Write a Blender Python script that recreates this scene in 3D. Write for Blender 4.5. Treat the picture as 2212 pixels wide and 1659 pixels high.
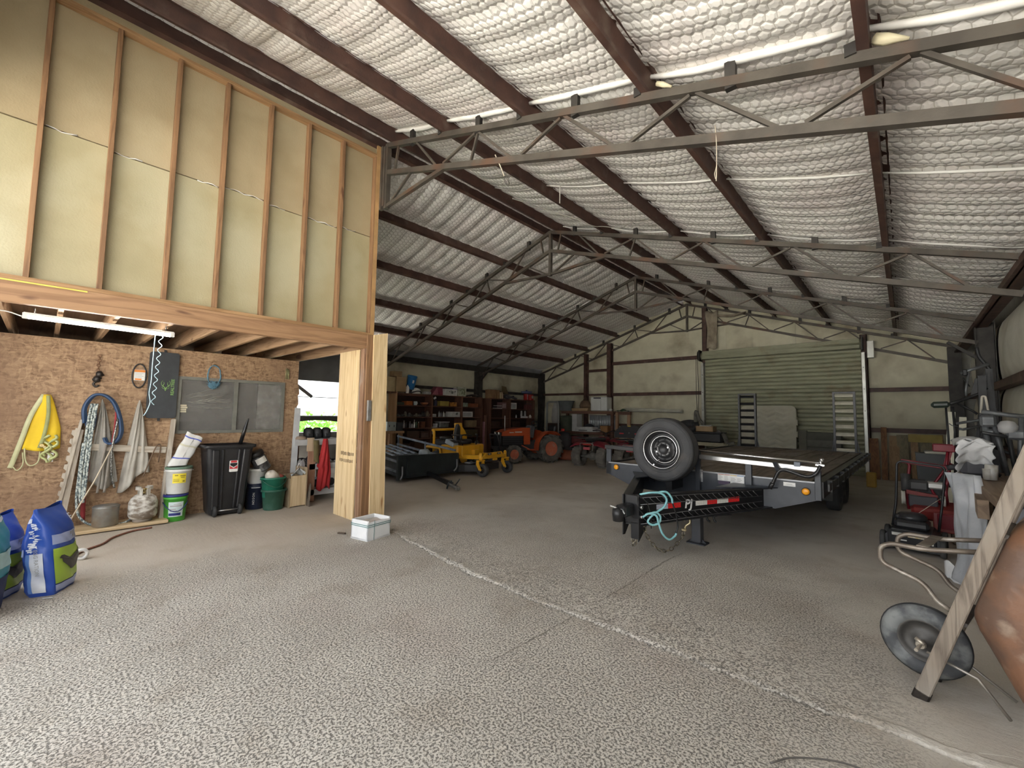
import bpy, bmesh, math, random
from mathutils import Vector, Matrix, Euler
random.seed(7)
for _o in list(bpy.data.objects): bpy.data.objects.remove(_o)
SC = bpy.context.scene
COL = SC.collection
# ---------------------------------------------------------------- camera
cam_d = bpy.data.cameras.new('camera'); cam = bpy.data.objects.new('camera', cam_d); COL.objects.link(cam)
cam_d.sensor_width = 36.0; cam_d.lens = 925.0 / 2212.0 * 36.0; cam_d.clip_start = 0.05; cam_d.clip_end = 300
YAW, PITCH, ROLL = -0.7417, 0.0707, 0.0162
_f = Vector((math.sin(YAW)*math.cos(PITCH), math.cos(YAW)*math.cos(PITCH), math.sin(PITCH)))
_r = Vector((math.cos(YAW), -math.sin(YAW), 0)); _u = _r.cross(_f)
_r2 = _r*math.cos(ROLL)+_u*math.sin(ROLL); _u2 = _u*math.cos(ROLL)-_r*math.sin(ROLL)
cam.matrix_world = Matrix(((_r2.x, _u2.x, -_f.x, 0), (_r2.y, _u2.y, -_f.y, 0), (_r2.z, _u2.z, -_f.z, 1.55), (0, 0, 0, 1)))
SC.camera = cam
# ---------------------------------------------------------------- world: overcast daylight
W = bpy.data.worlds.new('World'); SC.world = W; W.use_nodes = True
_nt = W.node_tree; _nt.nodes.clear()
_out = _nt.nodes.new('ShaderNodeOutputWorld'); _bg = _nt.nodes.new('ShaderNodeBackground')
_tc = _nt.nodes.new('ShaderNodeTexCoord'); _sx = _nt.nodes.new('ShaderNodeSeparateXYZ')
_mr = _nt.nodes.new('ShaderNodeMapRange'); _mr.inputs['To Min'].default_value = 1.0; _mr.inputs['To Max'].default_value = 1.0
_nt.links.new(_tc.outputs['Generated'], _sx.inputs[0]); _nt.links.new(_sx.outputs['Z'], _mr.inputs['Value'])
_cm = _nt.nodes.new('ShaderNodeVectorMath'); _cm.operation = 'SCALE'; _cm.inputs[0].default_value = (0.97, 1.0, 1.03)
_nt.links.new(_mr.outputs[0], _cm.inputs['Scale']); _nt.links.new(_cm.outputs[0], _bg.inputs['Color'])
_bg.inputs['Strength'].default_value = 1.0
_nt.links.new(_bg.outputs[0], _out.inputs[0])
# veiled sun high behind the building: it misses the interior but lights the pale yard in front, which bounces light in
_sd = bpy.data.lights.new('sun', 'SUN'); _sd.energy = 29.0; _sd.angle = math.radians(8); _sd.color = (1.0, 0.97, 0.93)
_so = bpy.data.objects.new('sun', _sd); COL.objects.link(_so); _so.rotation_euler = Vector((0.25, -0.75, -1.0)).to_track_quat('-Z', 'Y').to_euler()
vs = SC.view_settings
SC.display_settings.display_device = 'sRGB'
vs.view_transform = 'Standard'; vs.look = 'None'; vs.gamma = 1.0; vs.use_curve_mapping = False
vs.exposure = 1.65
SC.cycles.max_bounces = 12; SC.cycles.diffuse_bounces = 8; SC.cycles.transparent_max_bounces = 12
SC.cycles.sample_clamp_indirect = 6.0

# ---------------------------------------------------------------- materials
def _n(nt, t, **kw):
    n = nt.nodes.new(t)
    for k, v in kw.items(): setattr(n, k, v)
    return n
def _newmat(name):
    m = bpy.data.materials.new(name); m.use_nodes = True
    nt = m.node_tree; b = nt.nodes['Principled BSDF']
    return m, nt, b
_MC = {}
def M(name, c1, c2=None, scale=6.0, rough=0.6, metal=0.0, bump=0.0, bscale=None, stretch=(1, 1, 1), detail=4, lo=0.35, hi=0.65, emit=0.0, coat=0.0, spec=None, c3=None, s3=1.2, t3=(0.55, 0.7)):
    """plain procedural material: two colours mixed by noise, optional large stains or pale light patches c3, fine bump"""
    if name in _MC: return _MC[name]
    m, nt, b = _newmat(name)
    L = nt.links
    b.inputs['Roughness'].default_value = rough; b.inputs['Metallic'].default_value = metal
    if coat: b.inputs['Coat Weight'].default_value = coat
    if spec is not None: b.inputs['Specular IOR Level'].default_value = spec
    if c2 is None: c2 = tuple(min(1, v*0.78) for v in c1)
    tc = _n(nt, 'ShaderNodeTexCoord'); mp = _n(nt, 'ShaderNodeMapping'); mp.inputs['Scale'].default_value = stretch
    L.new(tc.outputs['Object'], mp.inputs[0])
    no = _n(nt, 'ShaderNodeTexNoise'); no.inputs['Scale'].default_value = scale; no.inputs['Detail'].default_value = detail
    L.new(mp.outputs[0], no.inputs['Vector'])
    cr = _n(nt, 'ShaderNodeValToRGB'); cr.color_ramp.elements[0].position = lo; cr.color_ramp.elements[1].position = hi
    cr.color_ramp.elements[0].color = (*c2, 1); cr.color_ramp.elements[1].color = (*c1, 1)
    L.new(no.outputs['Fac'], cr.inputs[0]); colout = cr.outputs[0]
    if c3 is not None:
        n3 = _n(nt, 'ShaderNodeTexNoise'); n3.inputs['Scale'].default_value = s3; n3.inputs['Detail'].default_value = 6
        L.new(tc.outputs['Object'], n3.inputs['Vector'])
        r3 = _n(nt, 'ShaderNodeMapRange'); r3.inputs['From Min'].default_value = t3[0]; r3.inputs['From Max'].default_value = t3[1]
        L.new(n3.outputs['Fac'], r3.inputs['Value'])
        mx = _n(nt, 'ShaderNodeMix', data_type='RGBA'); L.new(r3.outputs[0], mx.inputs[0]); L.new(colout, mx.inputs[6]); mx.inputs[7].default_value = (*c3, 1)
        colout = mx.outputs[2]
    L.new(colout, b.inputs['Base Color'])
    if emit:
        L.new(colout, b.inputs['Emission Color']); b.inputs['Emission Strength'].default_value = emit
    if bump:
        nb = _n(nt, 'ShaderNodeTexNoise'); nb.inputs['Scale'].default_value = bscale or scale*4; nb.inputs['Detail'].default_value = 3
        L.new(mp.outputs[0], nb.inputs['Vector'])
        bp = _n(nt, 'ShaderNodeBump'); bp.inputs['Strength'].default_value = 1.0; bp.inputs['Distance'].default_value = bump
        L.new(nb.outputs['Fac'], bp.inputs['Height']); L.new(bp.outputs[0], b.inputs['Normal'])
    _MC[name] = m
    return m
def WOOD(name, light, dark, axis='Z', scale=14.0, rough=0.7, knots=None, grey=None):
    """sawn timber with grain along an axis"""
    if name in _MC: return _MC[name]
    m, nt, b = _newmat(name); L = nt.links
    b.inputs['Roughness'].default_value = rough
    st = {'X': (0.06, 1, 1), 'Y': (1, 0.06, 1), 'Z': (1, 1, 0.06)}[axis]
    tc = _n(nt, 'ShaderNodeTexCoord'); mp = _n(nt, 'ShaderNodeMapping'); mp.inputs['Scale'].default_value = st
    oi = _n(nt, 'ShaderNodeObjectInfo'); ad = _n(nt, 'ShaderNodeVectorMath', operation='ADD')
    L.new(tc.outputs['Object'], mp.inputs[0]); L.new(mp.outputs[0], ad.inputs[0]); L.new(oi.outputs['Random'], ad.inputs[1])
    n1 = _n(nt, 'ShaderNodeTexNoise'); n1.inputs['Scale'].default_value = scale; n1.inputs['Detail'].default_value = 5; n1.inputs['Distortion'].default_value = 0.8
    L.new(ad.outputs[0], n1.inputs['Vector'])
    wv = _n(nt, 'ShaderNodeMath', operation='MULTIPLY'); wv.inputs[1].default_value = 9.0; L.new(n1.outputs['Fac'], wv.inputs[0])
    fr = _n(nt, 'ShaderNodeMath', operation='PINGPONG'); fr.inputs[1].default_value = 1.0; L.new(wv.outputs[0], fr.inputs[0])
    cr = _n(nt, 'ShaderNodeValToRGB'); e = cr.color_ramp.elements
    e[0].position = 0.0; e[0].color = (*dark, 1); e[1].position = 0.75; e[1].color = (*light, 1)
    L.new(fr.outputs[0], cr.inputs[0]); co = cr.outputs[0]
    if knots is not None:
        vo = _n(nt, 'ShaderNodeTexNoise'); vo.inputs['Scale'].default_value = 5.5; vo.inputs['Detail'].default_value = 1
        mp2 = _n(nt, 'ShaderNodeMapping'); mp2.inputs['Scale'].default_value = tuple(0.45 if v < 1 else 1.6 for v in st)
        L.new(tc.outputs['Object'], mp2.inputs[0]); L.new(mp2.outputs[0], vo.inputs['Vector'])
        mr = _n(nt, 'ShaderNodeMapRange'); mr.inputs['From Min'].default_value = 0.68; mr.inputs['From Max'].default_value = 0.76
        L.new(vo.outputs['Fac'], mr.inputs['Value'])
        mx = _n(nt, 'ShaderNodeMix', data_type='RGBA'); L.new(mr.outputs[0], mx.inputs[0]); L.new(co, mx.inputs[6]); mx.inputs[7].default_value = (*knots, 1); co = mx.outputs[2]
    if grey is not None:
        vo = _n(nt, 'ShaderNodeTexNoise'); vo.inputs['Scale'].default_value = 2.2; vo.inputs['Detail'].default_value = 5
        L.new(tc.outputs['Object'], vo.inputs['Vector'])
        mr = _n(nt, 'ShaderNodeMapRange'); mr.inputs['From Min'].default_value = 0.5; mr.inputs['From Max'].default_value = 0.7
        L.new(vo.outputs['Fac'], mr.inputs['Value'])
        mx = _n(nt, 'ShaderNodeMix', data_type='RGBA'); L.new(mr.outputs[0], mx.inputs[0]); L.new(co, mx.inputs[6]); mx.inputs[7].default_value = (*grey, 1); co = mx.outputs[2]
    L.new(co, b.inputs['Base Color'])
    bp = _n(nt, 'ShaderNodeBump'); bp.inputs['Strength'].default_value = 0.5; bp.inputs['Distance'].default_value = 0.002
    L.new(fr.outputs[0], bp.inputs['Height']); L.new(bp.outputs[0], b.inputs['Normal'])
    _MC[name] = m
    return m
def HEX(name, cell=0.095, c=(0.72, 0.69, 0.64), wire=(0.36, 0.33, 0.29), stain=(0.6, 0.52, 0.5), along='XY'):
    """quilted vinyl-faced insulation behind hexagonal poultry netting"""
    m, nt, b = _newmat(name); L = nt.links
    b.inputs['Roughness'].default_value = 0.55
    tc = _n(nt, 'ShaderNodeTexCoord')
    nz = _n(nt, 'ShaderNodeTexNoise'); nz.inputs['Scale'].default_value = 7.0; nz.inputs['Detail'].default_value = 1
    L.new(tc.outputs['Object'], nz.inputs['Vector'])
    sc0 = _n(nt, 'ShaderNodeVectorMath', operation='SCALE'); sc0.inputs['Scale'].default_value = 0.055; L.new(nz.outputs['Color'], sc0.inputs[0])
    a0 = _n(nt, 'ShaderNodeVectorMath', operation='ADD'); L.new(tc.outputs['Object'], a0.inputs[0]); L.new(sc0.outputs[0], a0.inputs[1])
    mp = _n(nt, 'ShaderNodeMapping'); mp.inputs['Scale'].default_value = (1/cell, 0.87/cell, 0); L.new(a0.outputs[0], mp.inputs[0])
    R = (1.0, 1.7320508, 1.0); H = (0.5, 0.8660254, 0.5)
    def cellv(off):
        s = _n(nt, 'ShaderNodeVectorMath', operation='ADD'); s.inputs[1].default_value = (1000+off[0], 1732.0508+off[1], 0.5); L.new(mp.outputs[0], s.inputs[0])
        q = _n(nt, 'ShaderNodeVectorMath', operation='MODULO'); q.inputs[1].default_value = R; L.new(s.outputs[0], q.inputs[0])
        d = _n(nt, 'ShaderNodeVectorMath', operation='SUBTRACT'); d.inputs[1].default_value = H; L.new(q.outputs[0], d.inputs[0])
        ab = _n(nt, 'ShaderNodeVectorMath', operation='ABSOLUTE'); L.new(d.outputs[0], ab.inputs[0])
        dt = _n(nt, 'ShaderNodeVectorMath', operation='DOT_PRODUCT'); dt.inputs[1].default_value = (0.5, 0.8660254, 0); L.new(ab.outputs[0], dt.inputs[0])
        sx = _n(nt, 'ShaderNodeSeparateXYZ'); L.new(ab.outputs[0], sx.inputs[0])
        mxn = _n(nt, 'ShaderNodeMath', operation='MAXIMUM'); L.new(sx.outputs[0], mxn.inputs[0]); L.new(dt.outputs['Value'], mxn.inputs[1])
        return mxn.outputs[0]
    mn = _n(nt, 'ShaderNodeMath', operation='MINIMUM'); L.new(cellv((0, 0)), mn.inputs[0]); L.new(cellv((0.5, 0.8660254)), mn.inputs[1])
    hr = _n(nt, 'ShaderNodeMapRange', interpolation_type='SMOOTHSTEP'); hr.inputs['From Min'].default_value = 0.5; hr.inputs['From Max'].default_value = 0.22
    L.new(mn.outputs[0], hr.inputs['Value'])
    wr = _n(nt, 'ShaderNodeMapRange'); wr.inputs['From Min'].default_value = 0.445; wr.inputs['From Max'].default_value = 0.49; L.new(mn.outputs[0], wr.inputs['Value'])
    n2 = _n(nt, 'ShaderNodeTexNoise'); n2.inputs['Scale'].default_value = 1.1; n2.inputs['Detail'].default_value = 5; L.new(tc.outputs['Object'], n2.inputs['Vector'])
    s2 = _n(nt, 'ShaderNodeMapRange'); s2.inputs['From Min'].default_value = 0.48; s2.inputs['From Max'].default_value = 0.7; L.new(n2.outputs['Fac'], s2.inputs['Value'])
    m1 = _n(nt, 'ShaderNodeMix', data_type='RGBA'); L.new(s2.outputs[0], m1.inputs[0]); m1.inputs[6].default_value = (*c, 1); m1.inputs[7].default_value = (*stain, 1)
    m2 = _n(nt, 'ShaderNodeMix', data_type='RGBA'); L.new(wr.outputs[0], m2.inputs[0]); L.new(m1.outputs[2], m2.inputs[6]); m2.inputs[7].default_value = (*wire, 1)
    L.new(m2.outputs[2], b.inputs['Base Color'])
    bp = _n(nt, 'ShaderNodeBump'); bp.inputs['Strength'].default_value = 0.7; bp.inputs['Distance'].default_value = 0.010
    L.new(hr.outputs[0], bp.inputs['Height']); L.new(bp.outputs[0], b.inputs['Normal'])
    _MC[name] = m
    return m

# ---------------------------------------------------------------- mesh builder
class MB:
    def __init__(s, smooth=False): s.v = []; s.f = []; s.sm = []; s.d = smooth; s.mi = []; s.cur = 0
    def add(s, vs_, fs, smooth=None):
        o = len(s.v); s.v += [tuple(p) for p in vs_]
        for f in fs: s.f.append([i+o for i in f]); s.sm.append(s.d if smooth is None else smooth); s.mi.append(s.cur)
        return s
    def mat(s, i): s.cur = i; return s
    def box(s, c, d, R=None, bev=0.0):
        x, y, z = d[0]/2, d[1]/2, d[2]/2
        if bev > 0:
            bev = min(bev, x*0.9, y*0.9, z*0.9); vs_ = []
            for sx in (-1, 1):
                for sy in (-1, 1):
                    for sz in (-1, 1):
                        vs_ += [(sx*x, sy*(y-bev), sz*(z-bev)), (sx*(x-bev), sy*y, sz*(z-bev)), (sx*(x-bev), sy*(y-bev), sz*z)]
            I = lambda a, b_, c_, k: ((a*2+b_)*2+c_)*3+k
            fs = []
            for a in (0, 1):
                q = [I(a, 0, 0, 0), I(a, 1, 0, 0), I(a, 1, 1, 0), I(a, 0, 1, 0)]; fs.append(q if a else q[::-1])
                q = [I(0, a, 0, 1), I(0, a, 1, 1), I(1, a, 1, 1), I(1, a, 0, 1)]; fs.append(q if a else q[::-1])
                q = [I(0, 0, a, 2), I(1, 0, a, 2), I(1, 1, a, 2), I(0, 1, a, 2)]; fs.append(q if a else q[::-1])
            for a in (0, 1):
                for b_ in (0, 1):
                    q = [I(a, b_, 0, 0), I(a, b_, 0, 1), I(a, b_, 1, 1), I(a, b_, 1, 0)]; fs.append(q if (a == b_) else q[::-1])
                    q = [I(a, 0, b_, 0), I(a, 1, b_, 0), I(a, 1, b_, 2), I(a, 0, b_, 2)]; fs.append(q[::-1] if (a != b_) else q[::1])
                    q = [I(0, a, b_, 1), I(1, a, b_, 1), I(1, a, b_, 2), I(0, a, b_, 2)]; fs.append(q if (a != b_) else q[::-1])
                    for c_ in (0, 1):
                        q = [I(a, b_, c_, 0), I(a, b_, c_, 1), I(a, b_, c_, 2)]; fs.append(q if (a+b_+c_) % 2 else q[::-1])
        else:
            vs_ = [(-x, -y, -z), (x, -y, -z), (x, y, -z), (-x, y, -z), (-x, -y, z), (x, -y, z), (x, y, z), (-x, y, z)]
            fs = [(3, 2, 1, 0), (4, 5, 6, 7), (0, 1, 5, 4), (1, 2, 6, 5), (2, 3, 7, 6), (3, 0, 4, 7)]
        Q = R if R is not None else Matrix.Identity(3); c = Vector(c)
        return s.add([Q @ Vector(p) + c for p in vs_], fs, False)
    def ab(s, a, b, bev=0.0):
        return s.box([(a[i]+b[i])/2 for i in range(3)], [abs(b[i]-a[i]) for i in range(3)], None, bev)
    def bar(s, a, b, w, h, up=(0, 0, 1), bev=0.0):
        a, b = Vector(a), Vector(b); d = b-a; l = d.length
        if l < 1e-6: return s
        d /= l; u = Vector(up); u = u-d*u.dot(d)
        if u.length < 1e-4: u = Vector((1, 0, 0)) - d*d.x
        if u.length < 1e-4: u = Vector((0, 1, 0)) - d*d.y
        u.normalize(); t = u.cross(d)
        R = Matrix((d, t, u)).transposed()
        return s.box((a+b)/2, (l, w, h), R, bev)
    def tube(s, pts, r, n=8, closed=False, caps=True, radii=None):
        P = [Vector(p) for p in pts]; k = len(P)
        if k < 2: return s
        T = []
        for i in range(k):
            a = P[(i-1) % k] if (closed or i > 0) else P[i]; b = P[(i+1) % k] if (closed or i < k-1) else P[i]
            t = b-a; T.append(t.normalized() if t.length > 1e-9 else Vector((0, 0, 1)))
        u = Vector((0, 0, 1)) if abs(T[0].z) < 0.9 else Vector((1, 0, 0))
        u = (u - T[0]*u.dot(T[0])).normalized(); o = len(s.v); vs_ = []
        for i in range(k):
            u = u - T[i]*u.dot(T[i])
            u = u.normalized() if u.length > 1e-6 else T[i].orthogonal().normalized()
            w = T[i].cross(u); rr = radii[i] if radii else r
            for j in range(n):
                an = 2*math.pi*j/n; vs_.append(P[i]+(u*math.cos(an)+w*math.sin(an))*rr)
        fs = []
        for i in range(k if closed else k-1):
            i2 = (i+1) % k
            for j in range(n):
                j2 = (j+1) % n; fs.append((i*n+j, i*n+j2, i2*n+j2, i2*n+j))
        s.add(vs_, fs, True)
        if caps and not closed:
            s.f.append([o+j for j in range(n)][::-1]); s.sm.append(False); s.mi.append(s.cur)
            s.f.append([o+(k-1)*n+j for j in range(n)]); s.sm.append(False); s.mi.append(s.cur)
        return s
    def cyl(s, a, b, r, r2=None, n=16): return s.tube([a, b], r, n, radii=[r, r if r2 is None else r2])
    def lathe(s, prof, c=(0, 0, 0), axis='Z', n=24, smooth=True, R=None, caps=True, squash=(1, 1)):
        """prof: [(radius, height)...] around axis at c"""
        c = Vector(c); vs_ = []
        if R is None:
            R = {'Z': Matrix.Identity(3), 'X': Matrix(((0, 0, 1), (1, 0, 0), (0, 1, 0))), 'Y': Matrix(((0, 1, 0), (0, 0, 1), (1, 0, 0)))}[axis]
        for r, h in prof:
            for j in range(n):
                an = 2*math.pi*j/n; vs_.append(R @ Vector((r*math.cos(an)*squash[0], r*math.sin(an)*squash[1], h)) + c)
        fs = []; k = len(prof)
        for i in range(k-1):
            for j in range(n):
                j2 = (j+1) % n; fs.append((i*n+j, i*n+j2, (i+1)*n+j2, (i+1)*n+j))
        o = len(s.v); s.add(vs_, fs, smooth)
        if caps:
            if prof[0][0] > 1e-5: s.f.append([o+j for j in range(n)][::-1]); s.sm.append(False); s.mi.append(s.cur)
            if prof[-1][0] > 1e-5: s.f.append([o+(k-1)*n+j for j in range(n)]); s.sm.append(False); s.mi.append(s.cur)
        return s
    def prism(s, poly, o, ux, uy, th):
        """2D polygon in plane (ux,uy) at o, extruded th along ux x uy"""
        o, ux, uy = Vector(o), Vector(ux).normalized(), Vector(uy).normalized(); nn = ux.cross(uy)*th; k = len(poly)
        vs_ = [o+ux*p[0]+uy*p[1] for p in poly]; vs_ += [p+nn for p in vs_]
        fs = [tuple(range(k))[::-1], tuple(range(k, 2*k))] + [(i, (i+1) % k, (i+1) % k+k, i+k) for i in range(k)]
        return s.add(vs_, fs, False)
    def grid(s, fn, nu, nv, smooth=True):
        vs_ = [fn(i/nu, j/nv) for i in range(nu+1) for j in range(nv+1)]
        fs = [(i*(nv+1)+j, (i+1)*(nv+1)+j, (i+1)*(nv+1)+j+1, i*(nv+1)+j+1) for i in range(nu) for j in range(nv)]
        return s.add(vs_, fs, smooth)
    def frame(s, w, h, t, d, o, ux, uy):
        """rectangular frame w x h with member width t and depth d"""
        o, ux, uy = Vector(o), Vector(ux).normalized(), Vector(uy).normalized(); R = Matrix((ux, uy, ux.cross(uy))).transposed()
        for cx, cy, a, b in ((w/2, t/2, w, t), (w/2, h-t/2, w, t), (t/2, h/2, t, h-2*t), (w-t/2, h/2, t, h-2*t)):
            s.box(o+ux*cx+uy*cy, (a, b, d), R)
        return s
    def xf(s, Mx):
        s.v = [tuple(Mx @ Vector(p)) for p in s.v]; return s

def _prop(o, label=None, cat=None, group=None, kind=None):
    if label: o['label'] = label
    if cat: o['category'] = cat
    if group: o['group'] = group
    if kind: o['kind'] = kind
    return o
def obj(name, mb, mats, parent=None, world=False, label=None, cat=None, group=None, kind=None, loc=None, rot=None, solid=0.0, sub=0):
    me = bpy.data.meshes.new(name); vs_ = mb.v
    if world and parent is not None:
        inv = WM[parent.name].inverted(); vs_ = [tuple(inv @ Vector(p)) for p in vs_]
    me.from_pydata(vs_, [], mb.f); me.polygons.foreach_set('use_smooth', mb.sm)
    if not isinstance(mats, (list, tuple)): mats = [mats]
    for m in mats: me.materials.append(m)
    if len(mats) > 1: me.polygons.foreach_set('material_index', mb.mi)
    me.update()
    o = bpy.data.objects.new(name, me); COL.objects.link(o)
    if parent is not None: o.parent = parent
    if loc is not None: o.location = loc
    if rot is not None: o.rotation_euler = rot
    if solid:
        md = o.modifiers.new('solid', 'SOLIDIFY'); md.thickness = solid; md.offset = 0
    if sub:
        md = o.modifiers.new('sub', 'SUBSURF'); md.levels = sub; md.render_levels = sub
    b = Matrix.LocRotScale(Vector(loc or (0, 0, 0)), Euler(rot or (0, 0, 0)), None)
    WM[o.name] = (WM[parent.name] if parent is not None else Matrix.Identity(4)) @ b
    return _prop(o, label, cat, group, kind)
WM = {}
def thing(name, label, cat, loc=(0, 0, 0), rz=0.0, group=None, rot=None):
    o = bpy.data.objects.new(name, None); COL.objects.link(o); o.empty_display_size = 0.1
    o.location = loc; o.rotation_euler = rot or (0, 0, rz)
    WM[o.name] = Matrix.LocRotScale(Vector(loc), Euler(rot or (0, 0, rz)), None)
    return _prop(o, label, cat, group)
def single(name, mb, mats, label, cat, loc=(0, 0, 0), rz=0.0, group=None, rot=None, **kw):
    return obj(name, mb, mats, None, False, label, cat, group, None, loc, rot or (0, 0, rz), **kw)
def dup(o, loc, rz=0.0, label=None, group=None, rot=None):
    c = o.copy(); COL.objects.link(c); c.location = loc; c.rotation_euler = rot or (0, 0, rz)
    if label: c['label'] = label
    if group: c['group'] = group
    WM[c.name] = Matrix.LocRotScale(Vector(loc), Euler(rot or (0, 0, rz)), None)
    for ch in list(o.children):
        d = ch.copy(); COL.objects.link(d); d.parent = c; WM[d.name] = WM[c.name]
        for g in list(ch.children):
            e = g.copy(); COL.objects.link(e); e.parent = d; WM[e.name] = WM[c.name]
    return c
def smooth_path(pts, n=6, closed=False):
    """Catmull-Rom through points"""
    P = [Vector(p) for p in pts]; k = len(P); out = []
    rng = range(k if closed else k-1)
    for i in rng:
        p1, p2 = P[i], P[(i+1) % k]
        p0 = P[(i-1) % k] if (closed or i > 0) else p1*2-p2
        p3 = P[(i+2) % k] if (closed or i < k-2) else p2*2-p1
        for j in range(n):
            t = j/n; t2 = t*t; t3 = t2*t
            out.append(0.5*((2*p1)+(p2-p0)*t+(2*p0-5*p1+4*p2-p3)*t2+(3*p1-p0-3*p2+p3)*t3))
    if not closed: out.append(P[-1])
    return out
def round_path(pts, r, n=5, closed=False):
    """polyline with filleted corners"""
    P = [Vector(p) for p in pts]; k = len(P); out = []
    for i in range(k):
        if not closed and i in (0, k-1): out.append(P[i]); continue
        a, b, c = P[(i-1) % k], P[i], P[(i+1) % k]
        d1, d2 = (a-b), (c-b); q = min(r, d1.length*0.45, d2.length*0.45)
        s_, e_ = b+d1.normalized()*q, b+d2.normalized()*q
        for j in range(n+1):
            t = j/n; out.append(s_*(1-t)**2+b*2*t*(1-t)+e_*t*t)
    return out
def rrect(w, h, r, n=4):
    """rounded rectangle outline centred at 0"""
    out = []
    for cx, cy, a0 in ((w/2-r, h/2-r, 0), (-w/2+r, h/2-r, 90), (-w/2+r, -h/2+r, 180), (w/2-r, -h/2+r, 270)):
        for j in range(n+1):
            a = math.radians(a0+90*j/n); out.append((cx+r*math.cos(a), cy+r*math.sin(a)))
    return out
FONT = None
def text(body, size, mat_, parent, o, ux, uy, name='lettering', depth=0.001, world=True, label=None, bold=0.0, shear=0.0, align='CENTER'):
    """flat lettering: real extruded glyphs lying in the plane (ux,uy)"""
    cu = bpy.data.curves.new(name, 'FONT'); cu.body = body; cu.size = size; cu.extrude = depth; cu.offset = bold; cu.shear = shear
    cu.align_x = align; cu.align_y = 'CENTER'; cu.resolution_u = 2; cu.materials.append(mat_)
    tmp = bpy.data.objects.new('tmp', cu); COL.objects.link(tmp)
    me = bpy.data.meshes.new_from_object(tmp.evaluated_get(bpy.context.evaluated_depsgraph_get()))
    bpy.data.objects.remove(tmp); me.name = name
    ob = bpy.data.objects.new(name, me); COL.objects.link(ob)
    ux, uy = Vector(ux).normalized(), Vector(uy); uy = (uy-ux*uy.dot(ux)).normalized(); w = ux.cross(uy)
    Mw = Matrix(((ux.x, uy.x, w.x, o[0]), (ux.y, uy.y, w.y, o[1]), (ux.z, uy.z, w.z, o[2]), (0, 0, 0, 1)))
    if parent is not None:
        ob.parent = parent
        if world: Mw = WM[parent.name].inverted() @ Mw
    ob.matrix_basis = Mw; WM[ob.name] = Mw
    if label: ob['label'] = label
    return ob
# ================================================================ SHELL
RX, RS, ZT = -5.68, 0.326, 5.62        # ridge x, roof slope, ridge height of the truss top chords
XR, XL, YB = 1.32, -12.5, 15.66        # right wall, left wall, back wall
def ztc(x): return ZT - RS*abs(x-RX)
steel = M('red_oxide_steel', (0.105, 0.052, 0.038), (0.06, 0.03, 0.024), 5, 0.55, 0.0, 0.001, 60, c3=(0.16, 0.11, 0.085), s3=3.5, t3=(0.58, 0.75))
truss_steel = M('truss_steel', (0.115, 0.10, 0.082), (0.07, 0.06, 0.05), 4, 0.5, 0.25, 0.0006, 80, c3=(0.13, 0.075, 0.05), s3=2.5, t3=(0.52, 0.72))
dark_steel = M('dark_steel', (0.05, 0.045, 0.04), (0.025, 0.022, 0.02), 5, 0.55, 0.2)
hexm = HEX('quilted_insulation', 0.078, (0.86, 0.84, 0.80), (0.50, 0.465, 0.42), (0.77, 0.71, 0.685))
vinyl = M('wall_vinyl', (0.64, 0.61, 0.46), (0.56, 0.53, 0.39), 3, 0.55, 0, 0.004, 9, c3=(0.27, 0.22, 0.14), s3=1.1, t3=(0.50, 0.76))
seamm = M('seam_vinyl', (0.86, 0.85, 0.81), (0.76, 0.74, 0.70), 5, 0.45)
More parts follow.
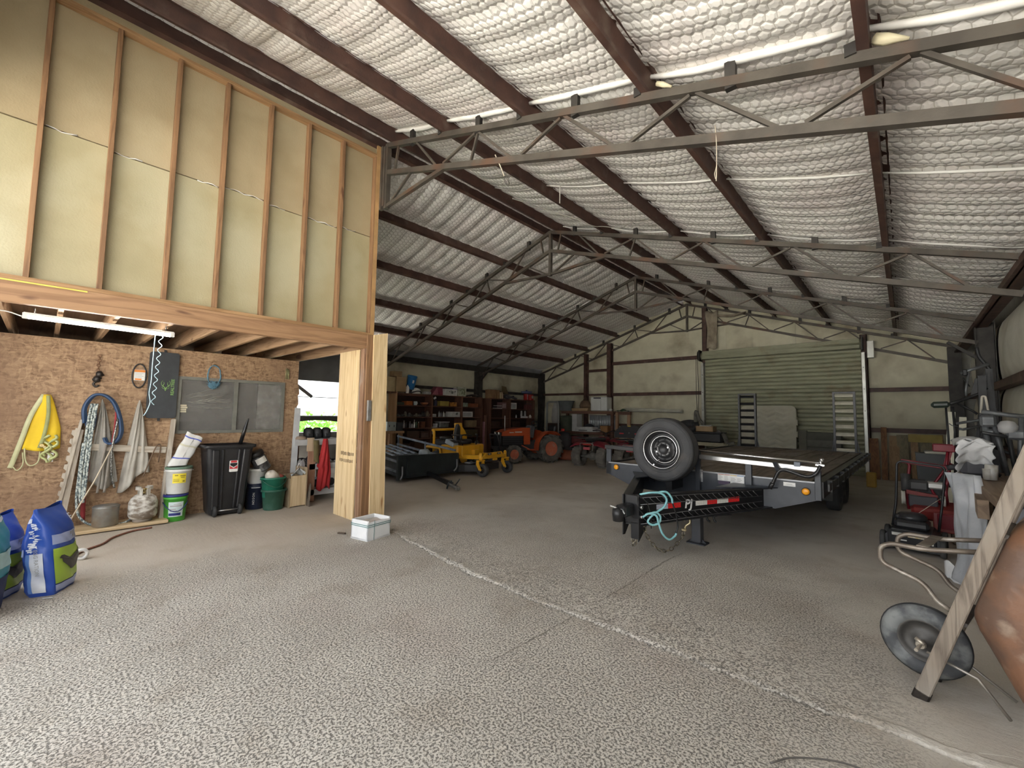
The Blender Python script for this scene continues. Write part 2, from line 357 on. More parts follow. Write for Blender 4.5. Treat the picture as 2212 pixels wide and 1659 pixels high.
# ---- floor
def floor_mat():
    m, nt, b = _newmat('old_concrete'); L = nt.links; b.inputs['Roughness'].default_value = 0.88; b.inputs['Specular IOR Level'].default_value = 0.3
    tc = _n(nt, 'ShaderNodeTexCoord')
    def noise(sc, de=4, st=(1, 1, 1), rg=0.55):
        mp = _n(nt, 'ShaderNodeMapping'); mp.inputs['Scale'].default_value = st; L.new(tc.outputs['Object'], mp.inputs[0])
        n = _n(nt, 'ShaderNodeTexNoise'); n.inputs['Scale'].default_value = sc; n.inputs['Detail'].default_value = de; n.inputs['Roughness'].default_value = rg
        L.new(mp.outputs[0], n.inputs['Vector']); return n.outputs['Fac']
    def mr(v, a, c, t0=0.0, t1=1.0):
        q = _n(nt, 'ShaderNodeMapRange', interpolation_type='SMOOTHSTEP'); q.inputs['From Min'].default_value = a; q.inputs['From Max'].default_value = c
        q.inputs['To Min'].default_value = t0; q.inputs['To Max'].default_value = t1; L.new(v, q.inputs['Value']); return q.outputs[0]
    def math_(op, a, c):
        q = _n(nt, 'ShaderNodeMath', operation=op)
        for i, v in enumerate((a, c)):
            if isinstance(v, float): q.inputs[i].default_value = v
            else: L.new(v, q.inputs[i])
        return q.outputs[0]
    def mix(f, a, c):
        q = _n(nt, 'ShaderNodeMix', data_type='RGBA')
        if isinstance(f, float): q.inputs[0].default_value = f
        else: L.new(f, q.inputs[0])
        for i, v in ((6, a), (7, c)):
            if isinstance(v, tuple): q.inputs[i].default_value = (*v, 1)
            else: L.new(v, q.inputs[i])
        return q.outputs[2]
    sx = _n(nt, 'ShaderNodeSeparateXYZ'); L.new(tc.outputs['Object'], sx.inputs[0])
    # worn-open aggregate across the middle of the near bay, trowelled smooth towards the walls and the back
    big = noise(0.8, 5)
    xw = math_('ADD', sx.outputs[0], math_('MULTIPLY', big, 2.4)); yw = math_('ADD', sx.outputs[1], math_('MULTIPLY', big, 3.0))
    worn = math_('MULTIPLY', mr(xw, -4.6, -3.6), math_('MULTIPLY', mr(xw, 1.5, 0.3), mr(yw, 8.4, 5.4)))
    worn = math_('ADD', math_('MULTIPLY', worn, 0.9), 0.1)
    pits = noise(75, 5, (1, 1, 1), 0.66); grit = noise(210, 2); rake = noise(26, 4, (0.28, 1, 1), 0.6)
    pm = mr(pits, 0.36, 0.52)
    col = mix(mr(big, 0.3, 0.7), (0.50, 0.465, 0.415), (0.61, 0.575, 0.52))
    col = mix(math_('MULTIPLY', mr(noise(2.3, 6), 0.5, 0.72), 0.4), col, (0.36, 0.30, 0.235))
    col = mix(math_('MULTIPLY', mr(noise(0.9, 4, (1, 1, 1)), 0.52, 0.68), 0.35), col, (0.47, 0.395, 0.355))
    dust = mr(math_('ADD', sx.outputs[0], math_('MULTIPLY', big, 1.5)), -3.6, -5.6)
    col = mix(math_('MULTIPLY', dust, 0.55), col, (0.41, 0.345, 0.265))
    pitc = mix(math_('MULTIPLY', math_('SUBTRACT', 1.0, pm), math_('MULTIPLY', worn, 0.95)), col, (0.20, 0.18, 0.16))
    stone = mix(math_('MULTIPLY', mr(grit, 0.58, 0.72), math_('MULTIPLY', worn, 0.7)), pitc, (0.68, 0.64, 0.58))
    fine = mix(math_('MULTIPLY', mr(noise(90, 3), 0.55, 0.75), 0.25), stone, (0.27, 0.24, 0.2))
    L.new(fine, b.inputs['Base Color'])
    h = math_('ADD', math_('MULTIPLY', pm, math_('MULTIPLY', worn, 1.0)), math_('MULTIPLY', grit, 0.25))
    h = math_('ADD', h, math_('MULTIPLY', rake, math_('SUBTRACT', 0.75, math_('MULTIPLY', worn, 0.4))))
    bp = _n(nt, 'ShaderNodeBump'); bp.inputs['Strength'].default_value = 1.0; bp.inputs['Distance'].default_value = 0.0055
    L.new(h, bp.inputs['Height']); L.new(bp.outputs[0], b.inputs['Normal'])
    return m
concrete = floor_mat()
_rn = random.Random(3)
_xs = [-12.6, -11, -9.5, -8, -7, -6.2]+[-5.7+0.03*i for i in range(235)]
_jy = []; _w = 0.0
for x in _xs:
    _w = 0.82*_w+_rn.uniform(-0.012, 0.012)
    _jy.append(2.93+0.035*math.sin(x*0.9+0.5)+0.012*math.sin(x*3.1)+_w + (0.22 if x < -4.9 else 0.22*max(0, (-3.2-x)/1.7)**1.5 if x < -3.2 else 0))
_rows = [(-7.0, 0, 0), (-4.5, 0, 0), (-3, 0, 0), (-2, 0, 0), (-1, 0, 0), (-0.4, 0, 0), (-0.1, 0.0, 0), (-0.02, -0.003, 1), (-0.013, -0.022, 1), (-0.004, -0.026, 1), (0.0, -0.002, 1), (0.008, 0.016, 1), (0.022, 0.025, 1), (0.05, 0.027, 1), (0.075, 0.017, 1), (0.14, 0.012, 0), (0.5, 0.004, 0), (1.2, 0, 0), (2.5, 0, 0), (5, 0, 0), (8, 0, 0), (12.8, 0, 0)]
mb = MB(); nr = len(_rows); vv = []
for i, x in enumerate(_xs):
    amp = 0.75*min(1.0, max(0.0, (x+5.6)/0.6)); j_ = 0.6+0.5*math.sin(x*2.3)*math.sin(x*0.7+1)+_rn.uniform(-0.12, 0.12)
    for dy, z, k in _rows:
        vv.append((x, _jy[i]+dy+(_rn.uniform(-0.006, 0.006)*k), z*amp*(max(0.35, j_) if k and z > 0 else 1)+(_rn.uniform(-0.003, 0.003)*k*amp)))
ff = [(i*nr+j, (i+1)*nr+j, (i+1)*nr+j+1, i*nr+j+1) for i in range(len(_xs)-1) for j in range(nr-1)]
mb.add(vv, ff, False)
floor = obj('floor', mb, concrete, kind='structure', label='rough worn grey concrete slab floor')
jm = M('joint_dirt', (0.17, 0.15, 0.125), None, 20, 0.95)
def strip(pts, w, z, jit, seed):
    r_ = random.Random(seed); P = smooth_path([(p[0], p[1], z) for p in pts], 24); mb = MB(); vs_ = []
    for i, p in enumerate(P):
        t = (P[min(i+1, len(P)-1)]-P[max(i-1, 0)]).normalized(); n_ = Vector((-t.y, t.x, 0)); q = n_*r_.uniform(-jit, jit); ww = w*r_.uniform(0.3, 1.2)
        vs_ += [p+q-n_*ww/2, p+q+n_*ww/2]
    return mb.add(vs_, [(2*i, 2*i+1, 2*i+3, 2*i+2) for i in range(len(P)-1)])
obj('saw_joint', strip([(-1.95, 3.0), (-1.93, 3.6), (-1.95, 4.6), (-1.92, 5.0)], 0.008, 0.006, 0.006, 1), jm, floor, label='dark control joint running away from the seam')
obj('saw_joint', strip([(-1.94, 2.86), (-1.95, 2.4), (-1.97, 2.0)], 0.007, 0.006, 0.006, 2), jm, floor)
gm = M('yard_gravel', (0.52, 0.50, 0.46), (0.43, 0.42, 0.38), 8, 0.9, 0, 0.01, 60)
obj('ground', MB().ab((-40, -45, -0.25), (40, 60, -0.06)), gm, kind='structure', label='pale gravel yard outside the shed')
# ---- insulated roof: two sagging quilted sheets over the purlins
PXR = [-5.55, -4.34, -2.94, -1.57, -0.14, 1.33]; PXL = [-5.81, -7.10, -8.45, -9.85, -11.12, -12.5]
def sheet(xs, side, seed):
    r_ = random.Random(seed); mb = MB(True); Y0, Y1, NY = -1.1, 15.7, 504; NU = 9; cols = []
    for k in range(len(xs)-1):
        for i in range(NU + (1 if k == len(xs)-2 else 0)): cols.append((xs[k]+(xs[k+1]-xs[k])*i/NU, i/NU, k))
    ph = [[r_.uniform(0, 6.28) for _ in range(4)] for _ in range(8)]; vs_ = []
    seams = [1.45, 3.34, 5.46, 7.62, 9.7, 11.72, 13.8]
    for x, t, k in cols:
        s4 = 4*t*(1-t); g = min(1, s4*1.6)
        for j in range(NY+1):
            y = Y0+(Y1-Y0)*j/NY
            sag = 0.055*s4*(1+0.35*math.sin(y*0.8+ph[k][0])+0.25*math.sin(y*2.1+ph[k][1]))
            p_ = 0.305*(1+0.02*math.sin(y*0.37+ph[k][2])); u = (y/p_+0.10*math.sin(y*1.3+ph[k][3])+0.12*math.sin(x*2.2+y*0.5)) % 1.0
            rib = 0.050*(abs(math.sin(math.pi*u))**0.7)*(0.05+0.95*g)*(1.0+0.3*math.sin(y*1.7+ph[k][1]))
            if side > 0: rib *= 0.40+0.60*min(1, max(0, (y-2.5)/5))
            pull = sum(0.045*math.exp(-((y-s_)/0.10)**2) for s_ in seams)*g
            vs_.append((x, y, ztc(x)+0.245-sag-rib+pull*0.6))
    n = NY+1
    mb.add(vs_, [(i*n+j, (i+1)*n+j, (i+1)*n+j+1, i*n+j+1) for i in range(len(cols)-1) for j in range(NY)], True)
    return mb
ceil_r = obj('ceiling', sheet(PXR, 1, 5), hexm, kind='structure', label='white quilted insulation under the right roof slope')
ceil_l = obj('ceiling', sheet(PXL, -1, 6), hexm, kind='structure', label='white quilted insulation under the left roof slope')
def seam(y, xs, r, par, seed, off=0.0):
    r_ = random.Random(seed)
    for k in range(len(xs)-1):
        a, b_ = xs[k], xs[k+1]; s_ = 1 if b_ > a else -1; a += 0.05*s_; b_ -= 0.05*s_; P = []; d = r_.uniform(0.03, 0.055)
        for i in range(11):
            t = i/10; x = a+(b_-a)*t
            P.append((x, y+0.02*math.sin(x*4+seed)+r_.uniform(-.006, .006), ztc(x)+0.215-4*t*(1-t)*d))
        mb = MB(True).tube(P, r, 7, radii=[r*(0.7+0.5*math.sin(math.pi*i/10)) for i in range(11)])
        mb.v = [(p[0], p[1], ztc(p[0])+0.2+(p[2]-ztc(p[0])-0.2)*0.8) for p in mb.v]
        obj('insulation_seam', mb, seamm, par)
seam(3.34, PXR, 0.032, ceil_r, 1); seam(5.46, PXR, 0.016, ceil_r, 2); seam(7.62, PXR, 0.02, ceil_r, 3); seam(9.7, PXR, 0.012, ceil_r, 4); seam(11.72, PXR, 0.016, ceil_r, 5)
seam(11.72, PXL, 0.012, ceil_l, 6); seam(7.62, PXL, 0.008, ceil_l, 7); seam(9.7, PXL, 0.010, ceil_l, 8)
# ---- roof sheet above (keeps daylight out)
rm = M('roof_sheet', (0.35, 0.35, 0.35), None, 3, 0.5, 0.3)
mb = MB(); mb.add([(XL-.3, -1.2, ztc(XL)+0.27), (RX, -1.2, ZT+0.42), (XR+.3, -1.2, ztc(XR)+0.27), (XL-.3, 15.9, ztc(XL)+0.27), (RX, 15.9, ZT+0.42), (XR+.3, 15.9, ztc(XR)+0.27)], [(0, 1, 4, 3), (1, 2, 5, 4)])
obj('roof', mb, rm, kind='structure', label='metal roof sheeting', solid=0.03)
# ---- purlins
def purlin(x, label, y0=-1.0, y1=15.55, h=0.2, w=0.065, face=1):
    s_ = 1 if x > RX else -1; nx, nz = s_*RS/math.hypot(1, RS), 1/math.hypot(1, RS)
    ux = Vector((nz, 0, -s_*RS/math.hypot(1, RS))); uy = Vector((nx, 0, nz)); t = 0.012
    f = face; w2 = w*f
    poly = [(0, 0), (w2, 0), (w2, 0.025), (w2-t*f, 0.025), (w2-t*f, t), (t*f, t), (t*f, h-t), (w2-t*f, h-t), (w2-t*f, h-0.025), (w2, h-0.025), (w2, h), (0, h)]
    if f < 0: poly = poly[::-1]
    o = Vector((x, y1, ztc(x)+0.035))
    return single('roof_purlin', MB().prism(poly, o, ux, uy, y1-y0) if ux.cross(uy).y < 0 else MB().prism(poly, Vector((x, y0, ztc(x)+0.035)), ux, uy, y1-y0), steel, label, 'purlin')
purlin(-0.14, 'red-brown roof purlin on the right slope nearest the right wall', face=1)
purlin(-1.57, 'red-brown roof purlin on the right slope, second in from the right wall', face=1)
purlin(-2.94, 'red-brown roof purlin on the right slope, third in from the right wall', face=1)
purlin(-4.34, 'red-brown roof purlin on the right slope next to the paired ridge purlins', face=1)
purlin(-5.58, 'ridge purlin on the right side of the peak, beside a pale edge', h=0.2)
purlin(-5.80, 'ridge purlin on the left side of the peak above the loft studs', h=0.2, face=-1)
purlin(-7.10, 'dark purlin of the left roof slope, topmost beside the ridge pair', 3.5, face=-1)
purlin(-8.45, 'dark purlin of the left roof slope, second down from the ridge', 3.5, face=-1)
purlin(-9.85, 'dark purlin of the left roof slope, third down from the ridge', 3.5, face=-1)
purlin(-11.12, 'dark purlin of the left roof slope, lowest above the eave strut', 3.5, face=-1)
single('eave_strut', MB().ab((-12.40, 3.4, 3.22), (-12.28, 15.3, 3.42)), dark_steel, 'heavy dark eave strut above the left wall shelves', 'strut')
single('eave_strut', MB().ab((1.02, -0.9, 3.27), (1.17, 15.35, 3.42)).ab((0.98, -0.9, 3.27), (1.04, 15.35, 3.30)), steel, 'dark eave strut along the top of the right wall', 'strut')
# ---- trusses
def truss(y, label, left=True, right=True, sm=truss_steel, cw=0.06):
    t = thing('roof_truss', label, 'truss', (RX, y, 4.6))
    Q = lambda x, z: (x, y, z)
    ct = 0.07
    for s_ in ([1] if right else [])+([-1] if left else []):
        X = lambda d: RX+s_*d
        E_ = 6.72
        obj('top_chord', MB().bar(Q(X(0), ztc(X(0))), Q(X(E_), ztc(X(E_))), cw, ct), sm, t, True)
        zb = lambda d: ztc(X(d))-0.43
        obj('bottom_chord', MB().bar(Q(X(0), zb(0)), Q(X(E_), zb(E_)), cw, ct), sm, t, True)
        top = [0.75, 2.02, 3.29, 4.56, 5.83]; bot = [1.30, 2.66, 3.93, 5.20, 6.4]
        for i in range(5):
            obj('web_rod', MB().bar(Q(X(top[i]), ztc(X(top[i]))-0.03), Q(X(bot[i]-0.06), zb(bot[i])+0.03), 0.028, 0.028), sm, t, True)
            if i < 4: obj('web_rod', MB().bar(Q(X(bot[i]+0.06), zb(bot[i])+0.03), Q(X(top[i+1]-0.05), ztc(X(top[i+1]))-0.03), 0.028, 0.028), sm, t, True)
        obj('web_rod', MB().bar(Q(X(0.28), ztc(X(0.28))-0.03), Q(X(0.2), zb(0.2)+0.03), 0.03, 0.03), sm, t, True)
        obj('web_rod', MB().bar(Q(X(2.02), ztc(X(2.02))-0.03), Q(X(1.9), zb(1.9)+0.03), 0.028, 0.028), sm, t, True)
        obj('tie_strut', MB().bar(Q(X(0), 4.66), Q(X(1.42), zb(1.42)), 0.05, 0.05), sm, t, True)
        obj('web_rod', MB().bar(Q(X(0.12), 4.69), Q(X(0.62), zb(0.62)-0.03), 0.03, 0.03), sm, t, True)
        for d in (0.64, 2.03, 3.42, 4.81):
            x = X(d); obj('purlin_clip', MB().bar(Q(x, ztc(x)-0.05), Q(x, ztc(x)+0.16), 0.05, 0.075), dark_steel, t, True)
        for px in (PXR if s_ > 0 else PXL)[1:5]:
            obj('purlin_clip', MB().box((px-0.03*s_, y, ztc(px)+0.06), (0.06, 0.09, 0.08)), dark_steel, t, True)
    obj('king_post', MB().bar(Q(RX, 4.62), Q(RX, ZT+0.02), 0.06, 0.07, up=(0, 1, 0)), sm, t, True)
    return t
truss(3.32, 'steel roof truss nearest, springing from the loft corner post', left=False)
truss(7.4, 'steel roof truss second from the front, spanning both slopes')
truss(11.5, 'steel roof truss third from the front, dark under both slopes')
truss(15.5, 'steel roof truss against the pale back gable wall')
# ---- back wall: vinyl-faced insulation bulging between columns and girts
def pillow(ax, fix, u0, u1, v0, v1, d, seed, topf=None, nu=14, nv=10, inward=-1):
    """bulged panel; ax 'Y': plane y=fix spanned by x,z ; ax 'X': plane x=fix spanned by y,z"""
    r_ = random.Random(seed); p1, p2, p3 = (r_.uniform(0, 6) for _ in range(3))
    def fn(a, b):
        u = u0+(u1-u0)*a; top = v1 if topf is None else topf(u); v = v0+(top-v0)*b
        e = min(1, 6*a)*min(1, 6*(1-a)); g = (4*b*(1-b))**0.6*(0.55+0.45*e)
        w = d*g+0.014*g*math.sin(a*9+p1)*math.sin(b*5+p2)+0.01*g*math.sin(a*21+p3+b*3)
        return (u, fix+inward*w, v) if ax == 'Y' else (fix+inward*w, u, v)
    return MB(True).grid(fn, nu, nv)
wall_back = obj('wall_back', MB().prism([(XL-.1, -0.1), (XR+.1, -0.1), (XR+.1, ztc(XR)+.2), (RX, ZT+.2), (XL-.1, ztc(XL)+.2)], (0, YB+0.12, 0), (1, 0, 0), (0, 0, 1), 0.1), M('backing', (0.3, 0.29, 0.25)), kind='structure', label='insulated back gable wall')
CB = [-12.38, -9.92, -8.79, -5.05, -0.78, 1.05]
def zt2(x): return ztc(x)+0.22
sd = 10
def bp_(u0, u1, v0, v1, topf=None, d=0.07):
    global sd; sd += 1
    obj('insulation_panel', pillow('Y', YB-0.03, u0, u1, v0, v1, d, sd, topf, max(10, int((u1-u0)*9)), 10), vinyl, wall_back)
bp_(-12.4, -9.92, 0, 2.47); bp_(-12.4, -9.92, 2.5, 3.4, zt2)
bp_(-9.92, -8.79, 0, 2.45); bp_(-9.92, -8.79, 2.47, 3.42); bp_(-9.92, -8.79, 3.45, 4, zt2)
bp_(-8.79, -5.05, 0, 1.2); bp_(-8.79, -5.05, 1.2, 2.4); bp_(-8.79, -5.05, 2.42, 3.66); bp_(-8.79, RX, 3.7, 4, zt2); bp_(RX, -5.05, 3.7, 4, zt2)
bp_(-5.05, -4.4, 3.6, 5, zt2, 0.1); bp_(-4.4, -3.6, 3.6, 5, zt2, 0.12); bp_(-3.6, -2.4, 3.6, 5, zt2, 0.12); bp_(-2.4, -0.78, 3.6, 5, zt2, 0.09)
bp_(-0.78, 1.1, 2.4, 3.4, zt2, 0.11); bp_(-0.78, 1.1, 1.3, 2.37, None, 0.11); bp_(-0.78, 1.1, 0, 1.26, None, 0.05)
for x0, x1, z, h in ((-12.3, -9.92, 2.47, 0.09), (-9.92, -8.79, 3.43, 0.1), (-9.92, -8.79, 2.42, 0.07), (-8.79, -5.05, 3.67, 0.12), (-8.79, -5.05, 2.41, 0.12), (-8.79, -5.05, 1.2, 0.1), (-0.78, 1.0, 2.385, 0.11), (-0.78, 1.0, 1.28, 0.12)):
    obj('girt', MB().ab((x0, YB-0.17, z-h/2), (x1, YB-0.04, z+h/2)), steel, wall_back)
for x, w, zz in ((-9.92, 0.14, 4.15), (-8.79, 0.2, 4.5), (-5.05, 0.16, 5.38), (-0.78, 0.16, 3.95)):
    obj('column', MB().ab((x-w/2, YB-0.26, 0), (x-w/2+0.02, YB-0.08, zz)).ab((x-w/2, YB-0.26, 0), (x+w/2, YB-0.24, zz)).ab((x-w/2, YB-0.1, 0), (x+w/2, YB-0.08, zz)).ab((x+w/2-0.02, YB-0.26, 0), (x+w/2, YB-0.08, zz)), steel, wall_back)
for x in (-12.33, 0.98):
    obj('column', MB().ab((x-0.12, YB-0.3, 0), (x+0.12, YB-0.05, ztc(x)-0.02)), dark_steel, wall_back)
torn = M('torn_insulation', (0.42, 0.36, 0.27), (0.24, 0.20, 0.15), 4, 0.85, 0, 0.02, 12)
rr = random.Random(4)
for (x, z, w, h) in ((-4.78, 4.55, 0.34, 1.3), (-4.2, 4.98, 0.8, 0.10)):
    P1, P2 = rr.uniform(0, 6), rr.uniform(0, 6)
    obj('torn_flap', MB(True).grid(lambda a, b: (x+w*(a-.5)*(1-0.25*math.sin(b*3+P1)*b), YB-0.28-0.05*math.sin(a*7+P1)-0.04*math.sin(b*8+P2), z+h*(b-.5)+0.03*math.sin(a*6+P2)), 10, 14), torn, wall_back, solid=0.01)
# ---- right wall
wall_right = obj('wall_right', MB().ab((XR+0.05, -1.0, -0.1), (XR+0.12, YB+.1, 3.72)), M('backing', (0.3, 0.29, 0.25)), kind='structure', label='insulated right side wall')
for k, (y0, y1) in enumerate(((-1.0, 3.2), (3.4, 7.3), (7.5, 11.4), (11.6, 15.5))):
    for z0, z1 in ((0, 1.05), (1.08, 2.14), (2.2, 3.32)):
        sd += 1
        obj('insulation_panel', pillow('X', XR+0.02, y0, y1, z0, z1, 0.13, sd, None, 26, 10), M('side_vinyl', (0.70, 0.68, 0.60), (0.60, 0.58, 0.5), 3, 0.5, 0, 0.004, 9, c3=(0.42, 0.36, 0.25), s3=0.8, t3=(0.5, 0.8)), wall_right)
for z in (2.17, 1.06):
    obj('girt', MB().ab((XR-0.16, -1, z-0.06), (XR-0.02, 15.5, z+0.06)), steel, wall_right)
for y in (11.5,):
    obj('column', MB().ab((1.0, y-0.09, 0), (1.015, y+0.09, 3.35)).ab((1.24, y-0.09, 0), (1.255, y+0.09, 3.35)).ab((1.0, y-0.01, 0), (1.25, y+0.01, 3.35)).bar((1.04, y, 2.7), (0.65, y, 3.05), 0.05, 0.05), dark_steel, wall_right, label='dark steel column standing against the wall')
# ---- left wall with the open bay beyond the doorway
wall_left = obj('wall_left', MB().ab((XL-0.1, 6.6, -0.1), (XL-0.02, YB+.1, 3.72)).ab((XL-0.1, 2.0, 2.42), (XL-0.02, 6.6, 3.72)).ab((XL-0.1, -1.0, -0.1), (XL-0.02, 4.0, 3.72)).ab((XL-0.1, 4.0, -0.1), (XL-0.02, 6.6, 0.95)), M('grey_tin', (0.25, 0.26, 0.27), (0.2, 0.2, 0.21), 2, 0.6, 0.2), kind='structure', label='left side wall with an open bay')
for k, (y0, y1) in enumerate(((6.7, 11.4), (11.6, 15.5))):
    for z0, z1 in ((0, 1.2), (1.25, 2.42), (2.5, 3.3)):
        sd += 1; obj('insulation_panel', pillow('X', XL, y0, y1, z0, z1, 0.09, sd, None, 26, 8, 1), vinyl, wall_left)
obj('girt', MB().ab((XL+0.02, 6.6, 2.4), (XL+0.14, 15.5, 2.5)), dark_steel, wall_left)
for y in (6.6, 11.5):
    obj('column', MB().ab((XL+.04, y-0.11, 0), (XL+0.3, y+0.11, 3.2)).bar((XL+.2, y, 2.75), (XL+.75, y, 3.25), 0.05, 0.05), dark_steel, wall_left)
for z, h in ((1.95, 0.02), (1.40, 0.05)):
    obj('rail', MB().ab((XL-0.05, 4.0, z-h/2), (XL, 6.6, z+h/2)), M('rail_grey', (0.33, 0.33, 0.34)), wall_left)
obj('shade_net', MB().grid(lambda a, b: (XL+0.02+0.02*math.sin(a*17), 4.0+2.6*a, 1.40-b*(0.14+0.03*math.sin(a*9))), 24, 3), M('shade_cloth', (0.09, 0.09, 0.09)), wall_left)
obj('brace', MB().bar((XL+0.05, 4.5, 2.42), (XL+0.05, 5.15, 1.95), 0.05, 0.09), M('rail_grey', (0.33, 0.33, 0.34)), wall_left)
# ---- front gable above the wide opening the daylight comes through
obj('wall_front', MB().prism([(XL, 3.3), (-5.7, 3.3), (-5.7, 4.2), (-1.2, 4.2), (XR+.1, 3.4), (XR+.1, ztc(XR)+.2), (RX, ZT+.3), (XL, ztc(XL)+.2)], (0, -1.0, 0), (1, 0, 0), (0, 0, 1), 0.1).ab((XL, -1.1, -0.1), (-7.1, -1.0, 3.3)), M('grey_tin', (0.25, 0.26, 0.27)), kind='structure', label='front gable wall over the open vehicle entrance')
# ---- roll-up door
dm = M('olive_curtain', (0.36, 0.365, 0.25), (0.28, 0.285, 0.195), 3, 0.5, 0.1, 0.0005, 40, c3=(0.22, 0.17, 0.10), s3=1.4, t3=(0.6, 0.8), stretch=(0.6, 1, 2.5))
door = obj('door_1', MB().grid(lambda a, b: (-5.02+4.18*a, YB-0.30-0.032*(abs(math.sin(math.pi*b*29))**0.6), 0.0+3.56*b), 1, 29*8, False), dm, kind='structure', label='olive green corrugated roll-up door')
obj('hood', MB(True).lathe([(0.14, -5.12), (0.145, -0.82)], (0, YB-0.36, 3.66), 'X', 28), dm, door)
obj('hood', MB().grid(lambda a, b: (-5.06+4.2*a, YB-0.50-0.004*math.cos(b*40), 3.54+0.27*b), 1, 24), dm, door)
for x in (-5.15, -0.8): obj('end_bracket', MB().ab((x-0.015, YB-0.55, 3.48), (x+0.015, YB-0.2, 3.86)), dark_steel, door)
obj('chain_wheel', MB(True).lathe([(0.17, -0.02), (0.19, 0), (0.17, 0.02)], (-5.2, YB-0.37, 3.68), 'X', 20), dark_steel, door)
obj('pull_chain', MB().tube([(-5.2, YB-0.55, 3.6), (-5.19, YB-0.5, 2.4), (-5.2, YB-0.55, 1.2)], 0.008, 5).tube([(-5.26, YB-0.5, 3.6), (-5.27, YB-0.5, 2.3), (-5.21, YB-0.55, 1.2)], 0.008, 5), dark_steel, door)
galv = M('galvanised', (0.62, 0.63, 0.58), (0.5, 0.5, 0.46), 6, 0.35, 0.4)
for x in (-5.07, -0.79):
    obj('track', MB().ab((x-0.045, YB-0.46, 0), (x+0.045, YB-0.42, 3.42)).ab((x-0.045, YB-0.46, 0), (x-0.035, YB-0.26, 3.42)).ab((x+0.035, YB-0.46, 0), (x+0.045, YB-0.26, 3.42)), galv, door)
    obj('bolt', MB().box((x, YB-0.47, 3.0), (0.02, 0.02, 0.02)).box((x, YB-0.47, 2.4), (0.02, 0.02, 0.02)).box((x, YB-0.47, 1.8), (0.02, 0.02, 0.02)), dark_steel, door)
obj('gear_box', MB().ab((-0.7, YB-0.5, 3.25), (-0.55, YB-0.38, 3.72), 0.01), galv, door)
# ================================================================ LOFT: stud wall, floor beam, joists, chipboard wall below
pine_dark = WOOD('aged_pine', (0.30, 0.165, 0.08), (0.20, 0.105, 0.05), 'Z', 10, 0.65, knots=(0.13, 0.06, 0.03))
beam_w = WOOD('beam_pine', (0.38, 0.22, 0.115), (0.26, 0.14, 0.07), 'Y', 9, 0.65, knots=(0.12, 0.055, 0.03))
joist_w = WOOD('joist_pine', (0.42, 0.27, 0.16), (0.29, 0.175, 0.095), 'X', 9, 0.7, knots=(0.14, 0.07, 0.04))
fresh = WOOD('fresh_board', (0.80, 0.62, 0.37), (0.66, 0.475, 0.25), 'Z', 11, 0.6, knots=(0.40, 0.21, 0.09))
board_u = M('upper_board', (0.40, 0.325, 0.20), (0.35, 0.28, 0.165), 2.0, 0.55, 0, 0.002, 60, c3=(0.44, 0.37, 0.235), s3=0.7, t3=(0.5, 0.65))
board_m = M('insulation_board', (0.42, 0.37, 0.225), (0.37, 0.325, 0.19), 2.0, 0.5, 0, 0.002, 60, c3=(0.47, 0.435, 0.29), s3=0.7, t3=(0.5, 0.65))  # paler c3 patches put reflected light into the board colour
LX = -5.80
wl = obj('wall_loft', MB().ab((LX-0.155, -1.0, 2.67), (LX-0.135, 3.26, 5.72)), M('loft_back', (0.42, 0.37, 0.24)), kind='structure', label='open-studded loft wall facing the main bay')
SY = [-0.66, -0.18, 0.30, 0.80, 1.26, 1.74, 2.21, 2.69, 3.20]
for i, y in enumerate(SY):
    zt_ = 5.44
    obj('stud', MB().ab((LX-0.09, y-0.02, 2.715), (LX, y+0.02, zt_), 0.003), pine_dark, wl)
    if i < len(SY)-1:
        y2 = SY[i+1]; r_ = random.Random(i)
        zs = 4.18+0.02*math.sin(i*2)
        obj('board_panel', MB().ab((LX-0.135, y-0.01, 2.7), (LX-0.092-r_.uniform(0, .006), y2+0.01, zs-0.006)), board_m, wl)
        obj('board_panel', MB().ab((LX-0.135, y-0.01, zs+0.006), (LX-0.092-r_.uniform(0, .004), y2+0.01, 5.45)), board_u, wl)
        # torn white paper along the seam
        pts = [(LX-0.088, y+0.03+(y2-y-0.06)*k/8, zs+0.012*math.sin(k*1.7+i)) for k in range(9)]
        if i in (1, 2, 3, 4, 5, 6, 7):
            a_, b_ = r_.choice([(0, 5), (2, 9), (4, 9), (0, 9)]); obj('torn_paper', MB().tube(pts[a_:b_], 0.006, 4, radii=[0.003+0.006*r_.random() for _ in pts[a_:b_]]), seamm, wl)
obj('top_plate', MB().ab((LX-0.09, -1.0, 5.44), (LX, 3.22, 5.48)), WOOD('plate_pine', (0.42, 0.25, 0.12), (0.29, 0.16, 0.07), 'Y', 10), wl)
obj('header_panel', MB().ab((LX-0.13, -1.0, 5.46), (LX-0.06, 3.22, 5.70)), board_u, wl)
obj('bottom_plate', MB().ab((LX-0.09, -1.0, 2.675), (LX, 3.22, 2.715)), WOOD('plate_pine', (0.42, 0.25, 0.12), (0.29, 0.16, 0.07), 'Y', 10), wl)
obj('beam', MB().ab((LX-0.02, -1.0, 2.47), (LX+0.022, 3.2, 2.672), 0.004), beam_w, wl, label='long rim beam under the studs')
obj('beam', MB().ab((LX-0.062, -1.0, 2.47), (LX-0.022, 3.2, 2.67), 0.004), beam_w, wl)
obj('chalk_line', MB().ab((LX+0.023, -0.9, 2.655), (LX+0.026, 0.22, 2.668)), M('yellow_strip', (0.75, 0.62, 0.12)), wl, label='yellow strip lying on the beam edge')
obj('corner_flashing', MB().ab((LX-0.02, 3.2, 2.68), (LX+0.005, 3.26, 5.62)), M('edge_ply', (0.50, 0.30, 0.13)), wl)
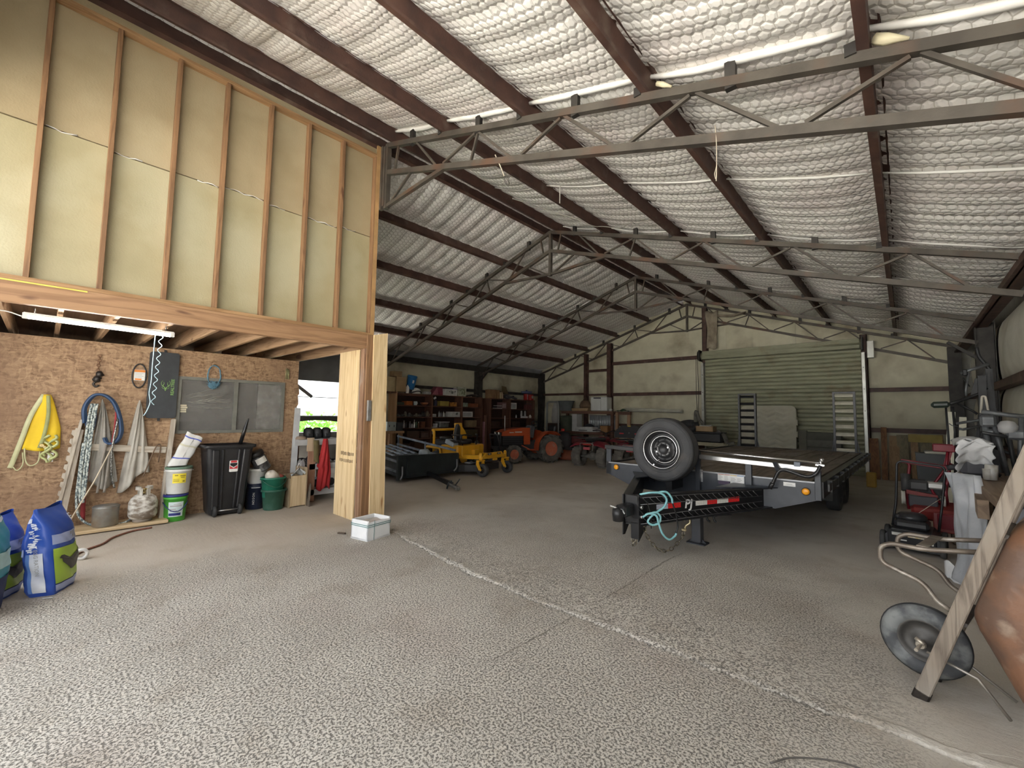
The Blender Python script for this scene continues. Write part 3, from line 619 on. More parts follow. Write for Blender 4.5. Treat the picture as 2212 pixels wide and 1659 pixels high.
obj('corner_bracket', MB().ab((LX-0.0, 3.26, 4.62), (LX+0.05, 3.31, 5.62)).ab((LX+0.06, 3.27, 4.66), (LX+0.11, 3.33, 5.6)), truss_steel, wl)
# loft floor and joists
lf = obj('trim_1', MB().ab((XL, -1.0, 2.67), (LX-0.05, 3.3, 2.69)), WOOD('ply_under', (0.26, 0.17, 0.105), (0.18, 0.115, 0.07), 'X', 5), kind='structure', label='loft floor seen from below')
for i, y in enumerate((-0.75, -0.33, 0.06, 0.46, 0.90, 1.33, 1.83, 2.26, 2.67)):
    obj('joist', MB().ab((-9.6, y-0.02, 2.475), (LX-0.064, y+0.02, 2.668), 0.003), joist_w, lf)
obj('joist', MB().ab((-12.4, 3.16, 2.475), (LX-0.064, 3.2, 2.668), 0.003), joist_w, lf, label='outermost joist over the doorway')
obj('wiring_box', MB().ab((-6.55, 0.80, 2.42), (-6.42, 0.90, 2.475), 0.01), M('white_plastic', (0.8, 0.8, 0.77)), lf)
# chipboard wall
def osb_mat():
    m, nt, b = _newmat('strand_board'); L = nt.links; b.inputs['Roughness'].default_value = 0.72
    tc = _n(nt, 'ShaderNodeTexCoord'); cols = None
    nz = _n(nt, 'ShaderNodeTexNoise'); nz.inputs['Scale'].default_value = 7; nz.inputs['Detail'].default_value = 3; L.new(tc.outputs['Object'], nz.inputs['Vector'])
    sc_ = _n(nt, 'ShaderNodeVectorMath', operation='SCALE'); sc_.inputs['Scale'].default_value = 0.10; L.new(nz.outputs['Color'], sc_.inputs[0])
    ad = _n(nt, 'ShaderNodeVectorMath', operation='ADD'); L.new(tc.outputs['Object'], ad.inputs[0]); L.new(sc_.outputs[0], ad.inputs[1])
    outs = []
    for ang, s in ((0.35, (1, 15, 48)), (-0.8, (1, 48, 17)), (1.1, (1, 17, 44))):
        mp = _n(nt, 'ShaderNodeMapping'); mp.inputs['Rotation'].default_value = (ang, 0, 0); mp.inputs['Scale'].default_value = s; L.new(ad.outputs[0], mp.inputs[0])
        vo = _n(nt, 'ShaderNodeTexVoronoi'); vo.inputs['Scale'].default_value = 1.0; L.new(mp.outputs[0], vo.inputs['Vector'])
        sp = _n(nt, 'ShaderNodeSeparateColor'); L.new(vo.outputs['Color'], sp.inputs[0]); outs.append(sp.outputs[0])
    s1 = _n(nt, 'ShaderNodeMath', operation='ADD'); L.new(outs[0], s1.inputs[0]); L.new(outs[1], s1.inputs[1])
    s2 = _n(nt, 'ShaderNodeMath', operation='ADD'); L.new(s1.outputs[0], s2.inputs[0]); L.new(outs[2], s2.inputs[1])
    dv = _n(nt, 'ShaderNodeMath', operation='DIVIDE'); dv.inputs[1].default_value = 3.0; L.new(s2.outputs[0], dv.inputs[0])
    cr = _n(nt, 'ShaderNodeValToRGB'); e = cr.color_ramp.elements; e[0].position = 0.15; e[0].color = (0.18, 0.105, 0.054, 1); e[1].position = 0.85; e[1].color = (0.43, 0.29, 0.17, 1)
    q = e.new(0.42); q.color = (0.30, 0.188, 0.108, 1)
    L.new(dv.outputs[0], cr.inputs[0])
    n3 = _n(nt, 'ShaderNodeTexNoise'); n3.inputs['Scale'].default_value = 1.3; n3.inputs['Detail'].default_value = 5; L.new(tc.outputs['Object'], n3.inputs['Vector'])
    r3 = _n(nt, 'ShaderNodeMapRange'); r3.inputs['From Min'].default_value = 0.5; r3.inputs['From Max'].default_value = 0.75; L.new(n3.outputs['Fac'], r3.inputs['Value'])
    mx = _n(nt, 'ShaderNodeMix', data_type='RGBA'); L.new(r3.outputs[0], mx.inputs[0]); L.new(cr.outputs[0], mx.inputs[6]); mx.inputs[7].default_value = (0.25, 0.15, 0.09, 1)
    L.new(mx.outputs[2], b.inputs['Base Color'])
    bp = _n(nt, 'ShaderNodeBump'); bp.inputs['Distance'].default_value = 0.003; bp.inputs['Strength'].default_value = 0.6; L.new(dv.outputs[0], bp.inputs['Height']); L.new(bp.outputs[0], b.inputs['Normal'])
    return m
osb = osb_mat(); OX = -7.85
wy0, wy1, wz0, wz1 = 1.31, 2.78, 1.19, 2.03
ww = obj('wall_workshop', MB().ab((OX-0.02, -1.0, 0), (OX, wy0, 2.42)).ab((OX-0.02, wy1, 0), (OX, 3.0, 2.42)).ab((OX-0.02, wy0, 0), (OX, wy1, wz0)).ab((OX-0.02, wy0, wz1), (OX, wy1, 2.42)), osb, kind='structure', label='strand board partition under the loft')
obj('stud', MB().ab((OX-0.06, 2.93, 0), (OX-0.02, 3.0, 2.42)), joist_w, ww)
for y0, y1, z in ((2.965, 3.03, 1.9), (2.97, 3.025, 1.72), (2.975, 3.02, 1.5)):
    obj('torn_edge', MB().prism([(2.99, z-0.12), (y1, z-0.05), (y1-0.01, z+0.06), (2.99, z+0.14)], (OX-0.018, 0, 0), (0, 1, 0), (0, 0, 1), 0.016), osb, ww)
# window in the partition
frm = M('window_frame_grey', (0.20, 0.20, 0.175), (0.15, 0.15, 0.13), 8, 0.55)
win = obj('window_1', MB().frame(wy1-wy0, wz1-wz0, 0.045, 0.05, (OX, wy0, wz0), (0, 1, 0), (0, 0, 1)), frm, kind='structure', label='grey sliding window in the partition')
obj('mullion', MB().ab((OX-0.015, 2.03, wz0+.045), (OX+0.02, 2.085, wz1-.045)), frm, win)
dusty = bpy.data.materials.new('dusty_glass'); dusty.use_nodes = True; _nt2 = dusty.node_tree; _b2 = _nt2.nodes['Principled BSDF']
_b2.inputs['Base Color'].default_value = (0.24, 0.235, 0.22, 1); _b2.inputs['Roughness'].default_value = 0.22
_tr = _n(_nt2, 'ShaderNodeBsdfTransparent'); _mx = _n(_nt2, 'ShaderNodeMixShader'); _tn = _n(_nt2, 'ShaderNodeTexNoise'); _tn.inputs['Scale'].default_value = 9; _tn.inputs['Detail'].default_value = 6
_mrg = _n(_nt2, 'ShaderNodeMapRange'); _mrg.inputs['From Min'].default_value = 0.3; _mrg.inputs['From Max'].default_value = 0.7; _mrg.inputs['To Min'].default_value = 0.30; _mrg.inputs['To Max'].default_value = 0.60
_tcc = _n(_nt2, 'ShaderNodeTexCoord'); _nt2.links.new(_tcc.outputs['Object'], _tn.inputs['Vector']); _nt2.links.new(_tn.outputs['Fac'], _mrg.inputs['Value'])
_nt2.links.new(_mrg.outputs[0], _mx.inputs[0]); _nt2.links.new(_tr.outputs[0], _mx.inputs[1]); _nt2.links.new(_b2.outputs[0], _mx.inputs[2]); _nt2.links.new(_mx.outputs[0], _nt2.nodes['Material Output'].inputs[0])
obj('pane', MB().ab((OX-0.006, wy0+.045, wz0+.045), (OX-0.002, 2.03, wz1-.045)), dusty, win)
obj('pane', MB().ab((OX-0.012, 2.085, wz0+.045), (OX-0.008, wy1-.045, wz1-.045)), dusty, win)
rr = random.Random(11)
film = M('plastic_film', (0.40, 0.39, 0.35), (0.3, 0.29, 0.26), 5, 0.2)
mb = MB(True)
for k in range(9):
    y0 = rr.uniform(1.4, 1.7); z0 = rr.uniform(1.75, 1.95); a = rr.uniform(-0.1, 0.35)
    P = [(OX+0.004, min(2.02, y0+0.06*i), min(1.975, z0-0.2+a*0.06*i+0.006*math.sin(i*2+k))) for i in range(8)]
    mb.tube(P, 0.003, 4, radii=[0.001+0.004*math.sin(math.pi*i/7) for i in range(8)])
obj('film_wrinkle', mb, film, win, kind='stuff', label='wrinkles of clear plastic film over the pane')
single('white_panel', MB().ab((-7.96, 2.40, 0), (-7.93, 2.78, 2.15)), M('panel_white', (0.80, 0.80, 0.76), (0.7, 0.7, 0.66), 3, .6), 'pale panel standing behind the right window pane', 'panel')
single('dark_backing', MB().ab((-8.10, 1.2, 0), (-8.07, 2.40, 2.2)), M('backing_dim', (0.16, 0.155, 0.14)), 'dark backing standing in for the unlit room behind the window', 'sheet')  # added dark backing; its colour stands in for the unlit room
mb = MB()
for k in range(4): mb.ab((OX+0.001, 1.335+0.02*(k % 2), 1.50+0.03*k), (OX+0.003, 1.42+0.03*rr.random(), 1.525+0.03*k))
obj('paper_scrap', mb, M('old_paper', (0.60, 0.55, 0.40)), win)
# corner post and boards of the doorway
po = obj('trim_2', MB().ab((-5.86, 3.10, 0), (-5.76, 3.22, 2.47), 0.004), WOOD('post_pine', (0.33, 0.20, 0.12), (0.22, 0.12, 0.07), 'Z', 10, grey=(0.36, 0.29, 0.23)), kind='structure', label='brown corner post under the loft')
obj('post_board', MB().ab((-5.76, 3.13, 0.05), (-5.735, 3.26, 2.68), 0.003), pine_dark, po)
obj('switch_box', MB().ab((-5.735, 3.155, 1.42), (-5.70, 3.215, 1.72), 0.006), M('dull_metal', (0.34, 0.33, 0.31), (0.22, 0.21, 0.2), 12, 0.5, 0.5), po, label='grey metal switch box')
obj('plywood_board', MB().ab((-6.47, 3.08, 0.0), (-5.87, 3.10, 2.46)), fresh, po, label='wide fresh yellow board left of the post')
obj('plywood_board', MB().prism([(3.25, 0.03), (3.49, 0.02), (3.44, 2.74), (3.22, 2.68)], (-5.735, 0, 0), (0, 1, 0), (0, 0, 1), 0.025), fresh, po, label='narrow fresh yellow board right of the post')
stn = M('stamp_ink', (0.17, 0.11, 0.06))
mb = MB(); rr = random.Random(5)
for k in range(11): mb.ab((-6.30+0.036*k, 3.0785, 0.90+0.01*rr.random()), (-6.285+0.036*k+0.012*rr.random(), 3.0795, 0.95+0.01*rr.random()))
for k in range(11): mb.ab((-6.33+0.038*k, 3.0785, 0.80+0.01*rr.random()), (-6.318+0.038*k+0.01*rr.random(), 3.0795, 0.845+0.01*rr.random()))
obj('mill_stamp', mb, stn, po)
# ================================================================ UNDER THE LOFT
white = M('white_plastic', (0.82, 0.82, 0.80), (0.74, 0.74, 0.72), 6, 0.4)
black_p = M('black_plastic', (0.022, 0.022, 0.024), (0.014, 0.014, 0.016), 6, 0.38)
greyw = WOOD('weathered_wood', (0.46, 0.41, 0.34), (0.32, 0.275, 0.22), 'Z', 12, 0.8)
greyw_y = WOOD('weathered_wood_y', (0.47, 0.42, 0.35), (0.33, 0.285, 0.225), 'Y', 12, 0.8)
# ---- tube light hanging from the joists
t = thing('tube_light', 'glowing white fluorescent tube light hung under the loft joists', 'lamp', (-6.12, 0.38, 2.39))
A, B = (-6.12, -0.15, 2.405), (-6.12, 0.92, 2.385)
obj('tube', MB(True).tube([A, B], 0.021, 10), M('tube_glow', (1.0, 0.97, 0.92), (1.0, 0.97, 0.92), emit=26.0), t, True)
obj('housing', MB().bar((A[0], A[1]-0.03, A[2]+.024), (B[0], B[1]+.03, B[2]+.024), 0.06, 0.022), white, t, True)
for p in (A, B): obj('end_cap', MB().box((p[0], p[1]+(-0.02 if p is A else .02), p[2]+0.004), (0.055, 0.035, 0.05)), white, t, True)
for y in (-0.11, 0.88): obj('hanger_chain', MB().tube([(-6.12, y, 2.43), (-6.115, y, 2.48)], 0.005, 5).tube([(-6.14, y+.01, 2.43), (-6.10, y, 2.49)], 0.003, 4), M('bright_wire', (0.6, 0.6, 0.6), None, 5, 0.3, 0.8), t, True)
obj('power_cord', MB(True).tube(smooth_path([(-6.12, -0.19, 2.40), (-6.11, -0.30, 2.43), (-6.1, -0.5, 2.42), (-6.1, -0.9, 2.46)], 6), 0.006, 5), white, t, True)
rr = random.Random(8)
cordm = M('pale_blue_cord', (0.50, 0.66, 0.72), (0.38, 0.55, 0.64), 30, 0.6)
P = [(-6.12+0.005*math.sin(i*1.3), 0.845-0.03*(i/38)+0.016*math.sin(i*1.35), 2.37-0.78*i/38) for i in range(39)]
single('pull_cord', MB(True).tube(smooth_path(P, 3), 0.0042, 5), cordm, 'curly pale blue cord dangling from the tube light', 'cord')
P = [(-6.10, 0.79, 2.38), (-6.10, 0.785, 2.05), (-6.10, 0.785, 1.85), (-6.10, 0.775, 1.72), (-6.11, 0.79, 1.62), (-6.11, 0.77, 1.53), (-6.11, 0.745, 1.47)]
single('pull_cord', MB(True).tube(smooth_path(P, 6), 0.0045, 5), cordm, 'straighter pale blue cord beside the curly one', 'cord')
# ---- hung on the chipboard wall
hang = OX+0.004
def cloth(fn, nu=18, nv=24): return MB(True).grid(fn, nu, nv)
t = thing('work_bag', 'yellow work bag with pale straps hung on the chipboard wall', 'bag', (hang, 0.02, 1.0))
yel = M('yellow_cloth', (0.80, 0.56, 0.02), (0.70, 0.47, 0.02), 4, 0.75, 0, 0.004, 18)
def vf(a, b):
    z = 1.70-0.66*a; wl_, wr_ = -0.035-0.125*a**0.8, 0.035+0.10*min(1, a*1.6)**0.8+0.02*a
    y = 0.02+wl_+(wr_-wl_)*b
    return (hang+0.03+0.035*math.sin(math.pi*b)+0.012*math.sin(b*15+a*2)*a, y, z-0.03*math.sin(b*3)*a)
obj('cloth', cloth(vf), yel, t, True, solid=0.006)
pale = M('pale_strap', (0.60, 0.60, 0.36), (0.5, 0.5, 0.28), 9, 0.7)
def ribbon(P, w, d=(1, 0, 0), n=6):
    Q = smooth_path(P, n); mb = MB(True); vs_ = []; d = Vector(d)
    for i, p in enumerate(Q):
        tt = (Q[min(i+1, len(Q)-1)]-Q[max(i-1, 0)]).normalized(); s_ = tt.cross(d); s_ = s_.normalized() if s_.length > 1e-4 else Vector((0, 1, 0))
        vs_ += [p-s_*w/2, p+s_*w/2]
    return mb.add(vs_, [(2*i, 2*i+1, 2*i+3, 2*i+2) for i in range(len(Q)-1)], True)
obj('strap', ribbon([(hang+.05, 0.0, 1.70), (hang+.06, -0.09, 1.45), (hang+.055, -0.15, 1.15), (hang+.04, -0.20, 0.90), (hang+.03, -0.22, 0.82)], 0.045), pale, t, True, solid=0.004)
obj('strap', ribbon([(hang+.075, 0.035, 1.69), (hang+.09, 0.05, 1.45), (hang+.085, 0.03, 1.2), (hang+.08, 0.0, 1.05)], 0.035), M('olive_strap', (0.36, 0.38, 0.16), None, 9, 0.7), t, True, solid=0.004)
obj('cord_loop', MB(True).tube(smooth_path([(hang+.04, -0.12, 1.05), (hang+.05, -0.10, 0.90), (hang+.05, -0.06, 0.84), (hang+.05, 0.0, 0.88), (hang+.04, 0.01, 1.04)], 6), 0.007, 6).tube(smooth_path([(hang+.03, -0.20, 0.84), (hang+.04, -0.16, 0.79), (hang+.04, -0.12, 0.86), (hang+.04, -0.13, 1.0)], 6), 0.006, 6), pale, t, True)
mb = MB(True); rr = random.Random(2)
for k in range(8):
    a = rr.uniform(0, 6); y0, z0 = 0.07+rr.uniform(-.05, .06), 1.12+rr.uniform(-.12, .16)
    P = [(hang+.09+0.02*math.sin(a+i), y0+0.03*math.sin(a+i*1.4), z0-0.035*i) for i in range(5)]
    m_ = ribbon(P, 0.03, (0.8, 0.5, 0.2), 4); mb.add(m_.v, m_.f, True)
obj('tape_tangle', mb, M('lime_tape', (0.52, 0.56, 0.26), (0.40, 0.42, 0.18), 20, 0.4), t, True, solid=0.003, kind='stuff')
obj('buckle', MB(True).lathe([(0.018, -.006), (0.024, 0), (0.018, .006)], (hang+.10, 0.02, 1.08), 'X', 12).lathe([(0.014, -.006), (0.02, 0), (0.014, .006)], (hang+.10, 0.045, 1.06), 'X', 12), M('brass', (0.75, 0.6, 0.3), None, 5, 0.25, 0.9), t, True)
obj('tag', MB().box((hang+.07, 0.10, 0.93), (0.004, 0.05, 0.11)), white, t, True)
# chain of shackles
t = thing('shackle_chain', 'short rusty chain of shackles hanging high on the chipboard', 'chain', (hang+0.01, 0.46, 1.85))
dkm = M('dark_iron', (0.07, 0.06, 0.055), (0.03, 0.028, 0.026), 20, 0.4, 0.7)
mb = MB(True)
for i in range(7): mb.lathe([(0.016, -0.005), (0.022, 0), (0.016, 0.005), (0.011, 0), (0.016, -0.005)], (hang+.02, 0.463-0.001*i, 2.235-0.032*i), 'X' if i % 2 == 0 else 'Y', 10, caps=False)
obj('link_row', mb, M('rust_chain', (0.34, 0.2, 0.12), (0.22, 0.12, 0.08), 25, 0.5, 0.5), t, True)
obj('shackle', MB(True).lathe([(0.012, 0), (0.035, .01), (0.036, .05), (0.02, .075)], (hang+.02, 0.475, 1.955), 'Z', 12).tube([(hang+.03, 0.44, 1.955), (hang+.03, 0.52, 1.985)], 0.012, 8), dkm, t, True)
obj('shackle', MB(True).lathe([(0.015, 0), (0.038, .01), (0.036, .06), (0.02, .08)], (hang+.02, 0.455, 1.885), 'Z', 12).tube([(hang+.03, 0.41, 1.915), (hang+.03, 0.50, 1.94)], 0.012, 8), dkm, t, True)
obj('hook', MB(True).tube(smooth_path([(hang+.02, 0.455, 1.90), (hang+.02, 0.425, 1.86), (hang+.02, 0.45, 1.825), (hang+.02, 0.48, 1.845)], 5), 0.012, 8), dkm, t, True)
# v-belt
t = thing('drive_belt', 'oval black drive belt in an orange and white sleeve on the wall', 'belt', (hang, 0.875, 1.85))
obj('belt', MB(True).tube([(hang+.015, 0.875+0.075*math.cos(a)*(1 if abs(math.sin(a)) < .9 else 1), 2.0+0.165*math.sin(a)) for a in [2*math.pi*i/36 for i in range(36)]], 0.009, 6, closed=True), black_p, t, True)
obj('sleeve', MB().ab((hang+.018, 0.82, 1.935), (hang+.03, 0.935, 2.085)), white, t, True)
obj('sleeve_band', MB().ab((hang+.0305, 0.82, 2.05), (hang+.032, 0.935, 2.082)).ab((hang+.0305, 0.83, 1.94), (hang+.032, 0.90, 1.962)), M('orange_print', (0.82, 0.27, 0.04)), t, True)
mb = MB()
for k in range(4): mb.ab((hang+.0305, 0.83, 2.03-0.02*k), (hang+.0315, 0.83+0.09*(1-.2*(k % 2)), 2.036-0.02*k))
obj('print_lines', mb, M('grey_print', (0.45, 0.45, 0.45)), t, True)
# dark kneeling mat
t = thing('foam_mat', 'charcoal foam mat with a green antler print hung by the window', 'mat', (hang, 1.14, 1.42))
foam = M('charcoal_foam', (0.045, 0.05, 0.055), (0.036, 0.04, 0.044), 8, 0.8, 0, 0.0008, 200)
Rm = Matrix.Rotation(-0.03, 3, 'X')
poly = rrect(0.335, 0.94, 0.035); obj('pad', MB().prism([(p[0], p[1]) for p in poly], (hang+.03, 1.137, 1.885), (0, 1, 0.0), (0, 0, 1), 0.03), foam, t, True)
obj('loop', MB().ab((hang+.035, 1.125, 2.35), (hang+.05, 1.155, 2.39)), black_p, t, True); obj('loop', MB().ab((hang+.035, 1.10, 1.375), (hang+.05, 1.13, 1.42)), black_p, t, True)
gr = M('green_print', (0.22, 0.40, 0.12)); X0 = hang+.063
def antl(s_):
    m_ = MB(True)
    q = lambda pts, r0, r1: m_.tube(smooth_path([(X0, 1.165+s_*a, 1.86+b) for a, b in pts], 5), r0, 5, radii=[r0+(r1-r0)*i/(5*(len(pts)-1)) for i in range(5*(len(pts)-1)+1)])
    q([(0.0, -0.055), (0.008, -0.01), (0.04, 0.02), (0.05, 0.06), (0.035, 0.09)], 0.007, 0.002); q([(0.03, 0.015), (0.02, 0.045), (0.024, 0.07)], 0.005, 0.002); q([(0.004, -0.03), (0.03, -0.02), (0.042, 0.0)], 0.004, 0.002)
    m_.v = [(X0+(p[0]-X0)*0.1, p[1], p[2]) for p in m_.v]; return m_
lg = antl(1); l2 = antl(-1); lg.add(l2.v, l2.f, True); obj('antler_print', lg, gr, t, True)
text('REALTREE', 0.052, gr, t, (X0, 1.245, 1.86), (0, 0, 1), (0, -1, 0), depth=0.0005, bold=0.001)
# blue net of cord over the window
mb = MB(True); rr = random.Random(3)
for k in range(5): mb.tube([(hang+.03+rr.uniform(0, .01), 1.745+(0.085+rr.uniform(-.012, .008))*math.cos(a), 2.07+(0.155+rr.uniform(-.01, .01))*math.sin(a)+0.0) for a in [2*math.pi*i/24 for i in range(24)]], 0.004, 5, closed=True)
for k in range(26):
    a = rr.uniform(3.3, 6.1); b_ = rr.uniform(3.3, 6.1)
    p = lambda an: (hang+.032, 1.745+0.1*math.cos(an), 2.02+0.17*math.sin(an)*0.95)
    mb.tube(smooth_path([p(a), (hang+.05, 1.745+rr.uniform(-.05, .05), 1.94+rr.uniform(-.06, .05)), p(b_)], 4), 0.003, 4)
single('cord_net', mb, M('blue_cord', (0.13, 0.27, 0.36), (0.09, 0.2, 0.28), 30, 0.7), 'bundle of thin blue cord hung over the window top', 'cord')
mb = MB(True)
for k in range(3): mb.tube([(hang+.015, 2.79+0.02*k, 2.28-0.01*k), (hang+.015, 2.785+0.024*k, 2.09)], 0.008, 6)
single('brass_rod', mb, M('brass_dull', (0.42, 0.40, 0.22), (0.3, 0.28, 0.14), 9, 0.4, 0.6), 'three short brass rods on the wall right of the window', 'rod')
# ---- rope bundle and halters
t = thing('rope_bundle', 'thick blue and white ropes looped over a wall peg', 'rope', (hang+0.03, 0.5, 0.15))
blue = M('blue_hose', (0.035, 0.075, 0.16), (0.025, 0.055, 0.12), 12, 0.5); wr = M('twisted_rope', (0.50, 0.54, 0.50), (0.10, 0.13, 0.14), 60, 0.85, 0, 0.004, 90, stretch=(1, 1, 0.6), lo=0.45, hi=0.55)
mb = MB(True)
for k in range(4):
    r_ = random.Random(k); o = r_.uniform(-.012, .012)
    mb.tube(smooth_path([(hang+.06+.02*k, 0.37+o, 1.35), (hang+.07+.02*k, 0.36+o, 1.55), (hang+.07+.02*k, 0.43+o, 1.70), (hang+.07+.02*k, 0.53+o, 1.715), (hang+.07+.02*k, 0.63+o, 1.62), (hang+.07+.02*k, 0.70+o, 1.42), (hang+.06+.02*k, 0.725+o, 1.22), (hang+.06+.02*k, 0.68+o, 1.10), (hang+.06+.02*k, 0.60+o, 1.085), (hang+.06+.02*k, 0.565+o, 1.16)], 8), 0.016, 8)
obj('blue_coil', mb, blue, t, True)
obj('blue_coil', MB(True).tube(smooth_path([(hang+.10, 0.37, 1.5), (hang+.10, 0.40, 1.3), (hang+.08, 0.45, 1.25), (hang+.08, 0.47, 1.45), (hang+.08, 0.44, 1.6)], 6), 0.015, 8), blue, t, True)
mb = MB(True)
for k, dy in enumerate((0, 0.028, 0.052)): mb.tube(smooth_path([(hang+.14, 0.42+dy, 1.60), (hang+.15, 0.40+dy, 1.35), (hang+.15, 0.385+dy, 1.0), (hang+.16, 0.375+dy, 0.6), (hang+.17, 0.39+dy*.5, 0.35)], 8), 0.014, 7)
obj('white_rope', mb, wr, t, True)
obj('white_rope', MB(True).tube(smooth_path([(hang+.14, 0.375, 1.1), (hang+.15, 0.36, 0.7), (hang+.16, 0.355, 0.4), (hang+.18, 0.39, 0.19), (hang+.22, 0.50, 0.075), (hang+.26, 0.66, 0.05), (hang+.27, 0.80, 0.055), (hang+.25, 0.90, 0.10)], 8), 0.014, 7), wr, t, True)
obj('steel_chain', MB(True).tube(smooth_path([(hang+.14, 0.68, 1.4), (hang+.15, 0.655, 1.15), (hang+.15, 0.645, 0.95), (hang+.14, 0.66, 0.7), (hang+.14, 0.70, 0.5)], 7), 0.012, 5), M('chain_steel', (0.42, 0.42, 0.40), (0.12, 0.12, 0.11), 55, 0.35, 0.8, lo=.45, hi=.55), t, True)
obj('red_lead', ribbon([(hang+.12, 0.66, 1.5), (hang+.13, 0.655, 1.25), (hang+.12, 0.64, 1.05)], 0.02), M('red_web', (0.30, 0.035, 0.04), None, 9, 0.8), t, True, solid=.004)
obj('red_lead', ribbon([(hang+.10, 0.42, 1.0), (hang+.11, 0.43, 0.8), (hang+.08, 0.42, 0.45), (hang+.09, 0.43, 0.12)], 0.045), M('red_web', (0.30, 0.035, 0.04)), t, True, solid=.004)
leath = M('grey_leather', (0.30, 0.27, 0.235), (0.2, 0.18, 0.155), 9, 0.7)
for k, yy in enumerate((0.55, 0.615)): obj('strap', ribbon([(hang+.13, yy+.04, 1.1), (hang+.14, yy+0.01, 0.85), (hang+.14, yy, 0.62), (hang+.13, yy-0.01, 0.45)], 0.025), leath, t, True, solid=.004)
def drape(name, label, m, top, left, right, bot, x, seed, cat='cloth'):
    r_ = random.Random(seed); p1, p2 = r_.uniform(0, 6), r_.uniform(0, 6)
    def fn(a, b):
        w = a**0.75; y = top[0]+(left+(right-left)*b-top[0])*w
        zb = bot[0]+(bot[1]-bot[0])*b+0.05*math.sin(b*6+p1)
        z = top[1]+(zb-top[1])*a
        return (x+0.05+0.03*math.sin(b*11+p1+a)*(.3+.7*a)+0.015*math.sin(b*23+a*7+p2)+0.05*math.sin(math.pi*b), y, z)
    return single(name, MB(True).grid(fn, 22, 26), m, label, cat, solid=0.005)
canv = M('grey_canvas', (0.34, 0.32, 0.285), (0.26, 0.245, 0.215), 5, 0.85, 0, 0.006, 25)
drape('work_coat', 'grey canvas coat hung behind the ropes and cross board', canv, (0.52, 1.66), 0.44, 0.73, (0.55, 0.53), hang+.0, 3, 'coat')
drape('canvas_sheet', 'pale grey canvas sheet hung in a point below the foam mat', M('pale_canvas', (0.45, 0.425, 0.375), (0.36, 0.335, 0.29), 5, 0.85, 0, 0.006, 25), (0.895, 1.66), 0.74, 1.06, (0.44, 0.68), hang+.0, 5)
# timber rack
t = thing('timber_rack', 'grey timber rack of uprights and cross board against the chipboard', 'rack', (-7.7, 0.75, 0.0))
obj('upright', MB().bar((-7.62, 1.185, 0.0), (-7.79, 1.285, 1.40), 0.05, 0.09, (1, 0, 0), 0.004), greyw, t, True)
obj('upright', MB().bar((-7.66, 0.16, 0.0), (-7.80, 0.345, 1.39), 0.03, 0.10, (1, 0, 0), 0.004), greyw, t, True)
obj('cross_board', MB().bar((-7.765, 0.36, 1.05), (-7.765, 1.22, 0.965), 0.02, 0.085, (0, 0, 1), 0.003), greyw_y, t, True)
obj('bottom_board', MB().bar((-7.60, 0.20, 0.035), (-7.60, 1.24, 0.035), 0.42, 0.04, (0, 0, 1), 0.004), WOOD('yellow_plank', (0.60, 0.46, 0.28), (0.46, 0.33, 0.18), 'Y', 10), t, True)
mb = MB(); R_ = 12
pts = []
for i in range(R_): a = i/R_; pts += [(0.0, 1.28*a), (0.028, 1.28*(a+.25/R_)), (0.026, 1.28*(a+.7/R_)), (0.0, 1.28*(a+.75/R_))]
pts += [(0.0, 1.28), (-0.075, 1.26), (-0.085, 0.0)]
single('notched_board', MB().prism([(p[0]*-1, p[1]) for p in pts][::-1], (-7.66, 0.17, 0.02), (0, 1, -0.1), (-0.1, 0.10, 1), 0.02), greyw, 'grey board with a notched edge leaning left of the rack', 'board')
single('dowel', MB(True).tube([(-7.52, 0.26, 0.06), (-7.62, 0.50, 0.62), (-7.70, 0.66, 1.08)], 0.008, 6), M('bamboo', (0.72, 0.62, 0.47), None, 9, 0.6), 'thin pale stick slanting across the ropes', 'stick')
single('strap_loop', MB(True).tube(smooth_path([(-7.68, 0.98, 0.62), (-7.70, 1.03, 0.8), (-7.72, 1.10, 1.02), (-7.74, 1.15, 1.03), (-7.75, 1.14, 0.8)], 6), 0.008, 6), M('brown_leather', (0.16, 0.10, 0.06)), 'dark brown strap looped over the cross board', 'strap')
# propane tank
t = thing('propane_tank', 'dented white propane tank with flaking paint below the canvas sheet', 'tank', (-7.55, 0.985, 0.055))
flak = M('flaking_paint', (0.62, 0.60, 0.55), (0.21, 0.17, 0.13), 9, 0.6, 0.1, 0.003, 30, detail=6, lo=0.42, hi=0.58, stretch=(1, 1, 1.8))
obj('body', MB(True).lathe([(0.10, 0.035), (0.135, 0.05), (0.152, 0.09), (0.155, 0.17), (0.152, 0.25), (0.13, 0.31), (0.09, 0.345), (0.03, 0.355)], (0, 0, 0), 'Z', 28), flak, t)
obj('foot_ring', MB(True).lathe([(0.10, 0), (0.105, 0.04)], (0, 0, 0), 'Z', 24), M('rusty_ring', (0.3, 0.26, 0.22)), t)
pw = M('old_white', (0.55, 0.53, 0.48), (0.3, 0.27, 0.22), 8, 0.6)
mb = MB(True)
for s_ in (0, 1):
    for i in range(9):
        a = math.pi*(0.15+0.7*i/8)+math.pi*s_; a2 = a+math.pi*0.7/8
        mb.bar((0.085*math.cos(a), 0.085*math.sin(a), 0.345), (0.085*math.cos(a), 0.085*math.sin(a), 0.44), 0.012, 0.035, (-math.sin(a), math.cos(a), 0)) if i in (0, 8) else None
        if i < 8: mb.bar((0.085*math.cos(a), 0.085*math.sin(a), 0.435), (0.085*math.cos(a2), 0.085*math.sin(a2), 0.435), 0.012, 0.04)
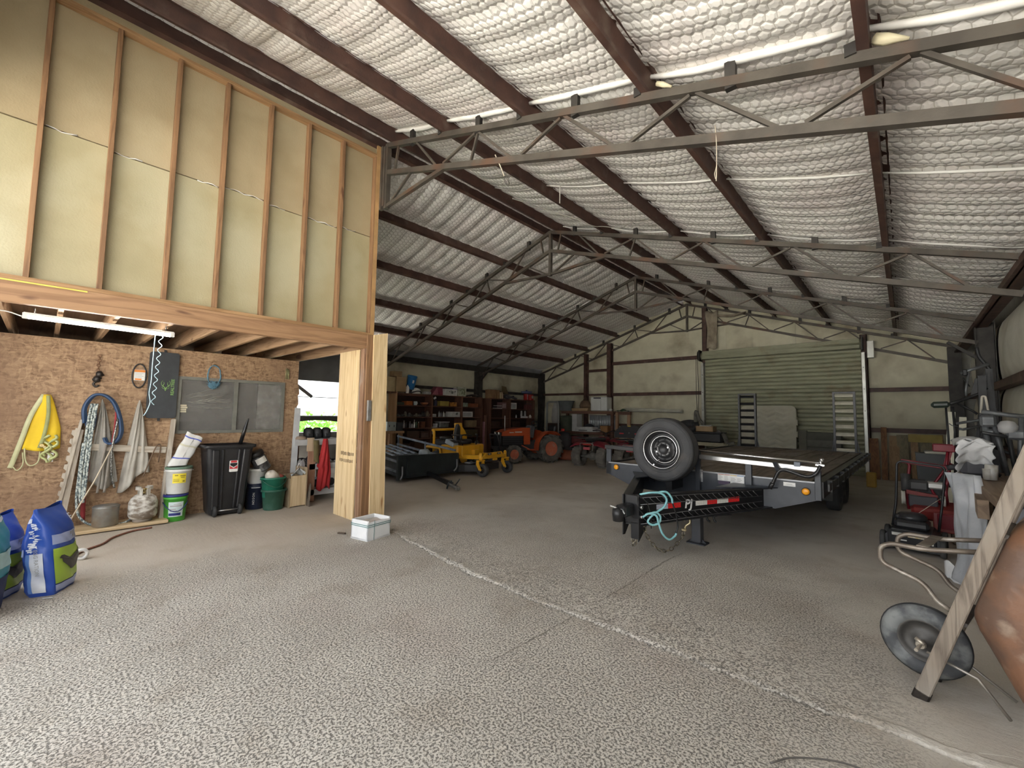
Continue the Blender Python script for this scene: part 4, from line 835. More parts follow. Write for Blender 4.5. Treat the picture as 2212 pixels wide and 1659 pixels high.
obj('collar', mb, pw, t); obj('valve', MB(True).cyl((0, 0, 0.34), (0, 0, 0.41), 0.02).cyl((0, 0, 0.40), (0.05, -0.02, 0.40), 0.018).lathe([(0.03, 0.41), (0.032, 0.425), (0.02, 0.43)], (0, 0, 0), 'Z', 10), M('brass', (0.75, 0.6, 0.3)), t)
# aluminium pot
t = thing('stock_pot', 'dull aluminium pot on the rack board beside the propane tank', 'pot', (-7.56, 0.625, 0.056))
alu = M('dull_aluminium', (0.40, 0.41, 0.40), (0.28, 0.275, 0.26), 5, 0.42, 0.7, c3=(0.3, 0.22, 0.14), s3=4, t3=(.5, .75))
obj('body', MB(True).lathe([(0.115, 0.0), (0.125, 0.01), (0.13, 0.23), (0.136, 0.24), (0.13, 0.245), (0.122, 0.235), (0.115, 0.02), (0.0, 0.015)], (0, 0, 0), 'Z', 28), alu, t)
obj('lid', MB(True).lathe([(0.13, 0.247), (0.12, 0.255), (0.02, 0.265), (0.0, 0.266)], (0, 0, 0), 'Z', 24), alu, t)
# ---- pails left of the bin
def pail(name, label, cat, c, r0, r1, h, m, lidm=None, squash=(1, 1), n=24, rim=True, solid_top=True, th=0.006):
    t = thing(name, label, cat, c)
    prof = [(r0*0.93, 0.0), (r0, 0.008), (r1*0.985, h*0.86)]
    if rim: prof += [(r1*1.03, h*0.865), (r1*1.035, h*0.90), (r1, h*0.905), (r1, h*0.955), (r1*1.035, h*0.96)]
    prof += [(r1*1.03, h), (r1-th, h), (r0-th, 0.02), (0, 0.018)]
    obj('bucket_body', MB(True).lathe(prof, (0, 0, 0), 'Z', n, squash=squash), m, t)
    if lidm: obj('lid', MB(True).lathe([(r1*1.06, h-0.018), (r1*1.07, h+0.006), (r1*0.97, h+0.014), (r1*0.93, h+0.004), (0, h+0.004)], (0, 0, 0), 'Z', n, squash=squash), lidm, t)
    return t
def curved_label(t, name, r, z0, z1, a0, a1, m, n=10, squash=(1, 1), dr=0.0, parent=None):
    fn = lambda a, b: ((r+dr*b)*math.cos(a0+(a1-a0)*a)*squash[0], (r+dr*b)*math.sin(a0+(a1-a0)*a)*squash[1], z0+(z1-z0)*b)
    return obj(name, MB(True).grid(fn, n, 1), m, parent or t)
grn = M('bright_green', (0.10, 0.46, 0.06), (0.08, 0.40, 0.05), 5, 0.4)
t = pail('green_pail', 'bright green pail with a pale label, lowest of the pail stack', 'bucket', (-7.58, 1.335, 0.0), 0.118, 0.135, 0.355, grn, M('navy_lid', (0.03, 0.04, 0.22), None, 5, 0.4))
curved_label(t, 'paper_label', 0.127, 0.07, 0.27, -0.75, 0.55, M('pale_label', (0.62, 0.72, 0.72), (0.5, 0.62, 0.6), 3, 0.5), dr=0.008)
mb = MB(); [mb.add(*(lambda g: (g.v, g.f))(MB().grid(lambda a, b: ((0.1295+.006*(z_/.3))*math.cos(a0_+(a1_-a0_)*a), (0.1295+.006*(z_/.3))*math.sin(a0_+(a1_-a0_)*a), z_+h_*b), 6, 1))) for z_, h_, a0_, a1_ in ((0.235, .008, -.3, .3), (0.205, .02, -.6, .4), (0.165, .016, -.6, -.1), (0.145, .012, -.6, .0))]
obj('print_lines', mb, M('grey_print', (0.45, 0.45, 0.45)), t)
curved_label(t, 'print_band', 0.1285, 0.085, 0.12, -0.72, 0.35, M('navy_lid', (0.03, 0.04, 0.22)), dr=0.002)
obj('wire_handle', MB(True).tube([(0.139*math.cos(a), 0.139*math.sin(a), 0.26-0.12*math.cos(a+0.1)**2) for a in [-1.67+3.14*i/20 for i in range(21)]], 0.005, 6), M('navy_lid', (0.03, 0.04, 0.22)), t)
t = pail('white_pail', 'square white pail with a yellow label stacked on the green pail', 'bucket', (-7.58, 1.35, 0.372), 0.128, 0.150, 0.36, white, M('sage_lid', (0.14, 0.24, 0.17), None, 5, 0.4))
curved_label(t, 'paper_label', 0.146, 0.155, 0.285, -0.62, 0.42, M('yellow_label', (0.85, 0.70, 0.05), (0.75, 0.62, 0.04), 3, 0.5), dr=0.006)
mb = MB(); [mb.add(*(lambda g: (g.v, g.f))(MB().grid(lambda a, b: ((0.1475+.006*((z_-.155)/.13))*math.cos(a0_+(a1_-a0_)*a), (0.1475+.006*((z_-.155)/.13))*math.sin(a0_+(a1_-a0_)*a), z_+h_*b), 6, 1))) for z_, h_, a0_, a1_ in ((0.255, .014, -.45, -.2), (0.25, .012, -.05, .36), (0.228, .01, -.0, .3), (0.205, .006, -.55, -.1), (0.19, .006, -.55, -.1), (0.175, .006, -.55, -.1), (0.17, .02, .15, .33))]
obj('print_lines', mb, M('olive_print', (0.30, 0.24, 0.03)), t)
obj('wire_handle', MB(True).tube([(0.165*math.cos(a), 0.165*math.sin(a), 0.315+0.0*a) for a in [1.3+3.6*i/20 for i in range(21)]], 0.004, 6), white, t)
t = thing('paper_sack', 'white paper sack with blue bands slumped on the sage lid', 'sack', (-7.60, 1.37, 0.755))
wp = M('white_paper', (0.74, 0.74, 0.72), (0.64, 0.64, 0.62), 7, 0.6, 0, 0.004, 20); bl = M('blue_band', (0.10, 0.14, 0.55))
def sackf(a, b, off=0.0):
    s_ = 0.55; th = 2*math.pi*b; z = 0.42*a
    cy = -0.045+0.20*a; ry = 0.105*(1-.12*a); rx = 0.055*(1-.4*a)
    w = 0.006*math.sin(a*14+b*9)
    return (-0.04*a+(rx+off+w)*math.copysign(abs(math.cos(th))**.6, math.cos(th)), cy+(ry+off+w)*math.copysign(abs(math.sin(th))**.6, math.sin(th)), z-0.12*math.sin(th)*a*ry/.1*.5)
obj('paper', MB(True).grid(lambda a, b: sackf(a, b), 14, 28).add([sackf(1, i/28) for i in range(28)], [tuple(range(28))]), wp, t)
for a0 in (0.22, 0.86): obj('printed_band', MB(True).grid(lambda a, b: sackf(a0+0.035*a, b, 0.002), 1, 28), bl, t)
obj('printed_band', MB(True).grid(lambda a, b: sackf(0.60+0.05*a, b, 0.002), 1, 28), M('cream_band', (0.70, 0.68, 0.52)), t)
# ---- black wheeled bin
t = thing('wheeled_bin', 'tall black wheeled rubbish bin with a red and white sticker', 'bin', (-7.582, 1.92, 0.0))
def binf(y0, y1, x0, x1, z): return [(x0, y0, z), (x1, y0, z), (x1, y1, z), (x0, y1, z)]
mb = MB(); secs = []
for z, hw, hd in ((0.02, 0.20, 0.14), (0.06, 0.225, 0.165), (0.95, 0.295, 0.215), (1.0, 0.30, 0.22)):
    poly = rrect(2*hd, 2*hw, 0.05, 4); secs.append([(p[0], p[1], z) for p in poly])
k = len(secs[0]); vs_ = sum(secs, []); mb.add(vs_, [(i*k+j, i*k+(j+1) % k, (i+1)*k+(j+1) % k, (i+1)*k+j) for i in range(3) for j in range(k)], True); mb.add(secs[0], [tuple(range(k))[::-1]])
obj('bin_body', mb, black_p, t)
mb = MB(True); ring = [(rrect(0.48, 0.65, 0.06), 0.985), (rrect(0.50, 0.67, 0.06), 1.0), (rrect(0.50, 0.67, 0.06), 1.03), (rrect(0.44, 0.61, 0.05), 1.035), (rrect(0.42, 0.58, 0.05), 0.9)]
vs_ = [(p[0], p[1], z) for poly, z in ring for p in poly]; mb.add(vs_, [(i*k+j, i*k+(j+1) % k, (i+1)*k+(j+1) % k, (i+1)*k+j) for i in range(4) for j in range(k)], True); mb.add([(p[0], p[1], 0.9) for p in rrect(0.42, 0.58, 0.05)], [tuple(range(k))])
obj('rim', mb, black_p, t)
for y in (-0.155, 0.16):
    s_ = 1 if y > 0 else -1
    obj('rib', MB().bar((0.165, y, 0.1), (0.235, y*1.25, 0.97), 0.085, 0.05, (1, 0, 0), 0.012), black_p, t); obj('rib', MB().bar((0.165, y-s_*0.075, 0.1), (0.225, y*1.25-s_*.09, 0.97), 0.03, 0.03, (1, 0, 0), 0.008), black_p, t)
    w_ = obj('wheel', MB(True).lathe([(0.02, -0.022), (0.07, -0.022), (0.08, -0.012), (0.08, 0.012), (0.07, 0.022), (0.02, 0.022)], (0.175, y, 0.08), 'Y', 20), M('bin_wheel', (0.035, 0.035, 0.035), None, 9, 0.6), t)
obj('axle', MB(True).cyl((0.175, -0.15, 0.08), (0.175, 0.155, 0.08), 0.01), M('bright_wire', (0.6, 0.6, 0.6)), t)
st = obj('sticker', MB().prism(rrect(0.11, 0.165, 0.012), (0.222, 0.04, 0.72), (0, 1, 0), (-0.0, 0.0, 1), 0.003), white, t)
obj('print_lines', MB().prism([(-0.046, 0.0), (0, -0.03), (0.046, 0.0), (0.046, 0.03), (-0.046, 0.03)], (0.2255, 0.04, 0.735), (0, 1, 0), (0, 0, 1), 0.0008), black_p, st)
obj('print_lines', MB().prism([(-0.05, -0.012), (0, -0.05), (0.05, -0.012), (0.05, -0.06), (-0.05, -0.06)], (0.2255, 0.04, 0.74), (0, 1, 0), (0, 0, 1), 0.0007).prism(rrect(0.08, 0.03, 0.012), (0.2255, 0.04, 0.785), (0, 1, 0), (0, 0, 1), 0.0007), M('red_print', (0.62, 0.04, 0.05)), st)
single('black_baton', MB(True).lathe([(0.028, 0), (0.026, 0.25), (0.012, 0.40), (0.01, 0.41)], (0, 0, 0), 'Z', 12), M('gloss_black', (0.015, 0.015, 0.016), None, 9, 0.25), 'tapered black baton sticking up out of the wheeled bin', 'baton', (-7.56, 2.08, 1.02), rot=(-0.22, 0.05, 0))
# ---- pails right of the bin
t = pail('navy_pail', 'navy blue pail with white letters under the white pail by the bin', 'bucket', (-7.66, 2.36, 0.0), 0.125, 0.14, 0.40, M('navy_plastic', (0.022, 0.03, 0.06), None, 6, 0.35))
for i, ch in enumerate('NOSON'):
    a = -0.42
    text(ch, 0.045, white, t, (-7.66+0.142*math.cos(a), 2.36+0.142*math.sin(a), 0.10+0.037*i), (0, 0, 1), (math.sin(a), -math.cos(a), 0), depth=0.0008)
curved_label(t, 'white_flash', 0.141, 0.335, 0.35, -0.7, 0.2, white)
t = pail('white_pail', 'ribbed white pail nested on top of the navy pail', 'bucket', (-7.65, 2.37, 0.392), 0.118, 0.137, 0.235, white)
t = thing('glass_jar', 'black lidded clear jar leaning in the ribbed white pail', 'jar', (-7.60, 2.455, 0.605), rot=(0.5, 0.0, 0))
smoke = M('smoky_plastic', (0.10, 0.10, 0.105), (0.05, 0.05, 0.052), 14, 0.15, coat=0.5, c3=(0.35, 0.35, 0.35), s3=9, t3=(.55, .7))
obj('jar_body', MB(True).lathe([(0.10, 0), (0.112, 0.02), (0.112, 0.22), (0.10, 0.25)], (0, 0, 0), 'Z', 22), smoke, t)
obj('lid', MB(True).lathe([(0.105, 0.25), (0.116, 0.252), (0.116, 0.31), (0.105, 0.325), (0, 0.325)], (0, 0, 0), 'Z', 22), black_p, t)
curved_label(t, 'paper_label', 0.1135, 0.13, 0.225, -0.7, 0.75, white)
dg = M('dark_green_plastic', (0.02, 0.115, 0.075), (0.015, 0.085, 0.055), 5, 0.4)
def oval_pail(label, c, h, m, hr):
    t = thing('feed_bucket', label, 'bucket', c)
    sq = (0.9, 1.0)
    obj('bucket_body', MB(True).lathe([(0.13, 0), (0.14, 0.012), (0.165, h*0.9), (0.182, h*0.91), (0.182, h), (0.17, h), (0.162, h*0.9), (0.135, 0.03), (0, 0.03)], (0, 0, 0), 'Z', 28, squash=sq), m, t)
    obj('wire_handle', MB(True).tube([(0.185*math.cos(a)*.95, 0.187*math.sin(a), h*0.93-hr*math.cos(a)**2) for a in [-1.57+3.14*i/20 for i in range(21)]], 0.006, 6), dg, t)
    return t
oval_pail('worn dark green feed bucket standing on the floor beside the navy pail', (-7.40, 2.545, 0.0), 0.315, M('worn_green', (0.035, 0.11, 0.075), (0.025, 0.085, 0.055), 7, 0.6, c3=(0.07, 0.14, 0.11), s3=6), 0.0)
oval_pail('brighter green feed bucket nested inside the worn one', (-7.40, 2.525, 0.19), 0.315, M('mid_green', (0.022, 0.17, 0.11), (0.018, 0.14, 0.09), 5, 0.45), 0.12)
t = thing('plastic_jug', 'cream plastic jug lying in the top of the green buckets', 'jug', (-7.39, 2.50, 0.52), rot=(0.9, 0.5, 0.2))
cream = M('cream_plastic', (0.66, 0.61, 0.53), (0.58, 0.53, 0.46), 6, 0.5)
obj('jug_body', MB(True).lathe([(0.0, -0.10), (0.075, -0.10), (0.085, -0.085), (0.085, 0.04), (0.06, 0.075), (0.03, 0.085), (0.03, 0.10), (0, 0.10)], (0, 0, 0), 'Z', 22), cream, t)
obj('base_ring', MB(True).lathe([(0.045, -0.101), (0.05, -0.106), (0.055, -0.101)], (0, 0, 0), 'Z', 20, caps=False), cream, t)
single('red_jar', MB(True).lathe([(0.05, 0), (0.05, 0.02), (0.065, 0.03), (0.065, 0.1), (0.05, 0.12), (0, 0.12)], (0, 0, 0), 'Z', 18), M('brick_red', (0.34, 0.07, 0.05)), 'small red-brown jar behind the cream jug', 'jar', (-7.43, 2.60, 0.42), rot=(-0.4, 0, 0))
# ---- boxes and offcuts by the doorway
t = thing('wooden_box', 'open upright plywood box beside the green buckets', 'box', (-7.42, 2.86, 0.0), 0.10)
pb = WOOD('pale_ply', (0.66, 0.52, 0.33), (0.52, 0.38, 0.22), 'Z', 7, 0.7); pb2 = WOOD('dull_ply', (0.40, 0.31, 0.20), (0.3, 0.22, 0.13), 'Z', 7, 0.7)
obj('front_panel', MB().ab((0.105, -0.11, 0.02), (0.118, 0.13, 0.50)), pb, t); obj('side_panel', MB().ab((-0.25, -0.125, 0.0), (0.11, -0.112, 0.46)), pb2, t); obj('side_panel', MB().ab((-0.25, 0.132, 0.0), (0.125, 0.145, 0.62)), pb2, t); obj('back_panel', MB().ab((-0.26, -0.11, 0.0), (-0.25, 0.13, 0.5)), pb2, t); obj('bottom_panel', MB().ab((-0.25, -0.11, 0.01), (0.10, 0.13, 0.022)), pb2, t)
single('white_plank', MB().bar((-7.70, 2.935, 0.50), (-7.78, 2.99, 1.60), 0.02, 0.095, (0, 1, 0)), M('white_board', (0.60, 0.62, 0.63), (0.5, 0.52, 0.54), 5, 0.6), 'grey-white plank leaning at the edge of the doorway', 'plank')
single('plastic_scrap', MB(True).grid(lambda a, b: (-7.46+0.10*a+.02*math.sin(b*9), 2.80+0.22*b, 0.50+0.14*(1-abs(2*b-1))*a+.02*math.sin(a*8+b*6)), 8, 10), M('white_film', (0.62, 0.64, 0.64), None, 6, 0.3), 'crumpled white plastic in the plywood box', 'plastic')
single('cardboard_offcut', MB().prism([(-0.12, 0), (0.13, 0), (0.04, 0.36), (-0.02, 0.34)], (-7.30, 3.02, 0.0), (-1, 0.1, 0), (0.05, 0.12, 1), 0.008), M('dark_card', (0.16, 0.13, 0.10)), 'dark bent card propped right of the plywood box', 'card')
single('cinder_block', MB().ab((-7.72, 2.72, 0.0), (-7.60, 2.77, 0.20)), M('block_grey', (0.32, 0.32, 0.32)), 'narrow grey block behind the green buckets', 'block')
# ---- foam box at the post
t = thing('foam_box', 'white foam box tied with string at the foot of the doorway post', 'box', (-4.98, 2.865, 0.0), 0.20)
fm = M('white_foam', (0.84, 0.85, 0.86), (0.76, 0.77, 0.78), 5, 0.6)
w_, d_, h_ = 0.30, 0.36, 0.235
mb = MB().ab((-w_/2, -d_/2, 0), (w_/2, -d_/2+.025, h_), .006).ab((-w_/2, d_/2-.025, 0), (w_/2, d_/2, h_), .006).ab((w_/2-.025, -d_/2, 0), (w_/2, d_/2, h_-0.02), .006).ab((-w_/2, -d_/2, 0), (-w_/2+.025, d_/2, h_), .006).ab((-w_/2, -d_/2, 0), (w_/2, d_/2, 0.02))
obj('box_body', mb, fm, t)
obj('packing', MB(True).grid(lambda a, b: (-w_/2+.03+(w_-.06)*a, -d_/2+.03+(d_-.06)*b, h_-0.045+0.012*math.sin(a*9)*math.sin(b*7)), 8, 8), M('dirty_foam', (0.55, 0.50, 0.46)), t)
gs = M('teal_string', (0.12, 0.28, 0.27)); e = 0.004
for z in (0.165, 0.185): obj('string', MB(True).tube(round_path([(w_/2+e, -d_/2-e, z), (w_/2+e, d_/2+e, z), (-w_/2-e, d_/2+e, z), (-w_/2-e, -d_/2-e, z)], 0.01, 2, True), 0.004, 5, closed=True), gs, t)
obj('string', MB(True).tube([(w_/2+e, -0.08, h_), (w_/2+e, -0.085, 0.0)], 0.003, 5), gs, t)
single('bark_scrap', MB().box((-5.33, 2.66, 0.010), (0.11, 0.035, 0.018), Matrix.Rotation(0.5, 3, 'Z'), .006), M('dark_bark', (0.10, 0.07, 0.05)), 'scrap of dark bark on the floor by the foam box', 'scrap')
# rope on the floor by the bags, spool
rp = M('red_rope', (0.26, 0.11, 0.07), (0.16, 0.07, 0.05), 40, 0.85)
single('floor_rope', MB(True).tube(smooth_path([(-6.3, 0.28, 0.012), (-6.55, 0.38, 0.012), (-6.75, 0.55, 0.012), (-7.0, 0.66, 0.012), (-7.2, 0.85, 0.012), (-7.25, 1.05, 0.012)], 8), 0.012, 6), rp, 'thin red-brown rope lying across the floor toward the feed bags', 'rope')
single('tape_roll', MB(True).lathe([(0.03, -0.025), (0.055, -0.025), (0.055, 0.025), (0.03, 0.025), (0.03, -0.025)], (-6.25, 0.36, 0.057), 'X', 20, caps=False), white, 'white roll standing behind the blue feed bag', 'roll')
# ---- feed bags
def feed_bag(label, c, rz, h, m, decals, lean=(0, 0), gx=0.19, gy=0.10, sew=None):
    t = thing('feed_bag', label, 'bag', c, rz)
    def fn(u, v, off=0.0):
        # u: perimeter 0..1 from the +x/-y corner anticlockwise, v: height
        a = gx*(0.93+0.10*math.sin(math.pi*min(1, v*1.3)))+0.015*v; b = gy*(1-0.12*v-0.80*max(0, v-0.62)/0.38*max(0, v-0.62)/0.38*2.2*0.5)
        b = max(b, 0.012); q = u % 1.0; L_ = [2*gy, 2*gx, 2*gy, 2*gx]; tot = sum(L_); d = q*tot
        if d < L_[0]: p = (1, -1+2*d/L_[0])
        elif d < L_[0]+L_[1]: p = (1-2*(d-L_[0])/L_[1], 1)
        elif d < 2*L_[0]+L_[1]: p = (-1, 1-2*(d-L_[0]-L_[1])/L_[0])
        else: p = (-1+2*(d-2*L_[0]-L_[1])/L_[1], -1)
        r = 1-0.10*(max(0, abs(p[0])+abs(p[1])-1.5)/0.5)**2
        w = 0.006*math.sin(v*15+q*19)+0.004*math.sin(v*31+q*47)
        bulge = 0.03*math.sin(math.pi*v)*(1-p[0]**2)*(1 if abs(p[1]) > .99 else 0)
        base = 1-0.10*max(0, 0.08-v)/0.08
        x = p[0]*a*r*base; y = p[1]*(b+bulge)*r*base
        s_ = 1+ (off+w)/max(0.08, math.hypot(x, y))
        return (x*s_+lean[0]*v, y*s_+lean[1]*v, h*v+0.012*v*math.sin(q*12))
    obj('sack', MB(True).grid(lambda a, b: fn(a, b), 56, 26).add([fn(i/56, 0) for i in range(56)], [tuple(range(56))[::-1]]), m, t)
    for nm, u0, u1, v0, v1, mm in decals:
        obj(nm, MB(True).grid(lambda a, b: fn(u0+(u1-u0)*a, v0+(v1-v0)*b, 0.0022+0.0004*len(nm)), 14, 14), mm, t)
    return t, fn
bb = M('bag_blue', (0.035, 0.10, 0.46), (0.028, 0.08, 0.40), 3, 0.35); lb = M('bag_light_blue', (0.13, 0.27, 0.68), None, 4, 0.4); lime = M('bag_lime', (0.42, 0.62, 0.06), (0.33, 0.5, 0.06), 4, 0.4, c3=(0.52, 0.68, 0.12), s3=7); navy = M('bag_navy', (0.015, 0.025, 0.10)); pwt = M('bag_white', (0.76, 0.78, 0.84), (0.62, 0.66, 0.78), 9, 0.4); lav = M('bag_lavender', (0.42, 0.50, 0.80)); hen = M('hen_print', (0.075, 0.07, 0.065), (0.04, 0.036, 0.034), 14, 0.5)
uA, uB = 0.0, 2*0.10/(4*0.10+4*0.19); uC = uB+2*0.19/(4*0.10+4*0.19)
def hen_decal(t, fn, u0, v0, su, sv):
    pts = [(0.0, 0.62), (0.05, 0.72), (0.13, 0.72), (0.20, 0.60), (0.36, 0.52), (0.55, 0.60), (0.75, 0.72), (0.95, 0.80), (1.0, 0.60), (0.90, 0.35), (0.75, 0.12), (0.55, 0.0), (0.42, 0.02), (0.38, 0.12), (0.22, 0.30), (0.10, 0.45), (0.08, 0.58)]
    mb = MB(True); cx, cy = 0.5, 0.38; n = len(pts); vs_ = []
    for s_ in (0.0, 0.5, 1.0):
        for i in range(n*2):
            p = pts[(i//2) % n]; q = pts[((i+1)//2) % n]; x, y = (p[0]+q[0])/2, (p[1]+q[1])/2
            vs_.append(fn(u0+su*(cx+(x-cx)*s_), v0+sv*(cy+(y-cy)*s_), 0.0125))
    mb.add(vs_, [(k*2*n+i, k*2*n+(i+1) % (2*n), (k+1)*2*n+(i+1) % (2*n), (k+1)*2*n+i) for k in range(2) for i in range(2*n)], True)
    obj('hen_print', mb, hen, t)
side = [('foot_band', uB+.015, uC-.0, 0.03, 0.11, lav), ('navy_rule', uB+.015, uC, 0.11, 0.125, navy), ('picture_panel', uB+.015, uC, 0.125, 0.53, lime), ('upper_band', uB+.01, uC, 0.58, 0.69, lav), ('grey_patch', uB+.20*.9, uC, 0.59, 0.68, M('bag_grey', (0.30, 0.32, 0.40)))]
t, fn = feed_bag('blue feed bag with a black hen picture, closest to the doorway', (-5.42, 0.15, 0.0), -0.42, 0.70, bb, [('gusset_stripe', 0.055, 0.125, 0.05, 0.50, pwt), ('gusset_shade', 0.035, 0.06, 0.05, 0.50, lb), ('gusset_label', 0.0, 0.022, 0.48, 0.56, lav), ('barcode_tag', 0.028, 0.06, 0.85, 0.90, pwt)]+side, lean=(0.0, -0.07))
hen_decal(t, fn, uB+0.06, 0.22, 0.26, 0.30)
rr = random.Random(21); mb = MB()
for k in range(15):
    u0, v0 = 0.035+rr.uniform(0, .05), 0.52+0.022*k; mb.add(*(lambda g: (g.v, g.f))(MB().grid(lambda a, b: fn(u0+0.05*rr.uniform(.5, 1)*a, v0+0.016*b+0.012*a*rr.uniform(-1, 1), 0.006), 3, 1)))
obj('brand_scrawl', mb, pwt, t)
pF = fn(uB+0.26, 0.84, 0.016); qF = WM[t.name] @ Vector(pF); nF = (WM[t.name].to_3x3() @ Vector((0, 1, 0)))
text('F', 0.10, pwt, t, qF, (-nF.y*-1*-1, nF.x, 0) if False else (nF.cross(Vector((0, 0, 1)))*-1), WM[t.name].to_3x3() @ (Vector(fn(uB+0.26, 0.88, 0))-Vector(fn(uB+0.26, 0.79, 0))), depth=0.0008)
pE = Vector(fn(0.09, 0.40, 0.013)); qE = WM[t.name] @ pE; nE = WM[t.name].to_3x3() @ Vector((1, 0, 0))
text('EGG RATION', 0.036, M('grey_print', (0.45, 0.45, 0.45)), t, qE, (0, 0.12, -1), nE.cross(Vector((0, 0, 1)))*-1, depth=0.0006)
obj('loose_tab', MB().prism([(0, 0), (0.07, 0.02), (0.09, 0.045), (0.02, 0.03)], (0.215, 0.03, 0.004), (0, 1, 0), (1, 0, 0.2), 0.003), white, t)
t, fn = feed_bag('blue feed bag with a hen picture, half hidden behind the other two bags', (-5.50, -0.17, 0.0), -0.42, 0.66, bb, side, lean=(0.0, -0.03))
hen_decal(t, fn, uB+0.03, 0.22, 0.26, 0.30)
teal = M('bag_teal', (0.03, 0.30, 0.36), (0.025, 0.25, 0.31), 4, 0.35)
t, fn = feed_bag('teal and navy feed bag at the left edge of the picture', (-5.10, -0.245, 0.0), -0.22, 0.76, teal, [('lower_panel', 0.0, 0.999, 0.0, 0.36, navy), ('pale_band', 0.0, uC, 0.46, 0.62, M('bag_pale_teal', (0.45, 0.68, 0.72))), ('top_flap', 0.0, uC, 0.90, 0.93, pwt)], lean=(0.06, 0.03))
obj('loose_tab', MB().prism([(0, 0), (0.07, 0.02), (0.09, 0.05), (0.02, 0.04)], (0.215, 0.02, 0.004), (0, 1, 0), (1, 0, 0.3), 0.003), white, t)
# ================================================================ FLATBED TRAILER
grayp = M('trailer_grey', (0.038, 0.044, 0.056), (0.03, 0.035, 0.045), 4, 0.38, 0.1, c3=(0.062, 0.068, 0.08), s3=3, t3=(0.52, 0.75))
blk = M('trailer_black', (0.016, 0.016, 0.018), (0.010, 0.010, 0.011), 4, 0.35, 0.1)
bright = M('bright_steel', (0.72, 0.72, 0.72), (0.6, 0.6, 0.6), 6, 0.25, 0.85)
rub = M('tyre_rubber', (0.055, 0.056, 0.06), (0.038, 0.039, 0.042), 5, 0.75, 0, 0.001, 40, c3=(0.085, 0.08, 0.075), s3=4)
amber = M('amber_lens', (0.95, 0.42, 0.02), (0.85, 0.33, 0.01), 30, 0.25)
ZD = 0.84
tr = thing('flatbed_trailer', 'black and grey flatbed trailer with a spare wheel on its front', 'trailer', (-2.07, 5.95, 0.0), math.radians(-0.8))
# local frame: x across, y back, z up, origin on the floor under the front edge
WH = 1.335
deckw = WOOD('trailer_plank', (0.20, 0.165, 0.135), (0.115, 0.092, 0.075), 'Y', 9, 0.75, grey=(0.26, 0.235, 0.21))
npl = 13; pw_ = (2*WH-0.16)/npl
for i in range(npl):
    x0 = -WH+0.08+i*pw_
    obj('plank', MB().ab((x0+0.004, 0.03, ZD-0.045+0.002*(i % 3)), (x0+pw_-0.004, 6.10, ZD-0.004+0.003*((i*7) % 3)), 0.003), deckw, tr)
# front plate: deeper in the middle
obj('front_plate', MB().prism([(-WH, ZD), (-WH, 0.66), (-0.9, 0.50), (0.9, 0.485), (WH, 0.645), (WH, ZD)], (0, 0.03, 0), (1, 0, 0), (0, 0, 1), 0.03), grayp, tr)
obj('front_lip', MB().ab((-WH, -0.012, ZD-0.012), (WH, 0.03, ZD+0.004)), M('lip_steel', (0.30, 0.31, 0.33), None, 5, 0.35, 0.5), tr)
for s_ in (-1, 1):
    obj('side_rail', MB().ab((s_*WH-0.04, 0.0, ZD-0.17), (s_*WH+0.04, 6.12, ZD+0.008)), blk, tr)
    obj('rub_rail', MB().ab((s_*(WH+0.075)-0.008, 0.1, ZD-0.10), (s_*(WH+0.075)+0.008, 6.1, ZD-0.02)), blk, tr)
    for k in range(11): obj('stake_pocket', MB().ab((s_*(WH+.04), 0.3+k*0.57, ZD-0.13), (s_*(WH+.085), 0.40+k*0.57, ZD+.0)), blk, tr)
obj('cross_frame', MB().ab((-WH, 0.1, ZD-0.13), (WH, 0.16, ZD-0.05)).ab((-WH, 2.0, ZD-0.13), (WH, 2.06, ZD-0.05)).ab((-WH, 4.0, ZD-0.13), (WH, 4.06, ZD-0.05)).ab((-WH, 6.06, ZD-0.2), (WH, 6.13, ZD+.005)).ab((-0.75, 0.1, ZD-0.34), (-0.65, 6.1, ZD-0.1)).ab((0.65, 0.1, ZD-0.34), (0.75, 6.1, ZD-0.1)), blk, tr)
def tyre_prof(R, w, ri, tread=True):
    h = w/2
    return [(ri, -h*0.72), (ri*1.12, -h*0.9), (R*0.80, -h), (R*0.93, -h*0.92), (R*0.985, -h*0.72), (R, -h*0.45), (R, h*0.45), (R*0.985, h*0.72), (R*0.93, h*0.92), (R*0.80, h), (ri*1.12, h*0.9), (ri, h*0.72), (ri, -h*0.72)]
for s_ in (-1, 1):
    for k, y in enumerate((3.35, 4.25)):
        w_ = obj('wheel', MB(True).lathe(tyre_prof(0.325, 0.20, 0.2), (s_*(1.08), y, 0.325), 'X', 28, caps=False), rub, tr)
        obj('rim', MB(True).lathe([(0.2, -0.06), (0.18, -0.03), (0.06, 0.0), (0.0, 0.0)], (s_*(1.08), y, 0.325), 'X', 20, caps=False), blk, w_)
    obj('mud_skirt', MB().ab((s_*1.0-0.12, 2.85, 0.22), (s_*1.0+0.12, 2.88, ZD-0.1)), M('skirt_grey', (0.05, 0.05, 0.05)), tr)
obj('axle', MB().cyl((-1.1, 3.35, 0.325), (1.1, 3.35, 0.325), 0.05), blk, tr); obj('axle', MB().cyl((-1.1, 4.25, 0.325), (1.1, 4.25, 0.325), 0.05), blk, tr)
